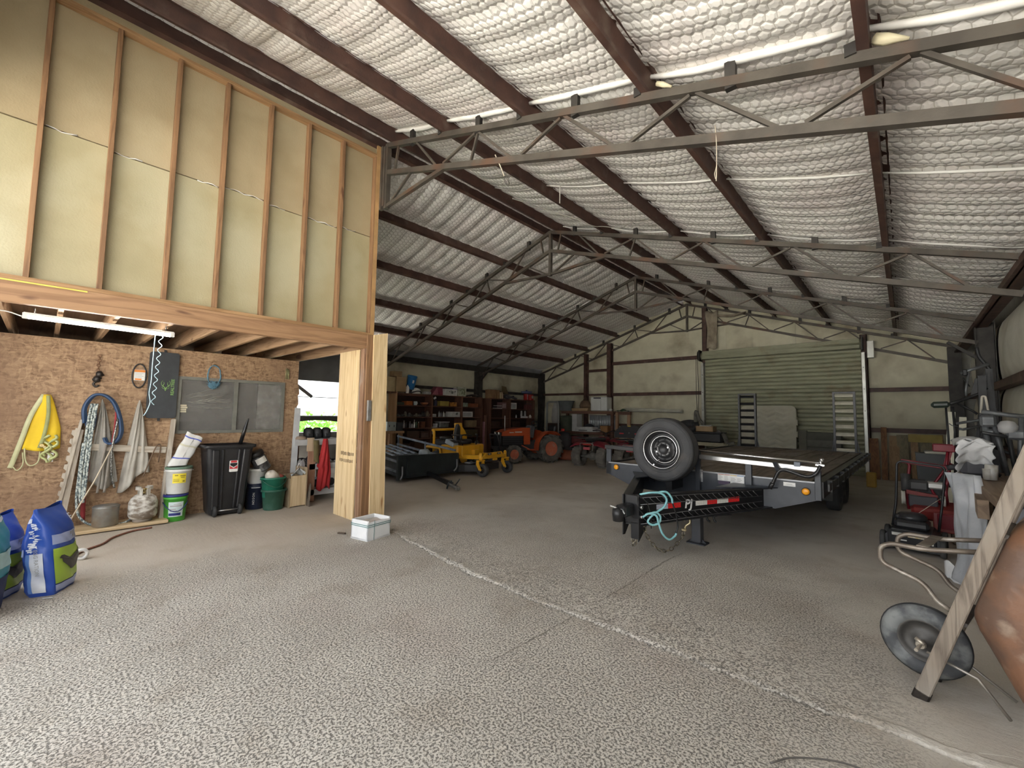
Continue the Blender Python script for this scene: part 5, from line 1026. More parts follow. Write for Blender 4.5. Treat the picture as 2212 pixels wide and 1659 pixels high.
# A-frame tongue: two deep channels tapering to the coupler, with stepped mesh bands
NX, NY = -0.13, -1.57
def channel(s_):
    a = Vector((NX+s_*0.075, NY, 0)); b = Vector((s_*0.86, 0.02, 0)); d = (b-a).normalized(); n_ = Vector((d.y, -d.x, 0))*s_; L_ = (b-a).length
    zb = lambda s: 0.376+(0.486-0.376)*s/L_; zt = lambda s: 0.700+(0.730-0.700)*s/L_
    P = lambda s, z, o: a+d*s+n_*o+Vector((0, 0, z))
    m = MB(); q = lambda s0, s1, f0, f1, o0, o1: m.add([P(s0, f0(s0), o0), P(s1, f0(s1), o0), P(s1, f0(s1), o1), P(s0, f0(s0), o1), P(s0, f1(s0), o0), P(s1, f1(s1), o0), P(s1, f1(s1), o1), P(s0, f1(s0), o1)], [(3, 2, 1, 0), (4, 5, 6, 7), (0, 1, 5, 4), (1, 2, 6, 5), (2, 3, 7, 6), (3, 0, 4, 7)])
    q(0, L_, zb, zt, -0.075, -0.06)
    q(0, L_, lambda s: zt(s)-0.016, zt, -0.07, 0.02)
    q(0, L_, zb, lambda s: zb(s)+0.016, -0.07, 0.02)
    ch = obj('tongue_channel', m, blk, tr)
    wire = M('mesh_wire', (0.20, 0.20, 0.21), None, 5, 0.35, 0.6); m = MB(True)
    for lo_ in (0, 1):
        f = (lambda s, t: zt(s)-0.02-0.075*t) if lo_ else (lambda s, t: zb(s)+0.02+0.075*t)
        for t in (0.05, 1.0): m.tube([P(0.02, f(0.02, t), 0.012), P(L_-0.16, f(L_-0.16, t), 0.012)], 0.004, 5)
        N = 19
        for k in range(N):
            s0 = 0.05+k*(L_-0.26)/N; m.tube([P(s0, f(s0, 1 if lo_ == 0 else 0.05), 0.008), P(s0+0.03, f(s0+.03, .5), 0.016), P(s0+0.085, f(s0+.085, 0.05 if lo_ == 0 else 1), 0.008)], 0.0035, 4)
    obj('step_mesh', m, wire, ch)
    return ch, P, L_, d, n_, zb, zt
chL = channel(-1); chR, P, L_, d_, n_, zb_, zt_ = channel(1)
zm = lambda s: 0.5*(zb_(s)+zt_(s))
refl_w = M('reflector_white', (0.86, 0.85, 0.80), (0.74, 0.73, 0.68), 60, 0.25); refl_r = M('reflector_red', (0.78, 0.03, 0.03), (0.62, 0.02, 0.02), 60, 0.25); lavr = M('reflector_dim', (0.55, 0.57, 0.66))
def refl(s0, s1, m):
    mb = MB(); h = 0.029
    for k in range(3):
        zz = lambda s: zm(s)+0.004+(k-1)*0.0185
        mb.add([P(s0, zz(s0)-.0085, -0.0585), P(s1, zz(s1)-.0085, -0.0585), P(s1, zz(s1)+.0085, -0.0585), P(s0, zz(s0)+.0085, -0.0585)], [(0, 1, 2, 3)])
    obj('reflector_tape', mb, m, tr)
refl(0.27, 0.42, lavr); refl(0.42, 0.59, refl_r); refl(0.79, 0.95, refl_w); refl(0.95, 1.09, refl_r); refl(1.09, 1.25, refl_w); refl(1.25, 1.41, refl_r)
pjw = M('decal_white', (0.82, 0.82, 0.82), None, 5, 0.4)
o_ = P(0.69, zm(0.69)+0.003, -0.0575); Rz = Matrix.Rotation(math.radians(-0.8), 3, 'Z')
text('PJ', 0.135, pjw, tr, Rz @ o_+Vector((-2.07, 5.95, 0)), Rz @ d_, (0, 0, 1), depth=0.001, bold=0.0035, shear=0.15, label='white brand letters')
obj('gusset_plate', MB().prism([(0.40, -0.55), (0.95, 0.02), (0.45, 0.02)], (0, 0, zt_(1.5)+0.0), (1, 0, 0), (0, 1, 0), 0.012), grayp, tr); obj('gusset_plate', MB().prism([(-0.60, -0.55), (-0.45, 0.02), (-0.95, 0.02)], (0, 0, zt_(1.5)), (1, 0, 0), (0, 1, 0), 0.012), grayp, tr)
obj('tongue_cross', MB().ab((-0.45, -0.62, 0.40), (0.42, -0.52, 0.55)).ab((-0.30, -1.1, 0.42), (0.12, -1.04, 0.6)), blk, tr)
obj('tool_tray', MB().prism([(-0.22, -1.35), (0.03, -1.35), (0.55, -0.45), (-0.75, -0.45)], (0, 0, 0.42), (1, 0, 0), (0, 1, 0), 0.012), blk, tr)
# nose, coupler, safety chain, jack
nose = obj('nose_plate', MB().ab((NX-0.075, NY-0.02, 0.40), (NX+0.085, NY+0.02, 0.70), 0.004).ab((NX+0.0, NY-0.02, 0.24), (NX+0.085, NY+0.02, 0.42), 0.004), blk, tr)
obj('side_plate', MB().prism([(-0.03, 0.22), (0.16, 0.36), (0.16, 0.70), (-0.03, 0.71)], (NX+0.085, NY, 0), (0, 1, 0), (0, 0, 1), 0.012).prism([(-0.05, 0.27), (-0.01, 0.27), (0.16, 0.45), (0.16, 0.69), (-0.05, 0.70)], (NX-0.085, NY, 0), (0, 1, 0), (0, 0, 1), 0.012), blk, tr)
obj('coupler', MB(True).lathe([(0.0, -0.10), (0.055, -0.09), (0.062, -0.02), (0.058, 0.03), (0.0, 0.05)], (NX-0.03, NY-0.24, 0.545), 'Z', 18).box((NX-0.02, NY-0.12, 0.55), (0.13, 0.2, 0.12), None, .02), blk, tr)
obj('latch', MB().bar((NX-0.12, NY-0.24, 0.60), (NX+0.02, NY-0.24, 0.575), 0.02, 0.012).bar((NX+0.02, NY-0.24, 0.575), (NX+0.05, NY-0.24, 0.54), 0.018, 0.012), bright, tr)
obj('bolt', MB(True).cyl((NX+0.09, NY+0.02, 0.575), (NX+0.115, NY+0.02, 0.575), 0.02, n=6).cyl((NX+0.09, NY+0.02, 0.475), (NX+0.115, NY+0.02, 0.475), 0.02, n=6), bright, tr)
chm = M('zinc_chain', (0.36, 0.32, 0.24), (0.12, 0.10, 0.08), 30, 0.35, 0.85)
def chain(pts, r, parent, m=None):
    Q = smooth_path(pts, 14); acc = 0; last = Q[0]; links = [Q[0]]
    for p in Q[1:]:
        if (p-links[-1]).length >= r*3.1: links.append(p)
    mb = MB(True)
    for i in range(len(links)-1):
        a, b = links[i], links[i+1]; dd = (b-a).normalized(); sd_ = dd.orthogonal().normalized()
        if i % 2: sd_ = dd.cross(sd_)
        c = (a+b)/2; pts_ = [c+dd*(r*2.2*math.cos(t))+sd_*(r*1.25*math.sin(t)) for t in [2*math.pi*j/8 for j in range(8)]]
        mb.tube(pts_, r*0.42, 5, closed=True)
    return obj('safety_chain', mb, m or chm, parent)
chain([(NX+0.10, NY+0.08, 0.36), (NX+0.13, NY+0.12, 0.24), (NX+0.20, NY+0.22, 0.115), (NX+0.27, NY+0.34, 0.10), (NX+0.335, NY+0.50, 0.20), (NX+0.355, NY+0.55, 0.30)], 0.014, tr)
chain([(NX+0.0, NY+0.02, 0.25), (NX+0.01, NY-0.0, 0.18), (NX+0.03, NY-0.0, 0.15), (NX+0.05, NY+0.02, 0.25)], 0.014, tr)
obj('chain_hook', MB(True).tube(smooth_path([(NX+0.355, NY+0.55, 0.30), (NX+0.36, NY+0.57, 0.335), (NX+0.395, NY+0.59, 0.37), (NX+0.385, NY+0.6, 0.42), (NX+0.345, NY+0.58, 0.415), (NX+0.335, NY+0.57, 0.385)], 6), 0.012, 7).box((NX+0.352, NY+0.54, 0.295), (0.05, 0.03, 0.03), None, .008), M('brass_hook', (0.66, 0.56, 0.34), None, 8, 0.35, 0.8), tr)
obj('jack_leg', MB().ab((0.075, -0.43, 0.02), (0.185, -0.32, 0.52), 0.006).ab((0.09, -0.415, 0.01), (0.17, -0.335, 0.3)), M('jack_grey', (0.085, 0.088, 0.10), None, 5, 0.4, .2), tr)
obj('jack_foot', MB().prism(rrect(0.23, 0.19, 0.03), (0.13, -0.375, 0.0), (1, 0, 0), (0, 1, 0), 0.012).prism([(-0.10, 0), (0.10, 0), (0.05, 0.05), (-0.05, 0.05)], (0.13, -0.36, 0.012), (1, 0, 0), (0, 0, 1), 0.02), M('jack_grey', (0.085, 0.088, 0.10)), tr)
obj('wire_hook', MB(True).tube(smooth_path([(0.26, -0.6, 0.42), (0.31, -0.6, 0.40), (0.33, -0.6, 0.35), (0.36, -0.6, 0.335)], 5), 0.012, 6).tube(smooth_path([(0.36, -0.58, 0.42), (0.39, -0.58, 0.39), (0.40, -0.58, 0.35), (0.42, -0.58, 0.34)], 5), 0.012, 6).ab((0.2, -0.62, 0.38), (0.32, -0.56, 0.42)), blk, tr)
# brake cable with pale blue sleeve looped round the nose
cb = M('pale_blue_sleeve', (0.28, 0.58, 0.62), (0.22, 0.5, 0.55), 8, 0.4); e0 = Vector((NX, NY, 0))
L2 = lambda pts: smooth_path([P(s, z, o) for s, z, o in pts], 8)
obj('brake_cable', MB(True).tube(L2([(0.02, 0.71, 0.0), (0.12, 0.735, 0.05), (0.24, 0.725, 0.07), (0.30, 0.66, 0.08), (0.26, 0.58, 0.08), (0.16, 0.52, 0.07), (0.10, 0.47, 0.06), (0.08, 0.43, 0.06), (0.13, 0.40, 0.07), (0.20, 0.42, 0.08), (0.22, 0.48, 0.08), (0.17, 0.53, 0.08), (0.09, 0.52, 0.07)]), 0.0115, 7), cb, tr)
obj('brake_cable', MB(True).tube(L2([(0.02, 0.48, 0.05), (0.08, 0.52, 0.07), (0.16, 0.50, 0.09), (0.19, 0.42, 0.09), (0.23, 0.31, 0.10), (0.31, 0.245, 0.10), (0.39, 0.27, 0.09), (0.41, 0.30, 0.09)]), 0.0115, 7), cb, tr)
obj('brake_cable', MB(True).tube(L2([(0.20, 0.735, 0.05), (0.30, 0.74, 0.07), (0.36, 0.68, 0.08), (0.375, 0.62, 0.08)]), 0.0115, 7), cb, tr)
obj('breakaway_wire', MB(True).tube(L2([(0.375, 0.62, 0.08), (0.41, 0.50, 0.09), (0.43, 0.38, 0.09), (0.41, 0.30, 0.09)]), 0.009, 6), blk, tr); obj('breakaway_wire', MB(True).tube(L2([(-0.02, 0.70, 0.02), (-0.04, 0.60, 0.05), (0.02, 0.52, 0.06), (0.10, 0.46, 0.06)]), 0.005, 5), blk, tr); obj('breakaway_wire', MB(True).tube(L2([(0.0, 0.70, 0.02), (0.08, 0.62, 0.05), (0.11, 0.50, 0.06), (0.12, 0.36, 0.06)]), 0.005, 5), blk, tr)
# headboard rail
railm = M('rail_steel', (0.55, 0.555, 0.56), (0.42, 0.425, 0.43), 9, 0.28, 0.75)
obj('front_rail', MB().bar((0.04, -0.02, 1.03), (1.36, -0.02, 0.985), 0.06, 0.055, bev=.004), railm, tr)
obj('front_rail', MB().bar((-1.38, -0.02, 1.075), (0.04, -0.02, 1.03), 0.06, 0.055, bev=.004), blk, tr)
for x, z0, z1, w in ((1.33, 0.645, 0.98, 0.06), (0.63, 0.69, 0.985, 0.07), (0.02, 0.58, 1.10, 0.06), (-0.62, 0.62, 1.04, 0.07)):
    obj('rail_post', MB().ab((x-w/2, -0.05, z0), (x+w/2, 0.0, z1), .004), grayp, tr)
obj('end_plate', MB().prism([(-1.38, 0.66), (-1.30, 0.66), (-1.30, 1.04), (-0.9, 1.05), (-0.9, 1.10), (-1.38, 1.10)], (0, 0.03, 0), (1, 0, 0), (0, 0, 1), 0.03), grayp, tr)
obj('latch_rod', MB(True).tube([(-0.1, -0.05, 1.115), (1.35, -0.05, 1.062)], 0.013, 8).lathe([(0.0, -0.02), (0.022, -0.015), (0.022, 0.015), (0, 0.02)], (1.375, -0.06, 1.10), 'Z', 12).tube([(1.36, -0.06, 1.09), (1.37, -0.06, 1.04)], 0.014, 8).ab((1.32, -0.09, 1.035), (1.40, -0.03, 1.05)), M('latch_chrome', (0.8, 0.8, 0.8), None, 5, 0.2, 0.95), tr)
obj('winch_handle', MB(True).tube(smooth_path([(0.885, -0.12, 0.745), (0.93, -0.12, 0.853), (0.97, -0.12, 0.935), (1.02, -0.12, 0.962), (1.105, -0.12, 0.943), (1.20, -0.12, 0.913), (1.27, -0.12, 0.912), (1.33, -0.12, 0.956), (1.365, -0.10, 1.036)], 8), 0.019, 9), M('handle_black', (0.03, 0.03, 0.032), None, 5, 0.22, 0.3), tr)
obj('grip', MB(True).tube([(0.875, -0.12, 0.73), (0.905, -0.12, 0.80)], 0.024, 10).box((0.905, -0.146, 0.785), (0.02, 0.004, 0.01)), blk, tr)
obj('strap_clip', MB().bar((0.92, -0.075, 1.035), (0.965, -0.13, 0.945), 0.045, 0.012), grayp, tr); obj('strap_clip', MB().ab((1.11, -0.06, 1.005), (1.17, 0.01, 1.055)), M('clip_blue', (0.24, 0.27, 0.32)), tr)
for x, z in ((1.21, 0.727), (-1.2, 0.775)):
    l_ = obj('marker_lamp', MB(True).lathe([(0.045, -0.006), (0.045, 0.012), (0.036, 0.016)], (x, -0.004, z), Matrix and 'Y', 22, R=Matrix(((1, 0, 0), (0, 0, -1), (0, 1, 0)))), M('lamp_bezel', (0.10, 0.06, 0.04)), tr)
    obj('amber_lens', MB(True).lathe([(0.037, 0.012), (0.036, 0.02), (0.02, 0.026), (0.0, 0.027)], (x, -0.004, z), 'Y', 22, R=Matrix(((1, 0, 0), (0, 0, -1), (0, 1, 0)))), amber, l_)
# stickers
def sticker(x0, x1, z0, z1, m, parent=tr, y=-0.003, name='warning_label'): return obj(name, MB().ab((x0, y-0.002, z0), (x1, y, z1)), m, parent)
lbl = M('label_white', (0.78, 0.78, 0.76), (0.70, 0.70, 0.69), 8, 0.5)
a_ = sticker(0.26, 0.57, 0.745, 0.838, lbl); b_ = sticker(0.41, 0.57, 0.645, 0.745, lbl); c_ = sticker(0.265, 0.40, 0.70, 0.742, M('label_violet', (0.10, 0.07, 0.12)))
for x0, x1, cc in ((0.265, 0.335, (0.62, 0.20, 0.15)), (0.34, 0.405, (0.62, 0.22, 0.16)), (0.41, 0.485, (0.75, 0.52, 0.12)), (0.49, 0.565, (0.20, 0.36, 0.62))):
    sticker(x0, x1, 0.82, 0.836, M('label_band_%d' % int(x0*1000), cc), a_, -0.006, 'print_band')
mb = MB(); rr = random.Random(4)
for k in range(14): x_ = 0.265+0.075*(k % 4); z_ = 0.755+0.016*(k//4); mb.ab((x_, -0.0065, z_), (x_+0.06*rr.uniform(.6, 1), -0.006, z_+0.006))
for k in range(9): z_ = 0.652+0.0095*k; mb.ab((0.42, -0.0065, z_), (0.42+0.14*rr.uniform(.5, 1), -0.006, z_+0.004))
obj('print_lines', mb, M('grey_print', (0.45, 0.45, 0.45)), a_)
d2 = sticker(0.99, 1.11, 0.765, 0.81, lbl); obj('print_lines', MB().ab((1.02, -0.0065, 0.785), (1.08, -0.006, 0.792)).ab((1.0, -0.0065, 0.773), (1.1, -0.006, 0.778)), M('grey_print', (0.45, 0.45, 0.45)), d2)
obj('latch_plate', MB().ab((0.045, -0.012, 0.70), (0.075, -0.004, 0.86)).ab((0.05, -0.02, 0.76), (0.07, -0.01, 0.80)), M('rail_steel', (0.55, 0.555, 0.56)), tr)
# spare wheel on its bracket
SY_, SZ_ = -0.48, 1.13; RY = Matrix(((1, 0, 0), (0, 0, -1), (0, 1, 0))); SXp = -0.235
sp = obj('spare_tire', MB(True).lathe(tyre_prof(0.405, 0.25, 0.235), (SXp, SY_, SZ_), 'Z', 56, R=RY, caps=False), rub, tr)
m = MB(True)
for r in (0.255, 0.285, 0.37): m.lathe([(r-0.004, 0.118), (r, 0.126), (r+0.004, 0.118)], (SXp, SY_, SZ_), 'Z', 48, R=RY, caps=False)
obj('sidewall_ridge', m, rub, sp)
for k in range(4): obj('tread_groove', MB(True).lathe([(0.4005, -0.075+0.05*k-0.006), (0.4065, -0.075+0.05*k), (0.4005, -0.075+0.05*k+0.006)], (SXp, SY_, SZ_), 'Z', 48, R=RY, caps=False), M('tread_dark', (0.012, 0.012, 0.013)), sp)
rimb = M('rim_black', (0.016, 0.016, 0.018), None, 5, 0.4)
obj('rim', MB(True).lathe([(0.238, 0.11), (0.232, 0.112), (0.22, 0.085), (0.212, 0.03), (0.20, 0.022), (0.185, 0.02), (0.178, 0.03), (0.165, 0.035), (0.15, 0.0), (0.115, -0.01), (0.095, 0.03), (0.075, 0.035), (0.07, 0.02), (0.0, 0.02)], (SXp, SY_, SZ_), 'Z', 48, R=RY, caps=False), rimb, sp)
m = MB(True)
m.lathe([(0.232, 0.110), (0.24, 0.117), (0.236, 0.108)], (SXp, SY_, SZ_), 'Z', 48, R=RY, caps=False); m.lathe([(0.178, 0.030), (0.172, 0.040), (0.166, 0.034)], (SXp, SY_, SZ_), 'Z', 48, R=RY, caps=False)
obj('rim_line', m, bright, sp)
obj('hub_ring', MB(True).lathe([(0.062, 0.024), (0.068, 0.045), (0.09, 0.042), (0.095, 0.028)], (SXp, SY_, SZ_), 'Z', 32, R=RY, caps=False), M('hub_silver', (0.16, 0.16, 0.165), None, 5, 0.35, 0.6), sp)
for k in range(8):
    an = 2*math.pi*(k+.5)/8; c = Vector((SXp+0.08*math.cos(an), SY_-0.05, SZ_+0.08*math.sin(an)))
    obj('lug_hole' if k % 4 else 'lug_nut', MB(True).cyl(c, c+Vector((0, -0.012 if k % 4 else -0.025, 0)), 0.011, n=6), rimb if k % 4 else bright, sp)
m = MB(True)
for k in range(8):
    an = 2*math.pi*k/8; c = Vector((SXp+0.135*math.cos(an), SY_+0.002, SZ_+0.135*math.sin(an))); m.lathe([(0.014, 0.0), (0.013, 0.008), (0, 0.008)], c, 'Z', 10, R=RY)
obj('vent_hole', m, M('tread_dark', (0.012, 0.012, 0.013)), sp)
obj('valve_stem', MB(True).cyl((SXp-0.07, SY_-0.06, SZ_-0.17), (SXp-0.03, SY_-0.10, SZ_-0.13), 0.008, n=6).cyl((SXp-0.10, SY_-0.1, SZ_-0.2), (SXp-0.095, SY_-0.12, SZ_-0.195), 0.01, n=6), bright, sp)
obj('spare_bracket', MB().ab((SXp-0.04, SY_+0.12, 0.6), (SXp+0.04, -0.0, 1.2)), blk, tr)
# loading ramps standing at the rear
for x0, lit in ((-0.98, 0), (0.99, 1)):
    rp_ = obj('ramp', MB().ab((x0-0.205, 6.15, 0.80), (x0-0.165, 6.25, 2.17)).ab((x0+0.165, 6.15, 0.80), (x0+0.205, 6.25, 2.17)).ab((x0-0.205, 6.16, 2.14), (x0+0.205, 6.24, 2.175)), blk, tr, label='loading ramp with rungs coloured pale as if lit' if lit else 'loading ramp with dark rungs')
    for k in range(8): obj('rung', MB().box((x0, 6.20, 0.87+k*0.175), (0.34, 0.07, 0.045), Matrix.Rotation(0.6 if lit else 0.35, 3, 'X')), M('rung_lit', (0.80, 0.78, 0.66), (0.66, 0.64, 0.53), 7, 0.5, 0.0) if lit else blk, rp_)  # light falling on the right ramp is put into its pale rung colour
    obj('ramp_spring', MB().bar((x0-0.24, 6.18, 0.82), (x0-0.17, 6.18, 1.35), 0.02, 0.02).bar((x0+0.25, 6.18, 0.82), (x0+0.18, 6.18, 1.2), 0.02, 0.02), blk, rp_)
# ================================================================ UTILITY TRAILER
ut = thing('utility_trailer', 'small dark steel utility trailer nosed down beside the yellow mower', 'trailer', (-8.25, 6.19, 0.0))
ub = M('bluish_black_steel', (0.028, 0.036, 0.038), (0.018, 0.023, 0.025), 4, 0.4, 0.2); ug = M('worn_blue_steel', (0.24, 0.27, 0.32), (0.12, 0.14, 0.17), 7, 0.4, 0.5)
# local: +x towards the tongue
sl = lambda x: 0.12-0.08*x*-1*-1 if False else 0.13-0.095*x   # floor height rises towards the tail (x negative)
obj('front_panel', MB().prism([(-0.84, 0.12), (-0.84, 0.585), (0.84, 0.55), (0.84, 0.13)], (-0.02, 0, 0), (0, 1, 0), (0, 0, 1), 0.02), ub, ut)
obj('panel_frame', MB().bar((0.0, -0.84, 0.58), (0.0, 0.86, 0.55), 0.05, 0.05).bar((0.0, -0.84, 0.12), (0.0, 0.84, 0.13), 0.05, 0.05).bar((0.0, -0.84, 0.06), (0.0, -0.84, 0.6), 0.06, 0.06).bar((0.0, 0.84, 0.10), (0.0, 0.84, 0.56), 0.06, 0.06).bar((0.02, -0.62, 0.15), (0.02, -0.62, 0.56), 0.03, 0.02), ub, ut)
obj('bent_bracket', MB(True).tube(round_path([(0.04, -0.76, 0.36), (0.05, -0.76, 0.16), (0.03, -0.80, 0.08)], 0.05), 0.02, 7).tube(round_path([(0.04, 0.80, 0.42), (0.05, 0.80, 0.22), (0.03, 0.72, 0.14)], 0.05), 0.02, 7), M('bracket_grey', (0.22, 0.23, 0.24), None, 6, 0.4, .5), ut)
obj('bed', MB().add([(-0.02, -0.82, 0.14), (-0.02, 0.82, 0.14), (-2.65, 0.82, 0.39), (-2.65, -0.82, 0.39)], [(0, 1, 2, 3)]), ub, ut, solid=0.03)
for s_ in (-1, 1):
    for z in (0.02, 0.24, 0.47) if s_ > 0 else (0.08, 0.30):
        obj('side_rail', MB().bar((-0.05, s_*0.82, 0.16+z), (-2.65, s_*0.82, 0.40+z), 0.035, 0.05), ug, ut)
    for x in ((-2.6, -1.3) if s_ > 0 else (-2.6, -1.3)):
        obj('rail_post', MB().bar((x, s_*0.82, 0.14-0.095*x), (x, s_*0.82, (0.66 if s_ > 0 else 0.48)-0.095*x), 0.03, 0.045), ug, ut)
    w_ = obj('wheel', MB(True).lathe(tyre_prof(0.27, 0.16, 0.16), (-2.3, s_*0.96, 0.27), 'Y', 24, caps=False), rub, ut)
    obj('rim', MB(True).lathe([(0.165, -0.05), (0.15, 0.0), (0.05, 0.01), (0, 0.01)], (-2.3, s_*0.96, 0.27), 'Y', 18), M('rim_grey', (0.3, 0.3, 0.3)), w_)
obj('tongue', MB().bar((-0.1, 0.0, 0.155), (1.45, -0.52, 0.115), 0.07, 0.08), blk, ut)
cp = obj('coupler', MB().bar((1.35, -0.49, 0.11), (1.78, -0.63, 0.085), 0.10, 0.07, bev=.02), M('worn_coupler', (0.25, 0.24, 0.22), (0.14, 0.13, 0.12), 9, 0.45, 0.6), ut)
obj('latch', MB(True).tube([(1.62, -0.58, 0.12), (1.68, -0.57, 0.19), (1.74, -0.56, 0.26)], 0.014, 6).tube([(1.48, -0.54, 0.12), (1.46, -0.54, 0.19), (1.44, -0.60, 0.16), (1.42, -0.62, 0.04)], 0.018, 6), ub, cp)
lad = M('slat_metal', (0.42, 0.47, 0.55), (0.25, 0.29, 0.35), 7, 0.35, 0.6)
t = thing('aluminium_ramp', 'silvery ladder-like ramp laid across the top of the utility trailer', 'ramp', (-9.4, 5.95, 0.58))
for k in range(4): obj('ramp_rail', MB().bar((-1.05+0.05*k, -0.12+0.19*k, 0.10), (0.78-0.04*k, -0.50+0.23*k, 0.0), 0.05, 0.03), lad, t)
for k in range(5): obj('rung', MB().bar((-0.9+0.4*k, -0.14-0.085*k, 0.085-0.022*k), (-0.82+0.4*k, 0.47-0.075*k, 0.085-0.022*k), 0.04, 0.02), lad, t)
for y in (-0.43, -0.2): obj('end_foot', MB().box((0.80, y, -0.005), (0.03, 0.10, 0.03)), bright, t)
single('white_hose_roll', MB(True).lathe([(0.04, -0.1), (0.13, -0.09), (0.13, 0.09), (0.04, 0.1)], (-9.05, 6.62, 0.50), 'Y', 20), M('pale_blue_plastic', (0.42, 0.48, 0.52)), 'pale grey roll lying in the utility trailer bed', 'roll')
# ================================================================ ZERO-TURN MOWER
my = M('mower_yellow', (0.80, 0.42, 0.03), (0.68, 0.34, 0.02), 3, 0.35); mk = M('mower_black', (0.02, 0.02, 0.022), None, 4, 0.45)
mw = thing('zero_turn_mower', 'yellow zero-turn lawn mower with high-backed seat', 'mower', (-7.86, 7.93, 0.0), 0.13)
# local +x forward (towards the caster wheels), y across
for s_ in (-1, 1):
    y = s_*0.52
    w_ = obj('caster_wheel', MB(True).lathe(tyre_prof(0.16, 0.12, 0.07), (0.06, y, 0.16), 'Y', 28, caps=False), rub, mw)
    obj('hub', MB(True).lathe([(0.075, -0.05), (0.05, -0.055), (0.02, -0.065), (0.02, 0.065), (0.05, 0.055), (0.075, 0.05)], (0.06, y, 0.16), 'Y', 16), blk, w_)
    f_ = obj('caster_fork', MB().prism([(-0.035, 0), (0.035, 0), (0.05, -0.10), (0.115, -0.22), (0.09, -0.26), (0.045, -0.24), (-0.05, -0.10)], (-0.02, y-0.095, 0.40), (1, 0, 0), (0, 0, 1), 0.02).prism([(-0.035, 0), (0.035, 0), (0.05, -0.10), (0.115, -0.22), (0.09, -0.26), (0.045, -0.24), (-0.05, -0.10)], (-0.02, y+0.115, 0.40), (1, 0, 0), (0, 0, 1), 0.02).ab((-0.06, y-0.11, 0.375), (0.04, y+0.11, 0.405)), my, mw)
    obj('caster_hub', MB(True).cyl((-0.02, y, 0.38), (-0.02, y, 0.56), 0.04).cyl((-0.02, y, 0.56), (-0.02, y, 0.585), 0.028), my, mw)
    obj('axle_bolt', MB(True).cyl((0.06, y-0.13, 0.16), (0.06, y+0.13, 0.16), 0.015, n=8), bright, mw)
obj('front_beam', MB().ab((-0.07, -0.52, 0.42), (0.03, 0.52, 0.50), 0.01).prism([(-0.42, 0.50), (-0.34, 0.56), (0.30, 0.575), (0.36, 0.50)], (-0.02, 0, 0), (0, 1, 0), (0, 0, 1), 0.05), my, mw)
for y in (-0.22, 0.17): obj('beam_label', MB().ab((0.031, y-0.075, 0.513), (0.034, y+0.075, 0.558), 0.001), mk, mw)
for y in (-0.22, 0.17): obj('label_text', MB().ab((0.0345, y-0.04, 0.527), (0.0355, y+0.04, 0.545)), M('label_grey', (0.55, 0.55, 0.5)), mw)
obj('tow_plate', MB().ab((0.0, -0.06, 0.37), (0.06, 0.08, 0.42), 0.008), my, mw)
for s_ in (-1, 1): obj('frame_tube', MB().bar((-0.06, s_*0.40, 0.46), (-0.75, s_*0.42, 0.43), 0.08, 0.10).bar((-0.75, s_*0.42, 0.43), (-1.75, s_*0.38, 0.50), 0.08, 0.10), my, mw)
obj('cutting_deck', MB().prism([(-0.66, -0.15), (-0.45, 0.08), (0.45, 0.08), (0.66, -0.15), (0.60, -0.6), (-0.62, -0.55), (-0.85, -0.3)], (-0.25, 0, 0.10), (0, 1, 0), (1, 0, 0), -0.16), M('deck_black', (0.03, 0.03, 0.032), None, 4, 0.35), mw)
obj('deck_cover', MB().ab((-0.62, -0.45, 0.27), (-0.40, 0.45, 0.31), 0.015), M('deck_grey', (0.25, 0.26, 0.27)), mw)
for s_ in (-1, 1): obj('spindle', MB(True).cyl((-0.5, s_*0.3, 0.27), (-0.5, s_*0.3, 0.36), 0.06), blk, mw)
obj('body_panel', MB().ab((-0.74, -0.48, 0.44), (-0.66, 0.24, 0.72), 0.012).ab((-0.70, -0.10, 0.42), (-0.55, 0.08, 0.60), 0.01), my, mw)
obj('side_tank', MB().ab((-1.35, 0.30, 0.45), (-0.74, 0.52, 0.72), 0.03).ab((-1.35, -0.58, 0.45), (-0.74, -0.40, 0.72), 0.03), my, mw)
obj('foot_plate', MB().ab((-0.68, -0.35, 0.40), (-0.20, 0.35, 0.42)), blk, mw)
seat = obj('seat', MB(True).lathe([(0.0, 0.0), (0.22, 0.0), (0.26, 0.04), (0.25, 0.09), (0.2, 0.12), (0.0, 0.10)], (-1.02, -0.06, 0.74), 'Z', 24, squash=(1.0, 1.0)), mk, mw)
bk = [(-0.22, 0), (0.24, 0), (0.27, 0.14), (0.22, 0.28), (0.13, 0.38), (0.125, 0.50), (-0.125, 0.50), (-0.13, 0.38), (-0.2, 0.26), (-0.24, 0.12)]
obj('backrest', MB().prism([(p[0]+0.03, p[1]) for p in bk], (-1.16, 0, 0.80), (0, 1, 0), (-0.22, 0, 1), -0.06), M('seat_yellow', (0.74, 0.38, 0.02), (0.66, 0.33, 0.02), 3, 0.5), mw)
obj('backrest_side', MB().prism([(-0.30, 0.0), (-0.14, 0.0), (-0.06, 0.40), (-0.12, 0.48), (-0.25, 0.25)], (-1.04, 0, 0.80), (0, 1, 0), (-0.22, 0, 1), -0.10), mk, mw)
obj('armrest', MB().ab((-1.20, -0.34, 0.95), (-0.90, -0.28, 0.99), .015).ab((-1.20, 0.19, 0.93), (-0.95, 0.25, 0.97), .015), mk, mw)
obj('roll_bar', MB(True).tube(round_path([(-1.55, -0.62, 0.42), (-1.55, -0.62, 1.06), (-1.62, -0.62, 1.10), (-1.62, 0.42, 1.10), (-1.55, 0.42, 1.06), (-1.55, 0.42, 0.42)], 0.10), 0.035, 9).tube(round_path([(-1.25, -0.66, 0.42), (-1.25, -0.68, 0.64), (-1.75, -0.70, 0.66), (-1.80, -0.55, 0.60)], 0.08), 0.035, 9), my, mw)
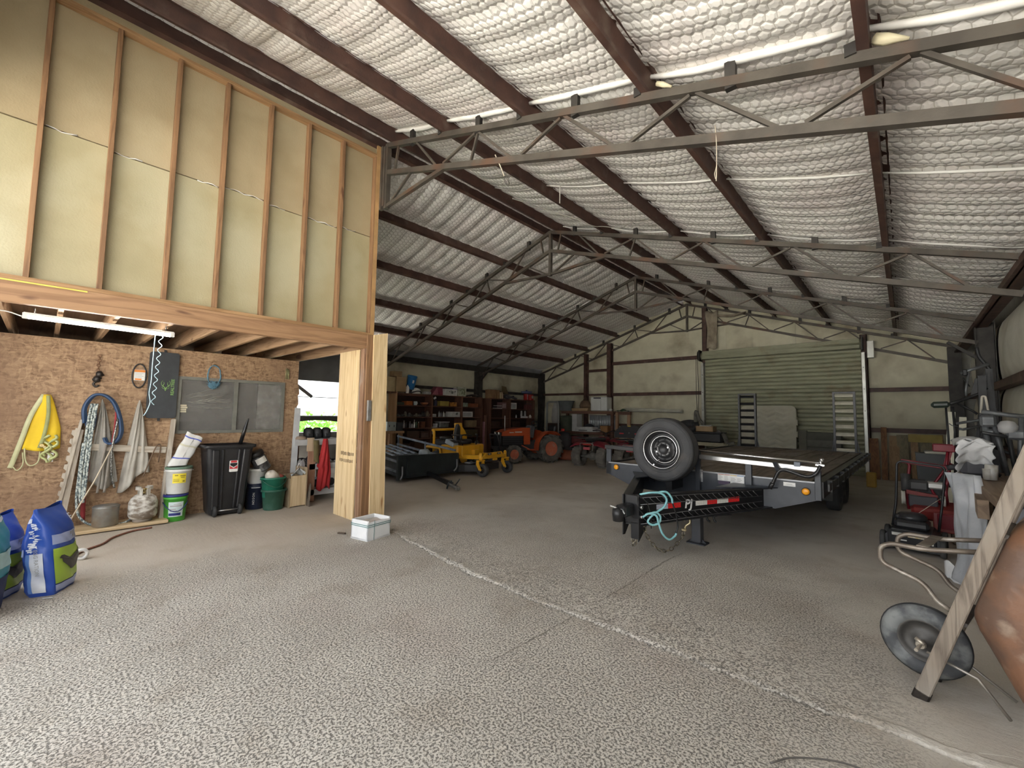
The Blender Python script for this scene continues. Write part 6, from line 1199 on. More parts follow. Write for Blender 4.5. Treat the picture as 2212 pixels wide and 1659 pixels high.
obj('control_pod', MB().box((-1.0, -0.52, 0.78), (0.30, 0.22, 0.12), Matrix.Rotation(0.35, 3, 'Y'), .02), M('pod_grey', (0.38, 0.43, 0.47), (0.3, 0.34, 0.37), 5, 0.35), mw)
obj('control_panel', MB().box((-0.92, -0.52, 0.815), (0.16, 0.15, 0.03), Matrix.Rotation(0.35, 3, 'Y'), .008), mk, mw)
obj('lap_bar', MB(True).tube(round_path([(-0.85, -0.38, 0.6), (-0.80, -0.38, 0.98), (-0.72, -0.18, 1.0)], 0.06), 0.018, 8).tube(round_path([(-0.85, 0.28, 0.6), (-0.80, 0.28, 0.98), (-0.72, 0.12, 1.0)], 0.06), 0.018, 8).cyl((-0.80, -0.38, 0.85), (-0.80, -0.38, 1.0), 0.03), mk, mw)
obj('engine', MB().ab((-1.95, -0.30, 0.45), (-1.45, 0.25, 0.82), .04).lathe([(0.17, 0.82), (0.17, 0.9), (0.0, 0.92)], (-1.7, -0.02, 0), 'Z', 18), mk, mw)
for s_ in (-1, 1):
    w_ = obj('drive_wheel', MB(True).lathe(tyre_prof(0.28, 0.24, 0.15), (-1.45, s_*0.55, 0.28), 'Y', 26, caps=False), rub, mw)
    obj('rim', MB(True).lathe([(0.15, -0.08), (0.12, 0), (0, 0.01)], (-1.45, s_*0.55, 0.28), 'Y', 16), my, w_)
# ================================================================ TRACTOR
to = M('tractor_orange', (0.44, 0.075, 0.022), (0.36, 0.06, 0.018), 3, 0.4, c3=(0.36, 0.08, 0.035), s3=4, t3=(.6, .8)); tk = M('tractor_grey', (0.05, 0.05, 0.052), (0.035, 0.035, 0.036), 4, 0.55); dusty_r = M('dusty_rubber', (0.12, 0.115, 0.10), (0.075, 0.07, 0.062), 6, 0.85, c3=(0.17, 0.16, 0.14), s3=5); rimo = M('rim_orange', (0.55, 0.16, 0.09), (0.46, 0.12, 0.07), 4, 0.5, c3=(0.45, 0.24, 0.18), s3=5)
tc_ = thing('compact_tractor', 'small orange tractor with lugged tyres and a grey roll bar', 'tractor', (-9.10, 11.48, 0.0), math.atan2(-0.94, -0.34))
def lug_tyre(R, w, ri, c, n, label=None):
    o = obj('wheel', MB(True).lathe(tyre_prof(R*0.94, w, ri), c, 'Y', 30, caps=False), dusty_r, tc_)
    mb = MB(); c = Vector(c)
    for k in range(n):
        for s_ in (-1, 1):
            a = 2*math.pi*(k+(0.5 if s_ > 0 else 0))/n; a2 = a+0.30
            p = lambda an, y, r: c+Vector((r*math.cos(an), y, r*math.sin(an)))
            mb.bar(p(a, s_*0.01, R*0.965), p(a2, s_*w*0.5, R*0.93), 0.045*R/0.42, 0.055*R/.42, up=p(a+.15, 0, 1)-c)
    obj('tread_lugs', mb, dusty_r, o, kind=None)
    obj('rim', MB(True).lathe([(ri, -w*0.32), (ri*0.97, -w*0.2), (ri*0.75, -w*0.05), (ri*0.3, 0.0), (ri*.3, .03), (ri*0.75, 0.0+w*.08), (ri*0.97, w*0.26), (ri*1.03, w*0.34)], c, 'Y', 26), rimo, o)
    obj('hub', MB(True).cyl(c+Vector((0, -0.10, 0)), c+Vector((0, 0.10, 0)), ri*0.3, n=12), rimo, o)
    return o
for s_ in (-1, 1):
    lug_tyre(0.455, 0.27, 0.235, (0, s_*0.50, 0.455), 15)
    lug_tyre(0.29, 0.18, 0.155, (1.30, s_*0.42, 0.29), 13)
obj('chassis', MB().ab((-0.25, -0.22, 0.36), (0.75, 0.22, 0.70), .03).ab((0.7, -0.14, 0.36), (1.65, 0.14, 0.55), .02).cyl((0, -0.4, 0.455), (0, 0.4, 0.455), 0.09).cyl((1.30, -0.36, 0.33), (1.30, 0.36, 0.33), 0.05), tk, tc_)
obj('hood', MB().prism([(0.62, 0.72), (0.62, 1.12), (0.95, 1.115), (1.45, 1.05), (1.62, 0.98), (1.66, 0.86), (0.85, 0.86), (0.80, 0.70)], (0, 0.26, 0), (1, 0, 0), (0, 0, 1), 0.52), to, tc_)
obj('hood_side', MB().ab((0.62, 0.262, 0.58), (0.86, 0.275, 0.90)).ab((0.62, -0.275, 0.58), (0.86, -0.262, 0.90)), to, tc_)
for s_ in (-1, 1):
    g_ = obj('engine_grille', MB().ab((0.88, s_*0.25-.01, 0.56), (1.62, s_*0.25+.01, 0.86)), mk, tc_)
    obj('grille_slats', MB().ab((0.88, s_*0.265-.006, 0.60), (1.60, s_*0.265+.006, 0.62)).ab((0.88, s_*0.265-.006, 0.67), (1.60, s_*0.265+.006, 0.69)).ab((0.88, s_*0.265-.006, 0.74), (1.60, s_*0.265+.006, 0.76)).ab((0.88, s_*0.265-.006, 0.81), (1.60, s_*0.265+.006, 0.83)), tk, g_)
    obj('side_decal', MB().ab((0.92, s_*0.2615-.0015, 0.965), (1.18, s_*0.2615+.0015, 1.0)).ab((1.22, s_*0.2615-.0015, 0.955), (1.38, s_*0.2615+.0015, 0.98)), M('label_grey', (0.55, 0.55, 0.5)), tc_)
    obj('side_step', MB().ab((0.15, s_*0.36-.12, 0.40), (0.72, s_*0.36+.12, 0.43)).bar((0.70, s_*0.40, 0.43), (0.95, s_*0.30, 0.56), 0.12, 0.03), to, tc_)
    fp = [(0.52*math.cos(a), 0.455+0.56*math.sin(a)) for a in [math.radians(d) for d in range(-5, 131, 9)]]
    mb = MB(); k = len(fp); y0, y1 = s_*0.36, s_*0.64
    mb.add([(p[0], y0, p[1]) for p in fp]+[(p[0], y1, p[1]) for p in fp], [(i, i+1, k+i+1, k+i) for i in range(k-1)]); mb.add([(p[0], y0, p[1]) for p in fp]+[(0.2, y0, 0.6)], [tuple(range(k+1))])
    obj('fender', mb, to, tc_, solid=0.018)
obj('grille_front', MB().ab((1.64, -0.25, 0.52), (1.70, 0.25, 0.98), .02), mk, tc_)
for s_ in (-1, 1): obj('headlamp', MB(True).lathe([(0.055, 0), (0.05, 0.02), (0, 0.03)], (1.695, s_*0.13, 0.93), 'X', 14), M('lamp_glass', (0.75, 0.75, 0.72), None, 5, 0.1, 0.5), tc_)
obj('brush_guard', MB(True).tube(round_path([(1.72, -0.3, 0.45), (1.82, -0.3, 0.90), (1.82, 0.3, 0.90), (1.72, 0.3, 0.45)], 0.08), 0.02, 7).ab((1.6, -0.24, 0.42), (1.76, 0.24, 0.52)), tk, tc_)
obj('exhaust_pipe', MB(True).tube([(1.50, 0.16, 1.0), (1.50, 0.16, 1.50)], 0.018, 8), M('exhaust_steel', (0.5, 0.47, 0.45), None, 5, 0.35, 0.6), tc_)
obj('dash', MB().box((0.48, 0, 0.98), (0.2, 0.34, 0.42), Matrix.Rotation(-0.15, 3, 'Y'), .04), M('dash_grey', (0.11, 0.11, 0.12), None, 4, 0.5), tc_)
obj('steering_wheel', MB(True).tube([(0.30+0.03*math.cos(a), 0.19*math.sin(a), 1.22+0.18*math.cos(a)*0.6) for a in [2*math.pi*i/24 for i in range(24)]], 0.016, 7, closed=True).cyl((0.42, 0, 1.12), (0.30, 0, 1.22), 0.02).bar((0.30, -0.18, 1.22), (0.30, 0.18, 1.22), 0.02, 0.02), mk, tc_)
obj('seat', MB().ab((-0.38, -0.22, 0.78), (0.02, 0.22, 0.88), .04).box((-0.40, 0, 1.02), (0.10, 0.42, 0.34), Matrix.Rotation(-0.2, 3, 'Y'), .04), mk, tc_)
obj('roll_bar', MB(True).tube(round_path([(-0.42, -0.36, 0.6), (-0.42, -0.36, 2.0), (-0.42, 0.36, 2.0), (-0.42, 0.36, 0.6)], 0.12), 0.032, 9), M('roll_bar_grey', (0.16, 0.165, 0.16), None, 5, 0.5), tc_)
obj('lift_lever', MB(True).tube([(0.05, 0.3, 0.9), (0.12, 0.32, 1.12)], 0.012, 6).lathe([(0, -.03), (.025, 0), (0, .03)], (0.12, 0.32, 1.13), 'Z', 10), mk, tc_)
obj('tail_lamp', MB().ab((-0.50, 0.52, 1.02), (-0.42, 0.62, 1.10), .01), M('lens_red', (0.5, 0.03, 0.02)), tc_)
# orange implement on the floor behind the tractor wheel
t = thing('mower_deck', 'rusty orange cutting deck on the floor behind the tractor', 'mower deck', (-8.85, 12.75, 0.0))
obj('deck_shell', MB(True).lathe([(0.55, 0.02), (0.56, 0.12), (0.48, 0.26), (0.2, 0.32), (0.0, 0.32)], (0, 0, 0), 'Z', 26), M('rusty_orange', (0.34, 0.10, 0.05), (0.24, 0.075, 0.04), 5, 0.7), t)
obj('gear_box', MB().ab((-0.12, -0.12, 0.3), (0.12, 0.12, 0.44), .02), tk, t)
# ================================================================ ATVs
maroon = M('atv_maroon', (0.26, 0.02, 0.035), (0.19, 0.016, 0.028), 4, 0.3); mut = M('muddy_rubber', (0.19, 0.175, 0.15), (0.12, 0.11, 0.095), 6, 0.9); mud = M('muddy_metal', (0.26, 0.25, 0.22), (0.12, 0.115, 0.10), 6, 0.7, .2)
def quad(name, label, loc, rz, paint, box=False):
    t = thing(name, label, 'quad bike', loc, rz)
    # local +y forward, x across
    for y, w, R in ((0, 0.29, 0.30), (1.25, 0.22, 0.29)):
        for s_ in (-1, 1):
            c = (s_*0.42, y, R)
            w_ = obj('wheel', MB(True).lathe(tyre_prof(R, w, 0.15), c, 'X', 26, caps=False), mut, t)
            mb = MB(True)
            for k in range(16):
                a = 2*math.pi*k/16; mb.bar((c[0]-w*.42, y+R*math.cos(a), R+R*math.sin(a)), (c[0]+w*.42, y+R*math.cos(a+.12), R+R*math.sin(a+.12)), 0.03, 0.03)
            obj('tread_lugs', mb, mut, w_)
            obj('rim', MB(True).lathe([(0.15, -0.09), (0.12, 0.0), (0.04, 0.02*s_), (0, 0.02*s_)], c, 'X', 18), mud, w_)
    obj('axle', MB(True).cyl((-0.4, 0, 0.30), (0.4, 0, 0.30), 0.045, n=10).lathe([(0.0, -0.12), (0.10, -0.08), (0.12, 0), (0.10, 0.08), (0, 0.12)], (0.05, 0, 0.31), 'X', 14), mud, t); obj('axle', MB(True).cyl((-0.4, 1.25, 0.3), (0.4, 1.25, 0.3), 0.03, n=8), mud, t)
    obj('swing_arm', MB().bar((-0.12, 0.02, 0.33), (-0.1, 0.55, 0.42), 0.06, 0.07).bar((0.15, 0.05, 0.33), (0.1, 0.55, 0.42), 0.06, 0.07).bar((0.0, 0.0, 0.40), (0.0, 0.3, 0.62), 0.07, 0.07), mud, t)
    obj('engine', MB().ab((-0.2, 0.45, 0.3), (0.2, 1.0, 0.68), .04), tk, t)
    fn = lambda s_: (lambda a, b: (s_*(0.14+0.46*b), -0.26+0.62*a, 0.72+0.06*math.sin(math.pi*a)-0.10*b*b-0.05*abs(a-.5)*2))
    for s_ in (-1, 1): obj('rear_fender', MB(True).grid(fn(s_), 10, 6), paint, t, solid=0.02)
    fn2 = lambda s_: (lambda a, b: (s_*(0.12+0.42*b), 0.95+0.60*a, 0.74+0.08*math.sin(math.pi*a)-0.08*b*b))
    for s_ in (-1, 1): obj('front_fender', MB(True).grid(fn2(s_), 10, 6), paint, t, solid=0.02)
    obj('seat', MB().ab((-0.16, -0.15, 0.74), (0.16, 0.70, 0.86), .05), mk, t)
    obj('fuel_tank', MB().ab((-0.15, 0.62, 0.72), (0.15, 1.0, 0.88), .05), paint, t)
    rk = MB(True)
    for x in (-0.40, -0.2, 0.0, 0.2, 0.40): rk.tube([(x, -0.36, 0.86), (x, 0.16, 0.86)], 0.012, 6)
    for y in (-0.36, -0.1, 0.16): rk.tube([(-0.42, y, 0.86), (0.42, y, 0.86)], 0.012, 6)
    obj('rear_rack', rk, tk, t)
    obj('handlebar', MB(True).tube(round_path([(-0.40, 0.86, 1.06), (-0.25, 0.95, 1.08), (0, 0.98, 0.98), (0.25, 0.95, 1.08), (0.40, 0.86, 1.06)], .06), 0.014, 7).cyl((0, 0.98, 0.8), (0, 0.98, 1.0), 0.025), mk, t)
    obj('grip', MB(True).cyl((-0.42, 0.85, 1.06), (-0.30, 0.92, 1.07), 0.02, n=8).cyl((0.42, 0.85, 1.06), (0.30, 0.92, 1.07), 0.02, n=8), mk, t)
    obj('tail_lamp', MB().ab((-0.13, -0.30, 0.66), (0.13, -0.26, 0.72), .01), M('lens_red', (0.5, 0.03, 0.02), None, 5, 0.2), t)
    obj('plate', MB().ab((-0.12, -0.29, 0.52), (0.10, -0.275, 0.60)), M('plate_red', (0.50, 0.09, 0.11)), t)
    obj('bumper', MB(True).tube(round_path([(-0.2, -0.30, 0.50), (-0.22, -0.31, 0.72), (0.22, -0.31, 0.72), (0.2, -0.30, 0.50)], .05), 0.014, 7), M('bumper_grey', (0.3, 0.3, 0.28), None, 5, .4, .5), t)
    if box:
        b_ = obj('cargo_box', MB().prism([(-0.46, 0.0), (0.46, 0.0), (0.48, 0.14), (0.40, 0.24), (0.28, 0.33), (0.20, 0.36), (-0.20, 0.36), (-0.28, 0.33), (-0.40, 0.24), (-0.48, 0.14)], (0, 0.22, 0.92), (1, 0, 0), (0, 0, 1), 0.55), mk, t)
        for s_ in (-1, 1): obj('reflector', MB().ab((s_*0.24-.07, -0.345, 1.03), (s_*0.24+.07, -0.335, 1.065), .004), M('reflector_dull_red', (0.40, 0.03, 0.04), None, 5, .3), b_)
        obj('lid_seam', MB().ab((-0.47, -0.34, 1.10), (0.47, -0.333, 1.108)), M('seam_dark', (0.004, 0.004, 0.004)), b_)
        obj('lid_badge', MB().ab((-0.05, -0.34, 1.255), (0.05, -0.325, 1.275)), M('badge_yellow', (0.75, 0.5, 0.05)), b_)
        obj('lock', MB(True).cyl((0, -0.35, 1.07), (0, -0.33, 1.07), 0.014, n=8), bright, b_)
    return t
quad('quad_bike', 'muddy maroon quad bike parked tail outward beside the tractor', (-7.12, 11.42, 0.0), 0.06, maroon)
quad('quad_bike', 'maroon quad bike with a black cargo box behind the spare wheel', (-5.86, 11.75, 0.0), 0.0, maroon, True)
# ================================================================ SHELVING ALONG THE LEFT WALL
sw = WOOD('shelf_wood', (0.13, 0.058, 0.036), (0.075, 0.034, 0.022), 'Y', 8, 0.7); swz = WOOD('shelf_wood_upright', (0.15, 0.068, 0.04), (0.085, 0.04, 0.026), 'Z', 8, 0.7); ply = WOOD('tan_ply', (0.40, 0.24, 0.13), (0.30, 0.17, 0.085), 'Z', 6, 0.7)
XB, XF = -12.38, -11.95
SLV = [2.18, 1.80, 1.42, 1.05, 0.70, 0.32]
sh1 = thing('shelf_unit', 'long dark brown wooden shelf unit with a tan end panel', 'shelves', (-12.15, 9.5, 0))
for z in SLV: obj('shelf_board', MB().ab((XB, 7.62, z-0.035), (XF, 11.36, z), .004), sw, sh1, True)
for y in (9.0, 10.36, 11.36): obj('upright', MB().ab((XF-.40, y-.02, 0), (XF+.012, y+.03, 2.17), .004), swz, sh1, True)
obj('side_panel', MB().ab((XB, 7.57, 0), (XF+.02, 7.615, 2.22), .004), ply, sh1, True, label='tan plywood end panel')
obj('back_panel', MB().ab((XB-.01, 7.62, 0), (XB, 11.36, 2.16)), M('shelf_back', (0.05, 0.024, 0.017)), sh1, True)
obj('fascia', MB().ab((XF, 7.62, 2.10), (XF+.014, 9.0, 2.18)), sw, sh1, True)
sh2 = thing('shelf_unit', 'darker wooden shelf unit behind the tractor, under the red tins', 'shelves', (-12.15, 13.0, 0))
for z in (2.17, 1.77, 1.40, 1.02, 0.62, 0.25): obj('shelf_board', MB().ab((XB, 11.80, z-0.035), (XF+.04, 14.5, z), .004), sw, sh2, True)
for y in (11.80, 12.92, 14.45): obj('upright', MB().ab((XF-.40, y-.02, 0), (XF+.05, y+.03, 2.17), .004), swz, sh2, True)
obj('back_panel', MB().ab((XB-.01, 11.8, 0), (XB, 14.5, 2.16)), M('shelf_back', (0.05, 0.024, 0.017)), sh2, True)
def C_(n, c, c2=None): return M('box_'+n, c, c2, 7, 0.65)
card = M('cardboard', (0.40, 0.28, 0.15), (0.32, 0.21, 0.11), 4, 0.75); card2 = M('brown_carton', (0.27, 0.16, 0.08), (0.2, 0.11, 0.055), 4, 0.75)
wht = C_('white', (0.72, 0.72, 0.70))
def carton(label, y0, y1, z, h, m, x1=XF-.04, dx=0.28, rz=0.0, flap=True, print_=None, cat='box', group=None):
    t = thing('carton', label, cat, (x1-dx/2, (y0+y1)/2, z), rz, group); w = (y1-y0)/2
    obj('box_body', MB().ab((-dx/2, -w, 0), (dx/2, w, h), 0.005), m, t)
    if flap: obj('flap', MB().ab((-dx/2, -w, h), (dx/2, -0.004, h+.006)).ab((-dx/2, 0.004, h), (dx/2, w, h+.006)), m, t)
    if print_: obj('printed_panel', MB().ab((dx/2, -w*.8, h*.15), (dx/2+.003, w*.75, h*.8)), print_, t)
    return t
inkd = M('dark_print', (0.06, 0.06, 0.07)); inkg = M('grey_print', (0.45, 0.45, 0.45))
carton('large tan cardboard box on top of the long shelf unit, left end', 7.60, 7.97, 2.22, 0.48, card, dx=0.36)
carton('tall narrow pale cardboard box beyond the tan end panel', 7.27, 7.56, 2.215, 0.46, M('pale_card', (0.52, 0.42, 0.24), (0.42, 0.33, 0.18), 4, .7), dx=0.30)
carton('small cardboard box stacked on the large tan one', 7.50, 7.80, 2.71, 0.16, card, dx=0.26)
obj('side_bracket', MB().ab((XB, 7.22, 2.16), (XF+.02, 7.58, 2.21)), swz, sh1, True)
t = thing('blue_pail', 'bright blue pail tilted on top of the long shelf unit', 'bucket', (XF-.16, 8.20, 2.32), rot=(-0.12, 0.1, 0))
obj('bucket_body', MB(True).lathe([(0.125, 0), (0.13, .01), (0.155, 0.40), (0.165, 0.41), (0.165, 0.44), (0.155, 0.45), (0.16, 0.47), (0, 0.47)], (0, 0, 0), 'Z', 22), M('pail_blue', (0.02, 0.16, 0.42), (0.015, 0.13, 0.36), 4, 0.4), t)
obj('paper_label', MB().box((0.148, -0.03, 0.26), (0.006, 0.06, 0.10), Matrix.Rotation(.07, 3, 'Y')), wht, t)
single('white_jug', MB(True).lathe([(0.05, 0), (0.055, .02), (0.055, .2), (0.02, .25), (0.02, .28), (0, .28)], (0, 0, 0), 'Z', 14), wht, 'slim white jug beside the blue pail', 'jug', (XF-.05, 8.03, 2.18))
single('black_block', MB().ab((-.14, -.12, 0), (.12, .12, .14), .02), inkd, 'black block the blue pail rests on', 'block', (XF-.2, 8.22, 2.18))
t = thing('helmet', 'white and black striped helmet on top of the shelf unit', 'helmet', (XF-.12, 8.40, 2.18))
obj('shell', MB(True).lathe([(0.13, 0), (0.15, .06), (0.13, .14), (0.08, .19), (0, .21)], (0, 0, 0), 'Z', 20, squash=(1, 1.25)), wht, t)
obj('dark_band', MB(True).tube([(0.152*math.cos(a), 0.19*math.sin(a), .06+.03*math.cos(2*a)) for a in [-1.5+3*i/14 for i in range(15)]], .022, 6).tube([(0.12*math.cos(a), 0.15*math.sin(a), .13) for a in [-1.3+2.6*i/14 for i in range(15)]], .012, 6), inkd, t)
single('dark_case', MB().ab((-.12, -.12, 0), (.1, .12, .10), .02).ab((.1, -.02, .02), (.104, .10, .07)), inkg, 'small dark case with a white print next to the helmet', 'case', (XF-.1, 8.84, 2.18))
t = thing('magenta_bag', 'magenta triangular bag on top of the shelf unit', 'bag', (XF-.16, 9.28, 2.18))
obj('bag_body', MB().prism([(-.26, 0), (.22, 0), (.20, .27), (-.02, .29)], (.10, 0, 0), (0, 1, 0), (0, 0, 1), -.24), M('dusty_magenta', (0.24, 0.05, 0.075), (0.17, 0.035, 0.055), 5, .7), t)
obj('bag_side', MB().prism([(-.24, .01), (.02, .01), (-.04, .27)], (.106, 0, 0), (0, 1, 0), (0, 0, 1), -.006), M('pink_fabric', (0.40, 0.13, 0.17), (0.32, 0.1, 0.13), 40, .7), t)
carton('white carton with a dark tool picture on top of the shelf unit', 9.56, 10.14, 2.18, 0.235, wht, flap=False, print_=M('photo_print', (0.55, 0.55, 0.53), (0.14, 0.14, 0.14), 9, .5, lo=.35, hi=.42))
carton('tall carton with a green and violet picture on top of the shelf unit', 10.18, 10.58, 2.18, 0.34, M('picture_carton', (0.5, 0.5, 0.42), (0.18, 0.2, 0.13), 7, .5), flap=False, print_=M('garden_print', (0.42, 0.45, 0.33), (0.10, 0.12, 0.06), 12, .5))
single('violet_lid', MB().ab((-.16, -.24, 0), (.14, .24, .02)).ab((-.02, -.22, -.22), (.0, .22, 0)), M('violet_card', (0.12, 0.07, 0.24)), 'violet cardboard lid standing behind the picture cartons', 'lid', (XF-.22, 10.2, 2.42))
single('dark_tools', MB(True).tube([(0, -.3, .03), (.02, 0, .08), (0, .3, .05)], .03, 6).tube([(.05, -.2, .03), (0, .25, .1)], .02, 6).lathe([(.08, 0), (.1, .06), (0, .12)], (0, .1, 0), 'Z', 10), dkm, 'heap of dark tools at the far end of the shelf top', 'tools', (XF-.15, 10.98, 2.18))
# second row down
S1, S2, S3, S4, S5 = SLV[1], SLV[2], SLV[3], SLV[4], SLV[5]
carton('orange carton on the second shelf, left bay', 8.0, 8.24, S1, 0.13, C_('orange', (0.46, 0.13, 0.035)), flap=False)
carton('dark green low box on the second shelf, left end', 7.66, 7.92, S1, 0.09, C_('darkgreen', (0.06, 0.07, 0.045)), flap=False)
t = thing('shop_mug', 'pale blue and white mug on the second shelf', 'mug', (XF-.06, 8.36, S1)); obj('mug_body', MB(True).lathe([(.05, 0), (.055, .01), (.06, .13), (.052, .13), (.045, .02), (0, .02)], (0, 0, 0), 'Z', 16), M('mug_blue', (0.45, 0.60, 0.68), (0.66, 0.68, 0.66), 9, .35), t); obj('handle', MB(True).tube([(0, .058+.0*i, .03+.08*i/6) if i in (0, 6) else (0, .058+.03*math.sin(math.pi*i/6), .03+.08*i/6) for i in range(7)], .008, 6), wht, t)
single('copper_bowl', MB(True).lathe([(.05, 0), (.12, .05), (.14, .10), (.13, .10), (.1, .05), (0, .02)], (0, 0, 0), 'Z', 20), M('copper', (0.55, 0.22, 0.10), None, 6, .35, .8), 'copper bowl on the second shelf, left bay', 'bowl', (XF-.15, 8.78, S1))
carton('olive yellow carton on the second shelf, middle bay', 9.38, 9.78, S1, 0.17, C_('olive', (0.38, 0.29, 0.06), (0.29, 0.22, 0.05)))
carton('orange and black small carton on the second shelf, middle bay', 9.93, 10.15, S1, 0.15, M('orange_black', (0.55, 0.22, 0.04), (0.12, 0.05, 0.02), 12, .6), flap=False)
single('dark_jar', MB(True).lathe([(.06, 0), (.065, .15), (.03, .19), (.03, .22), (0, .22)], (0, 0, 0), 'Z', 14), C_('navyjar', (0.03, 0.03, 0.06)), 'dark blue jar on the second shelf, middle bay', 'jar', (XF-.1, 9.22, S1))
carton('pale green carton on the second shelf, right bay', 10.42, 10.68, S1, 0.15, M('sage_carton', (0.30, 0.36, 0.28), (0.14, 0.18, 0.14), 12, .6), flap=False)
carton('rust brown carton on the second shelf, right bay', 10.80, 11.2, S1, 0.13, C_('rust', (0.22, 0.075, 0.03)))
single('white_tag', MB().box((0, 0, .03), (.03, .10, .06), Matrix.Rotation(.5, 3, 'X')), wht, 'small white card high on the middle bay', 'card', (XF-.05, 9.15, S1+.24))
# third row: greasy parts, sprays, white cartons
rr = random.Random(31)
for k in range(9):
    y = 7.75+0.14*k; r = rr.uniform(.045, .075); h = rr.uniform(.07, .2); m_ = [M('greasy_grey', (0.17, 0.165, 0.15), (0.07, 0.065, 0.06), 9, .5, .4), M('greasy_dark', (0.07, 0.065, 0.06), None, 9, .5, .5), M('parts_tan', (0.22, 0.19, 0.14), None, 9, .6)][k % 3]
    t = thing('machine_part', ['first', 'second', 'third', 'fourth', 'fifth', 'sixth', 'seventh', 'eighth', 'last'][k]+[' machine part, squat and grey, on the third shelf', ' machine part, dark and ribbed, on the third shelf', ' machine part, tan and capped, on the third shelf'][k % 3], 'machine part', (XF-.08-rr.uniform(0, .08), y, S2), rr.uniform(0, 3), group='machine parts on the third shelf')
    obj('casting', MB(True).lathe([(r, 0), (r*1.1, h*.2), (r*.8, h*.5), (r, h*.6), (r*.5, h)], (0, 0, 0), 'Z', 12), m_, t); obj('flange', MB(True).cyl((0, -.09, h*.35), (0, .09, h*.35), r*.5, n=9), m_, t)
carton('flat white carton on the third shelf, middle bay', 9.03, 9.22, S2, 0.10, wht, flap=False, print_=inkg)
def bottle(name, label, cat, y, z, h, r, m, capm, x=XF-.06, group=None):
    t = thing(name, label, cat, (x, y, z), 0, group)
    obj('bottle_body', MB(True).lathe([(r*.95, 0), (r, .01), (r, h*.65), (r*.4, h*.8), (r*.35, h*.86), (0, h*.86)], (0, 0, 0), 'Z', 14), m, t)
    obj('cap', MB(True).lathe([(r*.42, h*.86), (r*.42, h), (0, h)], (0, 0, 0), 'Z', 12), capm, t); return t
silv = M('silver_can', (0.62, 0.62, 0.60), (0.4, 0.4, 0.4), 9, .25, .6)
for k, (y, h) in enumerate(((9.36, .22), (9.44, .19), (9.55, .22), (9.62, .16))): bottle('spray_can', ['silver spray can on the third shelf, first of the cans', 'shorter silver spray can, second in the can row', 'silver spray can on the third shelf, third in the row', 'shortest silver can on the third shelf, last in the row'][k], 'can', y, S2, h, .03, silv if k != 1 else C_('dkcan', (.12, .12, .13)), inkd)
carton('white carton with a black tool print on the third shelf', 9.86, 10.30, S2, 0.19, wht, flap=False, print_=M('tool_print', (0.60, 0.60, 0.58), (0.10, 0.10, 0.10), 8, .5, lo=.36, hi=.44))
carton('long plain white carton on the third shelf, right bay', 10.40, 10.93, S2, 0.20, wht, print_=inkg)
# fourth row: bottles
cols_ = [(wht, 'white', .20), (C_('pale', (.55, .5, .5)), 'pale pink', .24), (inkd, 'dark', .19), (C_('grey', (.32, .32, .33)), 'grey', .21), (wht, 'white', .16), (silv, 'silver', .27), (C_('greenb', (.05, .09, .05)), 'dark green', .25), (C_('brownb', (.12, .06, .03)), 'brown', .2)]
for k, (m_, cn, h) in enumerate(cols_): bottle('shop_bottle', cn+[' bottle starting the fourth shelf row', ' bottle second in the fourth shelf row', ' bottle third in the fourth shelf row', ' bottle mid row on the fourth shelf', ' short bottle mid row on the fourth shelf', ' tall bottle on the fourth shelf', ' tall bottle beside the silver one', ' bottle ending the row before the brown tin'][k], 'bottle', 7.86+.085*k+(.06 if k > 2 else 0), S3, h, .033, m_, wht if k % 2 else inkd)
single('brown_tin', MB(True).lathe([(.09, 0), (.09, .19), (.095, .19), (.095, .21), (0, .21)], (0, 0, 0), 'Z', 18), C_('tin', (0.24, 0.10, 0.05)), 'round brown tin on the fourth shelf by the upright', 'tin', (XF-.12, 8.72, S3))
single('white_tray', MB().ab((-.1, -.1, 0), (.1, .1, .025), .008).ab((-.1, .06, .0), (.1, .12, .14), .008), wht, 'white tray and packet at the left of the middle bay', 'tray', (XF-.12, 9.16, S3))
t = thing('wire_bin', 'clear grey bin of fittings on the fourth shelf', 'bin', (XF-.16, 9.58, S3)); obj('bin_body', MB().ab((-.14, -.2, 0), (.14, .2, .19), .02), M('smoke_bin', (0.20, 0.20, 0.19), (0.10, 0.10, 0.095), 12, .35), t); obj('rim', MB().frame(.44, .32, .02, .02, (-.16, -.22, .19), (0, 1, 0), (1, 0, 0)), inkg, t)
carton('slumped tan paper sack on the fourth shelf, right bay', 10.72, 11.14, S3, 0.25, M('sack_tan', (0.30, 0.22, 0.12), (0.22, 0.155, 0.08), 6, .8), flap=False, cat='sack')
# fifth row
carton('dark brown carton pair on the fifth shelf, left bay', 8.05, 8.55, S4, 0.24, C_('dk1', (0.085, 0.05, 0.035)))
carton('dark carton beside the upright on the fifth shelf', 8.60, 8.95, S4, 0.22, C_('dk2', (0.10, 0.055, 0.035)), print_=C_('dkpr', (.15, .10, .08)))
t = thing('white_lamp', 'chrome and white work lamp on the fifth shelf', 'lamp', (XF-.1, 9.13, S4)); obj('lamp_head', MB(True).lathe([(.02, -.05), (.055, 0), (.06, .05), (0, .03)], (0, 0, .17), 'Y', 14), wht, t); obj('stand', MB(True).tube([(0, .02, .16), (.02, .10, .1), (0, .13, 0)], .015, 7).lathe([(.05, 0), (.05, .015), (0, .015)], (0, .12, 0), 'Z', 12), M('lamp_stand', (.3, .29, .26)), t)
carton('faded olive carton on the fifth shelf, right bay', 10.75, 11.2, S4, 0.24, C_('olive2', (0.13, 0.10, 0.05)))
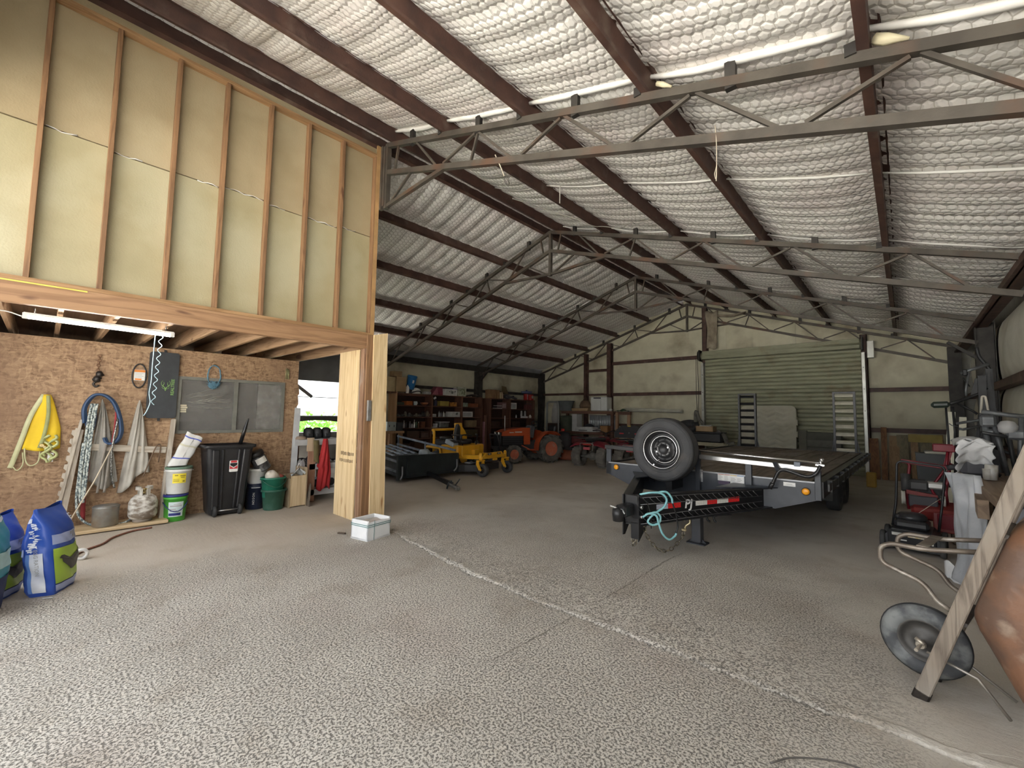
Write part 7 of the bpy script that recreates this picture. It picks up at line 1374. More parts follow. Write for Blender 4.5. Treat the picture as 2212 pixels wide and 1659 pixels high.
single('round_gauge', MB(True).lathe([(.1, -.02), (.11, 0), (.1, .02), (0, .02)], (0, 0, .12), 'X', 18), M('gauge_face', (0.5, 0.5, 0.48), (.1, .1, .1), 9, .3), 'pale round dial low on the right bay', 'gauge', (XF-.02, 11.15, S5))
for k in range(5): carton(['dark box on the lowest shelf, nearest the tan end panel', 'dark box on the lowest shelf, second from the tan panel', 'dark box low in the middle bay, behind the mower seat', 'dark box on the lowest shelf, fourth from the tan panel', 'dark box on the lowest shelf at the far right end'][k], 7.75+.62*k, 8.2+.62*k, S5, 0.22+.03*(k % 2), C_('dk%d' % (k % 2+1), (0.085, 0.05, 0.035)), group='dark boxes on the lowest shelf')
# bench left of the shelves
bn = thing('side_bench', 'low brown bench between the doorway boards and shelf unit', 'bench', (-11.4, 6.95, 0))
obj('bench_top', MB().ab((-12.1, 6.3, 0.93), (-11.15, 7.40, 1.0), .005), ply, bn, True)
for x, y in ((-11.2, 7.30), (-11.2, 6.95), (-11.2, 6.3), (-12.0, 7.3)): obj('leg', MB().ab((x-.05, y-.05, 0), (x+.05, y+.05, 0.93)), ply, bn, True)
t = thing('tool_case', 'pale grey steel tool case on the side bench', 'case', (-11.32, 6.99, 1.0)); cg = M('case_grey', (0.42, 0.46, 0.46), (0.34, 0.38, 0.38), 4, .5)
obj('case_body', MB().ab((-.18, -.16, 0), (.14, .14, .27), .01), cg, t); obj('latch', MB().ab((.14, -.10, .12), (.15, -.08, .18)).ab((.14, .06, .12), (.15, .08, .18)), inkd, t)
single('dark_crate', MB().ab((-.3, -.10, 0), (.14, .10, .25), .01).ab((.12, -.11, .2), (.15, .11, .24)), C_('crate', (0.06, 0.062, 0.065)), 'dark grey crate beside the pale tool case', 'crate', (-11.32, 7.26, 1.0))
# things on the second unit
ZU = 2.17
carton('brown carton on the darker shelf unit, left end', 11.62+.2, 11.98+.2, ZU, 0.34, card2); carton('brown carton second along the darker shelf top', 12.22, 12.36, ZU, 0.33, card2)
for k in range(4): single('upright_book', MB().ab((-.12, -.022, 0), (.12, .022, .26+.02*(k % 2)), .003), [C_('tanbook', (.48, .38, .22)), card2, C_('creambook', (.55, .48, .34)), C_('brownbook', (.2, .1, .05))][k], ['tan book standing first in the row on the shelf top', 'brown book second in the row on the shelf top', 'cream book third in the row on the shelf top', 'dark brown book last in the row on the shelf top'][k], 'book', (XF-.12, 12.40+.05*k, ZU), rot=(0.06*k, 0, 0))
single('curved_board', MB().prism([(-.12, 0), (.40, -.28), (.25, -.02), (.14, .20), (-.1, .22)], (0, 0, .32), (0, 1, 0), (0, 0, 1), .02), C_('panelbrown', (0.15, 0.11, 0.055)), 'curved brown panel leaning behind the shelf top boxes', 'panel', (XF-.3, 12.85, ZU))
single('black_hose_heap', MB(True).tube(smooth_path([(0, -.35, .05), (.05, -.15, .16), (0, .1, .10), (.06, .3, .06), (0, .5, .04)], 6), .05, 8).tube(smooth_path([(.05, -.3, .12), (-.05, 0, .05), (.05, .3, .12)], 6), .045, 8), inkd, 'black hose heaped on the darker shelf top', 'hose', (XF-.15, 12.98, ZU))
redt = M('red_tin', (0.42, 0.02, 0.02), (0.34, 0.015, 0.015), 4, .3)
t = thing('red_tin', 'glossy red tin with a white stripe on the darker shelf top', 'tin', (XF-.1, 14.05, ZU)); obj('tin_body', MB(True).lathe([(.10, 0), (.10, .25), (.09, .27), (0, .27)], (0, 0, 0), 'Z', 18), redt, t); obj('stripe', MB().ab((.098, -.02, .03), (.104, .02, .24)), wht, t)
t = thing('red_tin', 'red tin with a pale label, next to the striped one', 'tin', (XF-.1, 14.32, ZU)); obj('tin_body', MB().ab((-.12, -.13, 0), (.1, .13, .25), .01), redt, t); obj('tin_label', MB().ab((.1, 0, .08), (.104, .1, .2)), wht, t)
single('blue_basin', MB(True).lathe([(.2, 0), (.24, .10), (.25, .10), (.22, .0)], (0, 0, 0), 'Z', 20).lathe([(0, .09), (.05, .12), (.02, .17), (0, .17)], (0, 0, 0), 'Z', 12), M('basin_blue', (0.08, 0.10, 0.20)), 'blue-grey basin resting on the red tins', 'basin', (XF-.12, 14.12, ZU+.28))
carton('mauve carton on the second shelf behind the exhaust pipe', 12.50, 12.78, 1.77, 0.26, C_('mauve', (0.20, 0.11, 0.11)), print_=C_('mauve2', (.36, .26, .26)), flap=False)
carton('white note box on the second shelf, middle upright', 12.97, 13.40, 1.77, 0.26, wht, flap=False, print_=inkg)
single('pale_papers', MB().ab((-.1, -.16, 0), (.12, .16, .03)).ab((-.08, -.14, .1), (.12, .14, .12)), C_('papers', (.5, .48, .46)), 'pale papers lying left of the mauve carton', 'papers', (XF-.1, 12.3, 1.77))
for k, y in enumerate((13.72, 13.95)):
    single('white_boot', MB(True).lathe([(.05, .08), (.045, .2), (.035, .30), (.0, .30)], (0, 0, 0), 'Z', 10).box((.04, .02, .04), (.16, .08, .08), Matrix.Rotation(.5, 3, 'Z'), .02), C_('boot', (.62, .6, .58)), ['white boot-shaped bottle on the third shelf of the darker unit', 'second white boot-shaped bottle to the right of the first'][k], 'bottle', (XF-.05, y, 1.40))
bottle('small_bottle', 'small white bottle left of the boot-shaped ones', 'bottle', 13.40, 1.40, .14, .025, wht, wht); bottle('round_bottle', 'round cream bottle far along the third shelf', 'bottle', 14.3, 1.40, .14, .06, cream, wht)
for k in range(5): bottle('maroon_bottle', ['maroon bottle starting the row seen through the roll bar', 'second maroon bottle in the row seen through the roll bar', 'middle maroon bottle in the row seen through the roll bar', 'fourth maroon bottle in the row seen through the roll bar', 'maroon bottle ending the row seen through the roll bar'][k], 'bottle', 13.95+.1*k, 1.77, .26, .04, C_('maroonb', (.12, .03, .03)), inkd, group='maroon bottles behind the roll bar')
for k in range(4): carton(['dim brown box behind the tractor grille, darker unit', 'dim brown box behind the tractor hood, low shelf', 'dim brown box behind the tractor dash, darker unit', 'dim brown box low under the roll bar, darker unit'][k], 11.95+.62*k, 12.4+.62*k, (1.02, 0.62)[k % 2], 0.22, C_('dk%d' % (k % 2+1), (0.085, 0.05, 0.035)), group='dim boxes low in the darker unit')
single('wall_plank', MB().bar((-11.86, 11.48, 0), (-11.9, 11.50, 1.5), .12, .03), swz, 'dark plank standing between the two shelf units', 'plank')
single('red_post', MB().ab((-11.93, 11.40, 0), (-11.87, 11.46, 1.25)), C_('pinkpost', (.42, .2, .22)), 'thin pinkish post between the two shelf units', 'post')
# ================================================================ BACK BENCH
bw = WOOD('bench_brown', (0.17, 0.085, 0.055), (0.10, 0.05, 0.034), 'X', 7, 0.7)
bb2 = thing('back_bench', 'two-tier dark brown workbench against the back gable wall', 'bench', (-9.5, 15.1, 0))
obj('upper_board', MB().ab((-10.75, 14.85, 1.62), (-8.30, 15.32, 1.73), .006), bw, bb2, True); obj('lower_board', MB().ab((-10.75, 14.6, 0.80), (-8.60, 15.3, 0.90), .006), bw, bb2, True)
for x in (-10.7, -8.55): obj('leg', MB().ab((x-.05, 14.7, 0), (x+.05, 14.8, 0.8)).ab((x-.05, 15.2, 0), (x+.05, 15.3, 1.62)), bw, bb2, True)
wd = WOOD('tan_post', (0.40, 0.25, 0.15), (0.30, 0.17, 0.1), 'Z', 9)
t = thing('timber_trestle', 'light timber trestle at the right end of the back bench', 'trestle', (-8.0, 15.1, 0)); obj('leg', MB().ab((-.30, -.06, 0), (-.20, .04, 1.68)), wd, t); obj('leg', MB().ab((.16, .0, 0), (.28, .1, 1.72)), wd, t); obj('top_rail', MB().ab((-.42, -.02, 1.60), (.30, .1, 1.72)), bw, t)
t = thing('small_fridge', 'small white fridge tilted on the upper bench board', 'fridge', (-8.93, 15.02, 1.74), 0.12)
obj('cabinet', MB().ab((-.10, -.22, 0), (.36, .24, 0.55), .02), M('fridge_white', (0.62, 0.63, 0.61), (0.55, 0.56, 0.54), 3, .4), t); obj('door', MB().ab((-.33, -.24, 0.0), (-.10, .22, .55), .02).ab((-.33, -.245, .02), (.1, -.22, .53), .01), M('fridge_white', (0.62, 0.63, 0.61)), t); obj('handle', MB().ab((-.20, -.26, .48), (.10, -.24, .53)), inkd, t)
t = thing('grey_tub', 'grey flared plastic tub on the upper bench board, left end', 'tub', (-10.66, 15.08, 1.74)); obj('tub_body', MB(True).lathe([(.28, 0), (.38, .38), (.41, .39), (.41, .42), (.36, .42), (.26, .03), (0, .03)], (0, 0, 0), 'Z', 22, squash=(1, .6)), M('tub_grey', (0.20, 0.22, 0.22), (0.15, 0.165, 0.165), 4, .5), t); obj('grip_tape', MB(True).lathe([(.405, .40), (.42, .41), (.405, .42)], (0, 0, 0), 'Z', 22, squash=(1, .6), caps=False), inkd, t)
carton('low cardboard tray with a brown bundle on the upper bench board', -9.95, -9.95+.66, 1.74, 0.12, card, x1=-9.5, dx=.7) if False else None
t = thing('cardboard_tray', 'low cardboard tray between the grey tub and small fridge', 'box', (-9.80, 15.0, 1.735)); obj('tray_body', MB().prism([(-.36, 0), (.38, 0), (.42, .12), (-.40, .10)], (0, -.2, 0), (1, 0, 0), (0, 0, 1), -.38), card, t)
single('tool_bag', MB(True).lathe([(.26, 0), (.27, .1), (.2, .26), (.1, .32), (0, .33)], (0, 0, 0), 'Z', 16, squash=(1, .55)).tube([(-.1, 0, .3), (-.05, 0, .42), (.05, 0, .42), (.1, 0, .3)], .015, 6), M('bag_brown', (0.16, 0.105, 0.06), (.1, .065, .04), 6, .8), 'brown cloth tool bag on the cardboard tray', 'bag', (-9.70, 15.08, 1.86))
single('white_cup', MB(True).lathe([(.06, 0), (.08, .06), (.03, .10), (0, .1)], (0, 0, 0), 'Z', 12), wht, 'small white bowl at the right end of the upper bench board', 'bowl', (-8.46, 14.95, 1.735))
single('green_cloth', MB(True).grid(lambda a, b: (.5*(a-.5), .3*(b-.5), .06*math.sin(math.pi*a)*math.sin(math.pi*b)+.02*math.sin(a*9+b*7)+.01), 10, 8), C_('cloth_green', (.03, .08, .04)), 'dark green cloth at the end of the timber trestle', 'cloth', (-8.0, 15.1, 1.74))
pipe = M('pvc_pipe', (0.66, 0.65, 0.55), (0.56, 0.55, 0.46), 4, .4)
for k in range(3): single('plastic_pipe', MB(True).tube([(-8.1+.1*k, 15.26-.05*k, 1.79+.055*(k % 2)), (-5.82-.6*(k % 2), 15.30-.05*k, 1.755+.05*(k % 2))], .035+.03*(k == 0), 10), pipe, ['thick cream pipe lying on the trestle by the back wall', 'thin cream pipe resting on top of the thick one', 'thin cream pipe in front of the thick pipe'][k], 'pipe')
single('white_cabinet', MB().ab((-.12, -.2, 0), (.12, .2, .70), .01).ab((-.07, -.21, .1), (.05, -.2, .36)).ab((-.07, -.21, .44), (.05, -.2, .67)), M('cab_white', (0.60, 0.61, 0.60), (.5, .5, .5), 3, .45), 'narrow white cabinet standing on the lower bench board', 'cabinet', (-10.05, 15.0, .9))
t = thing('flat_printer', 'white flat printer-like machine on the lower bench board', 'printer', (-9.42, 14.85, .901)); obj('body', MB().ab((-.5, -.22, 0), (.5, .22, .13), .02), M('cab_white', (0.60, 0.61, 0.60)), t); obj('lid', MB().ab((-.48, -.2, .13), (.35, .2, .19), .015), wht, t); obj('panel', MB().ab((-.1, -.15, .19), (.3, .15, .2)), inkg, t); obj('slot', MB().ab((-.3, -.226, .04), (.1, -.22, .07)), inkd, t)
single('black_drum', MB(True).lathe([(0, 0), (.24, .02), (.25, .1), (.18, .26), (.08, .31), (0, .32)], (0, 0, 0), 'Z', 20), inkd, 'black dome behind the flat printer', 'drum', (-9.55, 15.14, .9))
single('ribbed_tin', MB().grid(lambda a, b: (-.62+1.24*a, .015*math.sin(a*2*math.pi*12), .55*b), 96, 1), M('ribbed_grey', (.42, .44, .45), (.34, .36, .37), 3, .4, .4), 'ribbed grey metal sheet behind the bench', 'sheet', (-9.05, 15.36, 1.02), solid=.004)
carton('orange-brown carton at the right of the lower bench board', 15.0, 15.3, .9, .25, C_('orbr', (.38, .19, .07)), x1=-8.62, dx=.34)
single('green_drum', MB(True).lathe([(.28, 0), (.3, .05), (.3, .5), (.26, .62), (0, .64)], (0, 0, 0), 'Z', 20), M('drab_green', (0.075, 0.09, 0.06), (.05, .06, .04), 4, .7), 'drab green rounded cover on the lower bench, left end', 'cover', (-10.55, 15.0, .9))
single('dark_cover', MB(True).lathe([(.4, 0), (.42, .1), (.4, .7), (.3, .86), (0, .88)], (0, 0, 0), 'Z', 20, squash=(1, .6)), inkd, 'black covered bulk under the lower bench board', 'cover', (-10.2, 14.2, 0))
carton('maroon and white printed box under the bench', 14.62, 14.95, .42, .28, C_('mwbox', (.3, .1, .1)), x1=-9.55, dx=.7, print_=None) 
carton('pale box beside the maroon one under the bench', 14.62, 14.95, .42, .27, wht, x1=-9.0, dx=.4)
single('low_plank', MB().ab((-10.3, 14.5, .36), (-8.7, 15.2, .42)).ab((-10.25, 14.6, 0), (-10.15, 15.1, .36)).ab((-8.85, 14.6, 0), (-8.75, 15.1, .36)), bw, 'low plank shelf under the back bench', 'plank')
single('white_sacks', MB(True).lathe([(.16, 0), (.2, .2), (.17, .6), (.1, .85), (0, .9)], (0, 0, 0), 'Z', 16, squash=(1, .8)), M('sack_white', (.45, .44, .42), (.36, .35, .33), 5, .7), 'whitish sack standing left of the back bench', 'sack', (-11.15, 15.0, 1.2))
single('corner_stand', MB().ab((-11.5, 14.8, 0), (-10.95, 15.3, 1.2), .02), C_('dk1', (0.085, 0.05, 0.035)), 'dark stand under the whitish sack in the corner', 'stand')
# bicycle-like wire frame hanging in the corner
# ================================================================ BEHIND THE TRAILER
t = thing('mattress', 'quilted off-white mattress leaning on the roll-up door', 'mattress', (-3.09, 14.75, 0.02), rot=(-0.10, 0, 0))
mm = M('mattress_cloth', (0.56, 0.55, 0.45), (0.48, 0.47, 0.38), 4, .8, c3=(.42, .40, .3), s3=2)
mb = MB(); poly = rrect(1.48, 1.93, .14, 5); mb.prism([(p[0], p[1]+.965) for p in poly], (0, 0.0, 0), (1, 0, 0), (0, 0, 1), -.16); obj('pad', mb, mm, t)
mb = MB(True)
def quilt(a, b):
    x, z = -.70+1.40*a, .04+1.84*b; s_ = (z/.155+0.32*abs(((x/.21) % 2)-1)*1.9) % 1.0
    e_ = min(1, 8*min(a, 1-a))*min(1, 8*min(b, 1-b)); return (x, -.002-.05*e_*(abs(math.sin(math.pi*s_))**.6), z)
obj('quilting', MB(True).grid(quilt, 70, 90), mm, t)
for z in (.35, 1.0, 1.35): obj('handle', MB().ab((.735, .02, z), (.775, .08, z+.17), .01), mm, t)
t = thing('cardboard_box', 'open cardboard box with white papers on the black totes', 'box', (-4.55, 13.9, 1.11)); obj('box_body', MB().ab((-.26, -.16, 0), (.26, -.145, .17)).ab((-.26, .145, 0), (.26, .16, .17)).ab((-.26, -.16, 0), (-.245, .16, .17)).ab((.245, -.16, 0), (.26, .16, .17)).ab((-.26, -.16, 0), (.26, .16, .015)), card, t); obj('papers', MB().box((-.02, 0, .17), (.30, .2, .05), Matrix.Rotation(.1, 3, 'X')), wht, t)
t = thing('black_tote', 'long black tote under the open cardboard box', 'tote', (-4.5, 13.9, .80)); obj('tote_body', MB().ab((-.45, -.25, 0), (.45, .25, .28), .03), mk, t); obj('lid', MB().ab((-.47, -.27, .27), (.47, .27, .31), .01), mk, t)
t = thing('pallet_stack', 'pale wooden boards under the black tote behind the trailer', 'boards', (-4.4, 13.9, 0)); [obj('board', MB().ab((-.5, -.35+.0*k, .70+.033*k), (.55-.05*k, .35, .73+.033*k), .004), M('pale_board', (.46, .42, .30), (.36, .33, .23), 5, .7), t) for k in range(3)]; obj('support', MB().ab((-.45, -.3, 0), (-.3, .3, .70)).ab((.3, -.3, 0), (.45, .3, .70)), bw, t)
t = thing('old_tyre', 'old black tyre standing behind the spare wheel', 'tyre', (-5.27, 14.3, 1.22)); obj('tread', MB(True).lathe(tyre_prof(.36, .22, .2), (0, 0, .0), 'Z', 28, R=Matrix.Rotation(.5, 3, 'X'), caps=False), rub, t)
single('tyre_base', MB().ab((-5.75, 13.95, 0), (-4.98, 14.65, 1.0), .03), C_('dk2', (0.10, 0.055, 0.035)), 'dark crate under the old tyre', 'crate')
single('draped_hide', MB(True).tube(smooth_path([(-4.98, 14.2, 1.40), (-4.93, 14.15, 1.75), (-4.86, 14.2, 1.5), (-4.72, 14.1, 1.35)], 6), .05, 7), M('hide_grey', (.20, .19, .16), (.1, .095, .08), 7, .9), 'grey rag drooping over the old tyre behind the spare wheel', 'rag')
single('draped_hide', MB(True).tube(smooth_path([(-4.2, 13.8, 1.14), (-4.0, 13.8, 1.0), (-3.92, 13.85, .78), (-3.75, 13.9, .8)], 6), .06, 7), M('hide_grey', (.20, .19, .16)), 'grey rag drooping off the black tote behind the trailer', 'rag')
t = thing('dark_cabinet', 'low olive-grey cabinet right of the mattress', 'cabinet', (-1.72, 15.0, 0)); obj('cabinet_body', MB().ab((-.38, -.18, 0), (.42, .14, 1.18), .01), M('cab_olive', (.085, .085, .06), (.06, .06, .042), 3, .6), t); obj('drawer', MB().ab((-.36, -.19, .78), (.40, -.18, .96)), M('cab_olive2', (.13, .125, .095)), t); obj('drawer', MB().ab((-.36, -.19, .56), (.40, -.18, .74)), M('cab_olive2', (.13, .125, .095)), t)
single('grey_board', MB().ab((-2.30, 14.9, 0), (-2.10, 15.05, 1.22), .005), M('board_olive', (.17, .16, .12), (.12, .115, .085), 4, .7), 'dull board standing against the mattress edge', 'board')
# right of the door: leaning boards
br = [WOOD('lean_brown', (.26, .13, .06), (.17, .08, .04), 'Z', 8), WOOD('lean_tan', (.36, .24, .13), (.26, .16, .085), 'Z', 8), WOOD('lean_olive', (.24, .21, .13), (.17, .145, .09), 'Z', 8)]
for k, (x, w, h, m_) in enumerate(((-.62, .2, 1.05, 0), (-.43, .12, 1.36, 0), (-.25, .2, 1.14, 1), (-.04, .22, 1.17, 2), (.16, .14, 1.2, 1), (.38, .26, 1.16, 2), (.62, .22, 1.2, 1))):
    single('leaning_board', MB().bar((x, 14.9+.03*k, 0), (x+.03*(k % 3-1), 15.37, h), w, .03, (0, 1, 0)), br[m_], ['short brown board leaning right of the door track', 'tall narrow red-brown board right of the door track', 'tan board third from the door track', 'olive board fourth from the door track', 'narrow tan board fifth from the door track', 'wide olive board sixth from the door track', 'tan board nearest the corner column'][k], 'board')
single('yellow_bucket', MB().ab((-.09, -.09, 0), (.09, .09, .34), .02), M('dull_yellow', (.48, .30, .05), (.38, .23, .04), 5, .6), 'dull yellow container under the trailer tail', 'container', (-.62, 13.1, 0))
single('mustard_board', MB().ab((-.33, 0, 0), (.3, .03, .2)), M('mustard', (.42, .32, .08)), 'mustard panel lying along the top of the leaning boards', 'panel', (.38, 15.25, 1.0))
# ================================================================ OVERHEAD CORDS
tw = M('twine', (.55, .48, .38), None, 9, .8)
single('hanging_twine', MB(True).tube(smooth_path([(-.98, 3.30, 3.76), (-.97, 3.29, 3.60), (-.975, 3.30, 3.42), (-.98, 3.3, 3.32)], 6), .004, 4).tube([(-.975, 3.3, 3.44), (-.99, 3.3, 3.38), (-.985, 3.3, 3.34)], .003, 4), tw, 'frayed twine hanging from the nearest truss', 'twine')
t = thing('socket_cord', 'pale cord with a wire lamp cage hanging from the nearest truss', 'lamp', (-3.2, 3.30, 4.1)); obj('cord', MB(True).tube(smooth_path([(-3.34, 3.3, 4.50), (-3.24, 3.3, 4.3), (-3.19, 3.3, 4.19)], 6), .007, 5), tw, t, True)
mb = MB(True); [mb.tube(smooth_path([(-3.19, 3.3, 4.19), (-3.16+.03*math.cos(a), 3.3+.03*math.sin(a), 4.14), (-3.13+.02*math.cos(a), 3.3+.02*math.sin(a), 4.08), (-3.11, 3.3, 4.06)], 4), .003, 4) for a in (0, 1.57, 3.14, 4.71)]; obj('lamp_cage', mb, truss_steel, t, True)
single('ceiling_cable', MB(True).tube(smooth_path([(-5.1, 5.5, ztc(-5.1)+.02), (-4.78, 6.08, ztc(-4.78)+.03), (-4.39, 6.46, ztc(-4.39)+.0), (-4.2, 6.75, ztc(-4.2)-.03), (-4.1, 6.98, ztc(-4.1)+.04), (-3.8, 7.08, ztc(-3.8)+.06), (-3.43, 6.77, ztc(-3.43)+.06), (-3.35, 6.82, ztc(-3.35)+.06), (-3.02, 6.58, ztc(-3.02)+.05)], 8), .009, 5), M('cable_grey', (.42, .40, .36)), 'pale cable looping between purlins under the right slope', 'cable')
single('loose_strip', MB().bar((-3.98, 5.42, 5.34), (-3.985, 5.42, 4.96), .02, .006), seamm, 'white strip of torn facing dangling beside a purlin', 'strip')
for k, (x, z) in enumerate(((-1.37, 4.285), (0.0, 3.84))):
    single('glove', MB(True).tube([(x-.05, 3.28, z+.03), (x, 3.27, z-.01), (x+.07+.03*k, 3.28, z-.06)], .014, 7, radii=[.02+.012*k, .022+.012*k, .008]), M('glove_cream', (.66, .60, .42), (.5, .45, .3), 8, .7), ['pale rag tied on a web rod of the nearest truss', 'larger cream rag tied on the nearest truss by the last purlin'][k], 'rag')
# ================================================================ THROUGH THE DOORWAY: rack of shelves beyond the partition
pwd = M('painted_white_wood', (.50, .50, .50), (.40, .40, .40), 6, .65)
t = thing('shelf_rack', 'rough shelf rack with white edges and a red-brown post in the doorway', 'shelves', (-7.9, 3.5, 0))
redp = WOOD('redbrown_post', (.42, .23, .15), (.31, .16, .10), 'Z', 9)
obj('post', MB().ab((-7.62, 3.13, 0), (-7.58, 3.255, .92), .003), redp, t, True); obj('post', MB().ab((-8.34, 3.6, 0), (-8.3, 3.72, .92)), redp, t, True); obj('post', MB().ab((-8.35, 3.13, 0), (-8.3, 3.25, .92)), redp, t, True)
for z in (1.06, .64, .20): obj('shelf_board', MB().ab((-8.4, 2.95 if z > 1 else 3.15, z-.10), (-7.58, 3.75, z), .004), pwd, t, True)
obj('upright_board', MB().ab((-7.60, 3.10, .86), (-7.565, 3.21, 1.09)), WOOD('pale_offcut', (.55, .42, .29), (.42, .3, .19), 'Z', 9), t, True)
red = M('red_cloth', (.46, .022, .024), (.36, .016, .018), 5, .75, 0, .004, 22)
def jf(a, b):
    w = .03+.085*min(1, a*1.5); y = 3.40+.01*math.sin(a*4)-w*(1-b)*1.5*(1 if a < .55 else .7)+w*b*.9; z = 1.07-.86*a-.04*math.sin(b*7)*a
    return (-7.54+.035*math.sin(math.pi*b)+.012*math.sin(b*17+a*5)*(.3+a), y, z)
single('red_jacket', MB(True).grid(jf, 22, 20), red, 'red jacket hanging from the shelf rack in the doorway', 'jacket', solid=.012)
single('sleeve_strap', MB(True).grid(lambda a, b: (-7.535+.02*math.sin(math.pi*b), 3.185+.085*b+.02*a, 1.05-.36*a-.05*b*a), 10, 6), M('olive_canvas', (.17, .135, .055), (.12, .095, .04), 6, .85), 'olive canvas pouch hanging left of the red jacket', 'pouch', solid=.02)
bgm = M('black_bag', (.03, .03, .032), (.018, .018, .02), 9, .55)
for k, (y, l) in enumerate(((3.22, 'black soft bag on the shelf rack, first from the partition'), (3.37, 'black soft bag on the shelf rack, middle one'), (3.53, 'black soft bag on the shelf rack, nearest the yellow board'))):
    t = thing('soft_bag', l, 'bag', (-7.85, y, 1.06)); obj('bag_body', MB(True).lathe([(.03, 0), (.09, .01), (.097, .09), (.09, .16), (.05, .195), (0, .20)], (0, 0, 0), 'Z', 14, squash=(1.1, .85)), bgm, t); obj('pocket', MB().ab((.07, -.05, .03), (.105, .05, .10), .012), bgm, t)
single('tan_cap', MB(True).lathe([(.09, 0), (.09, .02), (.07, .05), (0, .06)], (0, 0, 0), 'Z', 16), M('cap_tan', (.36, .27, .2)), 'tan cap on the near corner of the shelf rack', 'cap', (-7.70, 3.04, 1.06))
single('rag_heap', MB(True).grid(lambda a, b: (-8.2+.5*a, 3.2+.5*b, .66+.13*math.sin(math.pi*a)*math.sin(math.pi*b)+.03*math.sin(a*13+b*9)), 14, 18), M('dark_rags', (.10, .09, .11), (.04, .035, .045), 9, .9), 'dark crumpled rags on the middle rack shelf', 'rags')
single('grey_rags', MB(True).grid(lambda a, b: (-7.75+.15*a, 2.98+.16*b, .62+.10*math.sin(math.pi*a)*math.sin(math.pi*b)+.03*math.sin(a*13+b*9)), 10, 10), M('grey_rags', (.34, .33, .33), (.2, .19, .19), 9, .9), 'grey rags bunched beside the rack post', 'rags')
single('white_sheet', MB().prism([(0, 0), (.16, -.10), (.17, -.02), (.03, .07)], (-7.62, 2.96, .60), (0, 1, 0), (0, 0, 1), .004), white, 'torn white sheet sticking out beside the rack post', 'paper')
single('shelf_dark', MB().ab((-8.1, 3.3, .21), (-7.75, 3.7, .34), .03), inkd, 'dark case on the bottom rack shelf', 'case')
# greenery outside the open bay
single('leafy_bush', (lambda r_: (lambda m: [m.add([c+Vector((r_.uniform(-.14, .14), r_.uniform(-.14, .14), r_.uniform(-.14, .14))) for _ in range(3)], [(0, 1, 2)], False) for c in [Vector((-15.5+r_.gauss(0, .5), 6.2+r_.gauss(0, 1.2), r_.uniform(-.05, 1.0)+.22*abs(r_.gauss(0, 1.0)))) for _ in range(2600)]] and m)(MB()))(random.Random(9)), M('leaf_green', (.22, .42, .09), (.13, .30, .05), 5, .6), 'green bush outside the open bay of the left wall', 'bush')
# ================================================================ RIGHT SIDE: barrow, mowers, sheets, steel
oldw = WOOD('old_handle', (.27, .225, .18), (.15, .12, .095), 'Z', 13, .75, grey=(.31, .275, .235))
tubem = M('worn_tube', (.24, .205, .17), (.14, .115, .095), 12, .4, .5, c3=(.38, .35, .31), s3=9, t3=(.55, .7))
rust = M('rusty_tray', (.21, .105, .06), (.135, .08, .056), 4.5, .40, .1, .004, 18, detail=8, lo=.42, hi=.58, c3=(.34, .25, .185), s3=6, t3=(.54, .66))
barrow = thing('wheelbarrow', 'rusty wheelbarrow stood on its nose against the right wall', 'wheelbarrow', (0.035, 3.58, 0.0), -0.20)
U = Vector((.315, 0, .949)); Nn = Vector((.949, 0, -.315))
def B(s, n, y): return Vector((0.012, 0, 0.02))+U*s+Nn*n+Vector((0, y, 0))
for s_ in (-1, 1):
    m = MB(); a = B(-0.01, 0, s_*.155); b = B(1.62, 0, s_*.26)
    m.bar(a, b, .05, .066, (Nn.x, 0, Nn.z), .006)
    h_ = obj('handle', m, oldw, barrow)
    obj('nose_cap', MB().bar(B(-.03, 0, s_*.155), B(.03, 0, s_*.158), .056, .072, (Nn.x, 0, Nn.z), .008), dkm, h_)
WC = B(.235, -.085, 0); 
w_ = obj('wheel', MB(True).lathe([(.115, -.032), (.125, -.042), (.15, -.050), (.178, -.044), (.196, -.02), (.20, 0), (.196, .02), (.178, .044), (.15, .05), (.125, .042), (.115, .032), (.115, -.032)], WC, 'Y', 44, caps=False), M('barrow_tyre', (.095, .10, .105), (.06, .064, .07), 9, .7, c3=(.20, .21, .21), s3=9, t3=(.45, .62)), barrow)
obj('tyre_rib', MB(True).lathe([(.196, -.022), (.202, -.016), (.197, -.011)], WC, 'Y', 40, caps=False), M('rib_dark', (.04, .042, .045)), w_)
obj('rim', MB(True).lathe([(.117, -.034), (.108, -.036), (.10, -.012), (.05, -.006), (.03, -.03), (0, -.03)], WC, 'Y', 32, caps=False).lathe([(.117, .034), (.108, .036), (.10, .012), (.05, .006), (.03, .03), (0, .03)], WC, 'Y', 32, caps=False), M('barrow_rim', (.10, .095, .09), (.06, .055, .05), 9, .5, .4), w_)
obj('axle', MB(True).cyl(WC+Vector((0, -.20, 0)), WC+Vector((0, .2, 0)), .009, n=8).lathe([(.02, -.02), (.026, 0), (.02, .02)], WC+Vector((0, -.09, 0)), 'Y', 10).tube([WC+Vector((-.02, -.10, .03)), WC+Vector((.02, -.11, .01))], .012, 6), M('rusty_bright', (.5, .45, .38), None, 12, .35, .7), barrow)
for s_ in (-1, 1):
    y = s_*.185
    pts = [B(.885, -.03, y), Vector((.06, y, .83)), Vector((-.085, y, .83)), Vector((-.135, y, .80)), Vector((-.14, y, .71)), Vector((.05, y, .645)), Vector((.095, y, .565)), B(.53, -.03, y)]
    obj('leg', MB(True).tube(round_path(pts, .055), .0135, 9), tubem, barrow)
obj('cross_plate', MB().bar((.05, -.185, .845), (.05, .185, .845), .05, .006, (0, 0, 1)), tubem, barrow)
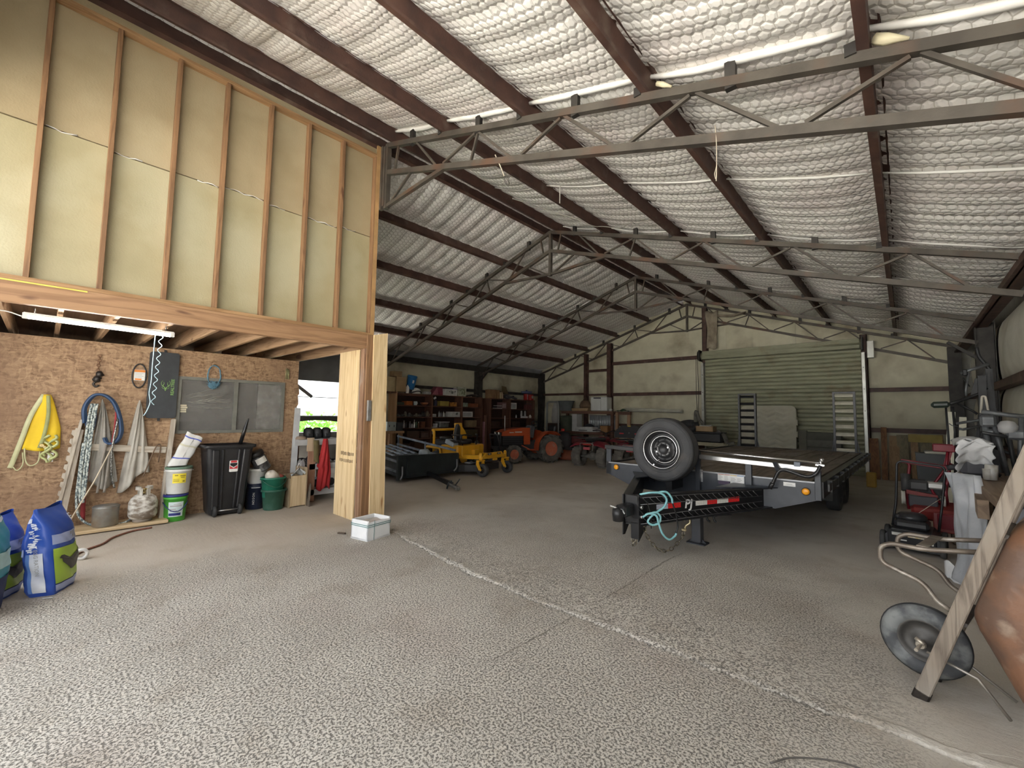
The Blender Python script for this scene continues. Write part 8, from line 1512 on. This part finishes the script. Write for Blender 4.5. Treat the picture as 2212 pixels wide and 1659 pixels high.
obj('strut_rod', MB(True).tube([WC+Vector((.03, -.12, -.02)), B(.25, .15, -.15), B(.12, .30, -.10)], .008, 6), M('rod_grey', (.40, .37, .33), None, 9, .4, .6), barrow)
obj('strut_rod', MB(True).tube([WC+Vector((.03, .12, -.02)), B(.14, .30, .10)], .008, 6), M('rod_grey', (.40, .37, .33)), barrow)
# tray: lofted rings from flat bottom to wide rim
rings = []
def ring(s0, s1, hw, n0, n1, r):
    L_ = s1-s0; return [((p[0]+L_/2+s0), p[1], n0+(n1-n0)*((p[0]+L_/2)/L_)) for p in rrect(L_, 2*hw, r, 6)]
specs = [(.62, 1.0, .17, .045, .045, .08), (.57, 1.05, .215, .045, .045, .11), (.545, 1.09, .25, .055, .055, .13), (.50, 1.12, .275, .09, .075, .14), (.44, 1.16, .295, .15, .12, .15), (.36, 1.24, .315, .23, .20, .15), (.27, 1.34, .335, .32, .31, .15), (.235, 1.36, .345, .35, .34, .15)]
mb = MB(True); vs_ = []
for sp_ in specs: vs_ += [B(p[0], p[2], p[1]) for p in ring(*sp_)]
k = len(rrect(1, 1, .1, 6)); mb.add(vs_, [(i*k+j, i*k+(j+1) % k, (i+1)*k+(j+1) % k, (i+1)*k+j) for i in range(len(specs)-1) for j in range(k)], True); mb.add([B(p[0], p[2], p[1]) for p in ring(*specs[0])], [tuple(range(k))], True)
tray = obj('tray', mb, rust, barrow, solid=.006)
obj('rim', MB(True).tube([B(p[0], p[2], p[1]) for p in ring(*specs[-1])], .011, 7, closed=True), rust, tray)
obj('tray_bracket', MB().bar(B(.5, .03, -.2), B(.5, .03, .2), .03, .02, (U.x, 0, U.z)).bar(B(1.02, .03, -.2), B(1.02, .03, .2), .03, .02, (U.x, 0, U.z)), dkm, barrow)
# behind the barrow
single('folded_tarp', MB(True).grid(lambda a, b: (.52+.55*b, 4.45+.5*a, .98-.10*a+.04*math.sin(b*9)+.05*math.sin(a*11+b*3)), 16, 14).grid(lambda a, b: (.50+.55*b, 4.42-.03*math.sin(b*7+a*9), .98-.6*a), 14, 12), M('slate_tarp', (.16, .165, .18), (.10, .105, .12), 5, .6), 'slate grey folded tarpaulin behind the rusty barrow tray', 'tarp', solid=.02)
single('yellow_case', MB().ab((.80, 5.0, 1.0), (1.02, 5.3, 1.22), .02), M('case_yellow', (.75, .42, .03), (.64, .35, .025), 4, .45), 'yellow case on the bench behind the wheelbarrow handle', 'case')
t = thing('timber_bench', 'rough timber bench under the white sheet along the right wall', 'bench', (.8, 6.2, 0)); btm = WOOD('dark_bench', (.24, .175, .12), (.16, .11, .075), 'Y', 8)
obj('bench_top', MB().ab((.50, 4.8, .88), (1.0, 7.6, .96), .005), btm, t, True); obj('front_beam', MB().bar((.47, 5.5, .80), (.56, 7.5, .84), .07, .16), btm, t, True)
for y in (4.9, 6.3, 7.5): obj('leg', MB().ab((.9, y-.05, 0), (1.0, y+.05, .88)).ab((.52, y-.05, 0), (.6, y+.05, .88)), btm, t, True)
# white sheets
shm = M('white_sheeting', (.66, .67, .68), (.56, .57, .59), 6, .4, 0, .004, 20); sh2m = M('grey_sheeting', (.44, .46, .49), (.34, .36, .39), 4, .38, 0, .004, 20)
def sheetf(a, b):
    y = 6.4+.9*a; x = .40+.28*b; bump_ = .04*math.sin(a*13+b*4)+.03*math.sin(b*15+a*5)
    return (x+.02*math.sin(a*17), y-.25*b*0, 1.36-.04*b-.33*max(0, abs(a-.5)*2-.3)+bump_*.6)
mb = MB(True).grid(lambda a, b: (.39+.26*b+.012*math.sin(a*25), 6.45+.35*(1-math.cos(a*1.5)), 1.37-.36*a+.014*math.sin(b*13+a*7+2*math.sin(a*5))+.008*math.sin(a*23+b*11)-.05*(b-.5)**2*4), 26, 22)
mb.grid(lambda a, b: (.39+.26*b, 6.45+.8*a, 1.36+.03*math.sin(a*9+b*7)-.05*(b-.5)**2*4), 12, 14)
single('white_sheet', mb, shm, 'crumpled white sheet thrown over gear on the timber bench', 'sheet', solid=.006)
single('sheet_bulk', MB().ab((.42, 6.62, .965), (.66, 7.2, 1.28), .05), inkd, 'dark bulk under the white sheet', 'crate')
mb = MB(True).grid(lambda a, b: (.27+.24*b*(1-.45*a)+.10*math.sin(a*2.4)*(1-.3*b)-.06*a+.015*math.sin(a*9+b*12)+.012*math.sin(b*19), 6.05-.35*math.sin(a*1.6)*b+.03*math.sin(a*14+b*5)-.1*b, 1.05-.98*a-.08*b*a), 30, 20)
single('grey_sheet', mb, sh2m, 'silvery grey plastic sheet hanging down to the floor', 'sheet', solid=.006)
single('white_sheet_corner', MB(True).grid(lambda a, b: (.24+.13*b, 6.10-.12*b+.04*a, .005+.16*a+.02*math.sin(b*8)), 8, 10), shm, 'bright corner of plastic sheeting on the floor', 'sheet', solid=.006)
# push mower
pm = thing('push_mower', 'black push mower with pale stickers and a folded black handle', 'mower', (.02, 7.2, 0.0), -.08); dk2 = M('mower_deck_black', (.022, .023, .026), (.015, .015, .017), 5, .4)
obj('deck', MB().prism([(-.22, .05), (.24, .05), (.26, .17), (.18, .26), (-.16, .27), (-.23, .18)], (0, .25, 0), (1, 0, 0), (0, 0, 1), .52), dk2, pm)
obj('front_skirt', MB().box((.01, -.275, .16), (.42, .02, .20), Matrix.Rotation(.15, 3, 'X'), .008), dk2, pm)
for x, y in ((-.25, -.20), (.27, -.20), (-.25, .22), (.27, .22)):
    w_ = obj('wheel', MB(True).lathe([(.06, -.025), (.10, -.025), (.11, -.015), (.11, .015), (.10, .025), (.06, .025)], (x, y, .11), 'X', 22), M('mower_tyre', (.07, .07, .068), (.045, .045, .044), 8, .7), pm)
    obj('hub', MB(True).lathe([(.06, -.028), (.05, -.02), (0, -.02)], (x, y, .11), 'X', 16), M('hub_grey', (.22, .22, .21)), w_)
obj('engine', MB().ab((-.15, -.16, .26), (.16, .16, .36), .03).lathe([(.14, .36), (.14, .40), (.11, .43), (.05, .44), (0, .44)], (.0, 0, 0), 'Z', 20), M('engine_black', (.035, .036, .04), (.02, .02, .022), 8, .35), pm)
obj('fuel_cap', MB(True).cyl((-.12, -.06, .36), (-.12, -.06, .41), .03, n=12), dk2, pm)
stk = obj('sticker', MB().box((-.10, -.293, .215), (.12, .004, .035), Matrix.Rotation(.15, 3, 'X')), M('sticker_grey', (.60, .60, .56)), pm); obj('sticker', MB().box((.05, -.293, .215), (.14, .004, .045), Matrix.Rotation(.15, 3, 'X')), M('sticker_tan', (.55, .42, .18), (.62, .60, .52), 40, .5), pm); obj('sticker', MB().box((.17, -.287, .15), (.05, .004, .03), Matrix.Rotation(.15, 3, 'X')), white, pm); obj('sticker', MB().box((-.08, -.288, .15), (.10, .004, .012), Matrix.Rotation(.15, 3, 'X')), white, pm)
obj('handle', MB(True).tube(round_path([(.22, .20, .22), (.26, .28, .55), (.30, .30, .96), (.27, .30, 1.0), (-.10, .3, 1.03), (-.14, .3, 1.0), (-.16, .24, .5), (-.2, .2, .22)], .06), .013, 8), dk2, pm)
obj('starter_rope', MB(True).tube([(.26, .29, .62), (.05, .1, .42)], .004, 5), tw, pm)
# red walk-behind machine
rdm = M('machine_red', (.22, .010, .022), (.17, .008, .018), 5, .38); rdo = M('faded_red', (.24, .028, .024), (.18, .02, .018), 5, .5)
rt = thing('red_tiller', 'dark red walk-behind machine with a silver engine behind the push mower', 'tiller', (.16, 8.0, 0))
obj('hood', MB().box((.12, -.05, .38), (.52, .35, .16), Matrix.Rotation(.25, 3, 'X'), .03).box((.20, -.24, .27), (.28, .05, .24), Matrix.Rotation(-.2, 3, 'X'), .01), rdo, rt)
obj('side_cover', MB().ab((.10, -.28, .16), (.30, -.22, .38), .01), rdm, rt)
for x in (-.18, .20): obj('handle_bar', MB(True).tube(round_path([(x+.02, .0, .36), (x, .02, .62), (x+.05, .05, .95), (x+.07 if x > 0 else x, .06, 1.0)], .04), .018, 8), rdm, rt)
obj('handle_bar', MB(True).tube(round_path([(.18, .0, .40), (.06, -.02, .66), (.22, .02, .95), (.24, .03, 1.16)], .05), .016, 8), rdm, rt)
obj('cross_bar', MB().bar((-.22, .03, 1.0), (.24, .03, .945), .06, .05, bev=.006).bar((.10, .05, 1.20), (.31, .05, 1.20), .10, .10, bev=.01).bar((.21, .05, .95), (.27, .05, 1.20), .04, .05), rdm, rt)
obj('grip', MB(True).cyl((.22, -.06, .95), (.34, -.06, .98), .035, n=10), inkd, rt)
obj('engine', MB().ab((-.16, -.1, .62), (.05, .12, .76), .03).cyl((-.18, 0, .6), (-.18, .05, .82), .05), M('engine_dark', (.06, .06, .062), None, 6, .5), rt)
obj('silver_tank', MB().ab((.02, -.08, .66), (.20, .10, .75), .02), M('tank_silver', (.62, .62, .60), None, 5, .35, .5), rt)
obj('axle_bracket', MB().bar((-.18, -.05, .60), (.12, -.05, .56), .05, .05), rdo, rt)
for x, r in ((-.21, .09), (.17, .07)): obj('pulley', MB(True).lathe([(r, -.02), (r*.9, 0), (r, .02)], (x, -.1, .52), 'X', 18), M('pulley_pale', (.55, .55, .50), None, 5, .5), rt)
obj('belt_guard', MB().ab((-.16, -.12, .42), (.12, -.08, .56), .01), inkd, rt)
for x in (-.15, .26):
    w_ = obj('wheel', MB(True).lathe([(.10, -.03), (.14, -.035), (.16, -.02), (.16, .02), (.14, .035), (.10, .03)], (x, -.1, .16), 'X', 24), M('tan_tyre', (.30, .26, .2), (.2, .17, .13), 8, .8), rt); obj('hub', MB(True).lathe([(.1, -.02), (.03, -.01), (0, -.01)], (x, -.1, .16), 'X', 16), rdm, w_)
t = thing('dark_bin', 'dark grey plastic bin with a pale lid edge behind the red machine', 'bin', (.32, 10.0, 0)); obj('bin_body', MB().prism([(-.17, 0), (.17, 0), (.21, 1.02), (-.21, 1.02)], (0, .2, 0), (1, 0, 0), (0, 0, 1), .4), M('bin_grey', (.055, .06, .062), (.04, .044, .046), 4, .5), t); obj('lid_edge', MB().ab((-.10, -.24, 1.02), (.20, .2, 1.06), .01), M('pale_lid', (.50, .48, .40)), t)
# white boards standing by the wall
for k, (x0, x1, y, z0, z1) in enumerate(((.44, .53, 9.6, 0, 1.70), (.58, .65, 9.7, 0, 1.62), (.86, .93, 9.9, 0, 1.74))):
    single('white_board', MB().bar((x0, y-.02*k, z0), ((x0+x1)/2+.06, y+.05, z1), .09-.01*k, .03, (0, 1, 0)), M('board_white', (.82, .80, .66), (.74, .72, .58), 4, .5), ['bright white board standing left among the dark steel frames', 'thin white board second among the dark steel frames', 'white board nearest the dark wall column'][k], 'board')
# dark steel implement frame
stf = M('old_dark_steel', (.035, .036, .038), (.02, .02, .021), 7, .5, .3); stg = M('grey_steel', (.17, .18, .19), (.09, .095, .10), 8, .45, .4)
t = thing('implement_frame', 'tall dark steel frame with cross arms and pads by the wall column', 'frame', (.75, 9.0, 0)); Y_ = 8.9
obj('mast', MB().bar((.80, Y_, 0), (.82, Y_, 2.2), .08, .08).bar((.93, Y_+.1, 0), (.90, Y_+.1, 2.3), .07, .07), stf, t, True)
obj('arm', MB(True).tube([(.48, Y_-.1, 1.80), (.60, Y_, 1.85), (.80, Y_, 1.95), (.86, Y_, 2.03)], .022, 7), stf, t, True); obj('arm', MB(True).tube([(.62, Y_, 2.24), (.72, Y_, 2.29), (.90, Y_, 2.36)], .022, 7), stg, t, True); obj('arm', MB(True).tube([(.70, Y_, 2.25), (.66, Y_, 2.0), (.66, Y_, 1.92)], .015, 6), stg, t, True)
obj('pad', MB().box((.39, Y_-.1, 1.79), (.20, .12, .09), Matrix.Rotation(-.05, 3, 'Y'), .03), M('pad_dark', (.03, .045, .035), None, 5, .4), t, True)
obj('pad', MB().box((.66, Y_, 2.25), (.06, .06, .10), None, .015), stf, t, True)
obj('brace', MB(True).tube([(.56, Y_, 1.82), (.72, Y_, 1.70), (.76, Y_, 1.66)], .014, 6).tube([(.64, Y_, 2.18), (.70, Y_, 2.05)], .008, 5).tube([(.52, Y_, 1.76), (.53, Y_, 1.4), (.52, Y_, 1.2)], .014, 6).tube([(.45, Y_, 1.78), (.46, Y_, 1.3), (.45, Y_, .6)], .013, 6), stf, t, True)
obj('fork', MB(True).tube([(.54, Y_-.05, 1.52), (.75, Y_-.05, 1.57), (.86, Y_, 1.6)], .018, 6).tube([(.56, Y_-.15, 1.45), (.60, Y_-.15, 1.44), (.76, Y_-.1, 1.49)], .018, 6).tube([(.47, Y_-.05, 1.52), (.50, Y_-.05, 1.49), (.56, Y_-.05, 1.48)], .006, 5), stg, t, True)
obj('plate', MB().prism([(.70, 1.90), (.92, 2.0), (.90, 2.24), (.76, 2.16)], (0, Y_+.05, 0), (1, 0, 0), (0, 0, 1), .03).prism([(.72, 1.2), (.95, 1.2), (.95, 1.75), (.78, 1.7)], (0, Y_+.1, 0), (1, 0, 0), (0, 0, 1), .03), stf, t, True)
obj('curved_strap', MB(True).tube(smooth_path([(.80, Y_+.1, 2.62), (.82, Y_+.1, 2.48), (.88, Y_+.1, 2.36), (.92, Y_+.1, 2.28)], 5), .022, 7), stf, t, True)
# nearer tangle of grey pipes on the bench end
t = thing('pipe_tangle', 'grey steel stand and pipes heaped beside the white sheet', 'stand', (.8, 7.0, 0)); Y_ = 6.9
for a, b, r in (((.64, Y_, 1.55), (.66, Y_, .97), .028), ((.70, Y_, 1.55), (.78, Y_, .99), .022), ((.64, Y_, 1.55), (.60, Y_, 1.05), .018), ((.62, Y_, 1.66), (.98, Y_, 1.60), .024), ((.60, Y_-.1, 1.44), (.86, Y_, 1.38), .018), ((.72, Y_, 1.5), (.98, Y_, 1.36), .02), ((.80, Y_, 1.45), (.84, Y_, .98), .02), ((.58, Y_-.1, 1.06), (.72, Y_-.1, .99), .018), ((.90, Y_, 1.6), (.86, Y_, 1.0), .022), ((.66, Y_+.1, 1.3), (.96, Y_+.1, 1.14), .016)):
    obj('pipe', MB(True).cyl(a, b, r, n=9), stg if r > .02 else stf, t, True)
obj('clamp', MB().box((.66, Y_, 1.56), (.12, .10, .12), None, .02).box((.66, Y_, 1.44), (.09, .08, .06), None, .015).box((.85, Y_, 1.42), (.14, .1, .1), None, .02), stg, t, True)
obj('cable', MB(True).tube(smooth_path([(.60, Y_-.15, 1.24), (.56, Y_-.15, 1.18), (.55, Y_-.15, 1.08), (.60, Y_-.15, 1.02), (.66, Y_-.15, 1.06)], 5), .008, 6), inkd, t, True)
obj('loop_pipe', MB(True).tube(round_path([(.62, Y_+.05, 1.65), (.635, Y_+.05, 1.83), (.66, Y_+.05, 1.83), (.68, Y_+.05, 1.63)], .03), .012, 7), M('pale_pipe', (.45, .42, .36), None, 6, .5), t, True)
obj('mask_shell', MB(True).lathe([(.02, 0), (.07, .03), (.08, .09), (.05, .14), (0, .15)], (.80, Y_, 1.42), 'Z', 12), M('pale_shell', (.42, .42, .42), None, 5, .5), t, True)
single('straw_bundle', MB(True).tube([(.62, 6.5, .97), (.63, 6.5, 1.12)], .05, 9).tube([(.60, 6.48, .97), (.595, 6.48, 1.08)], .035, 8), M('clear_bag', (.34, .31, .26), (.5, .5, .48), 14, .3), 'clear bag of scraps beside the white sheet', 'bag')
single('floor_wire', MB(True).tube(smooth_path([(-.05, 2.55, .01), (-.25, 2.50, .03), (-.42, 2.40, .02), (-.5, 2.3, .01)], 6), .004, 5), M('thin_wire', (.12, .11, .10)), 'thin dark wire lying on the floor by the seam', 'wire')
single('floor_string', MB(True).tube(smooth_path([(.20, 3.05, .008), (.33, 3.12, .008), (.45, 3.08, .008)], 6), .003, 5), M('string_pale', (.6, .58, .53)), 'pale string on the floor below the barrow', 'string')
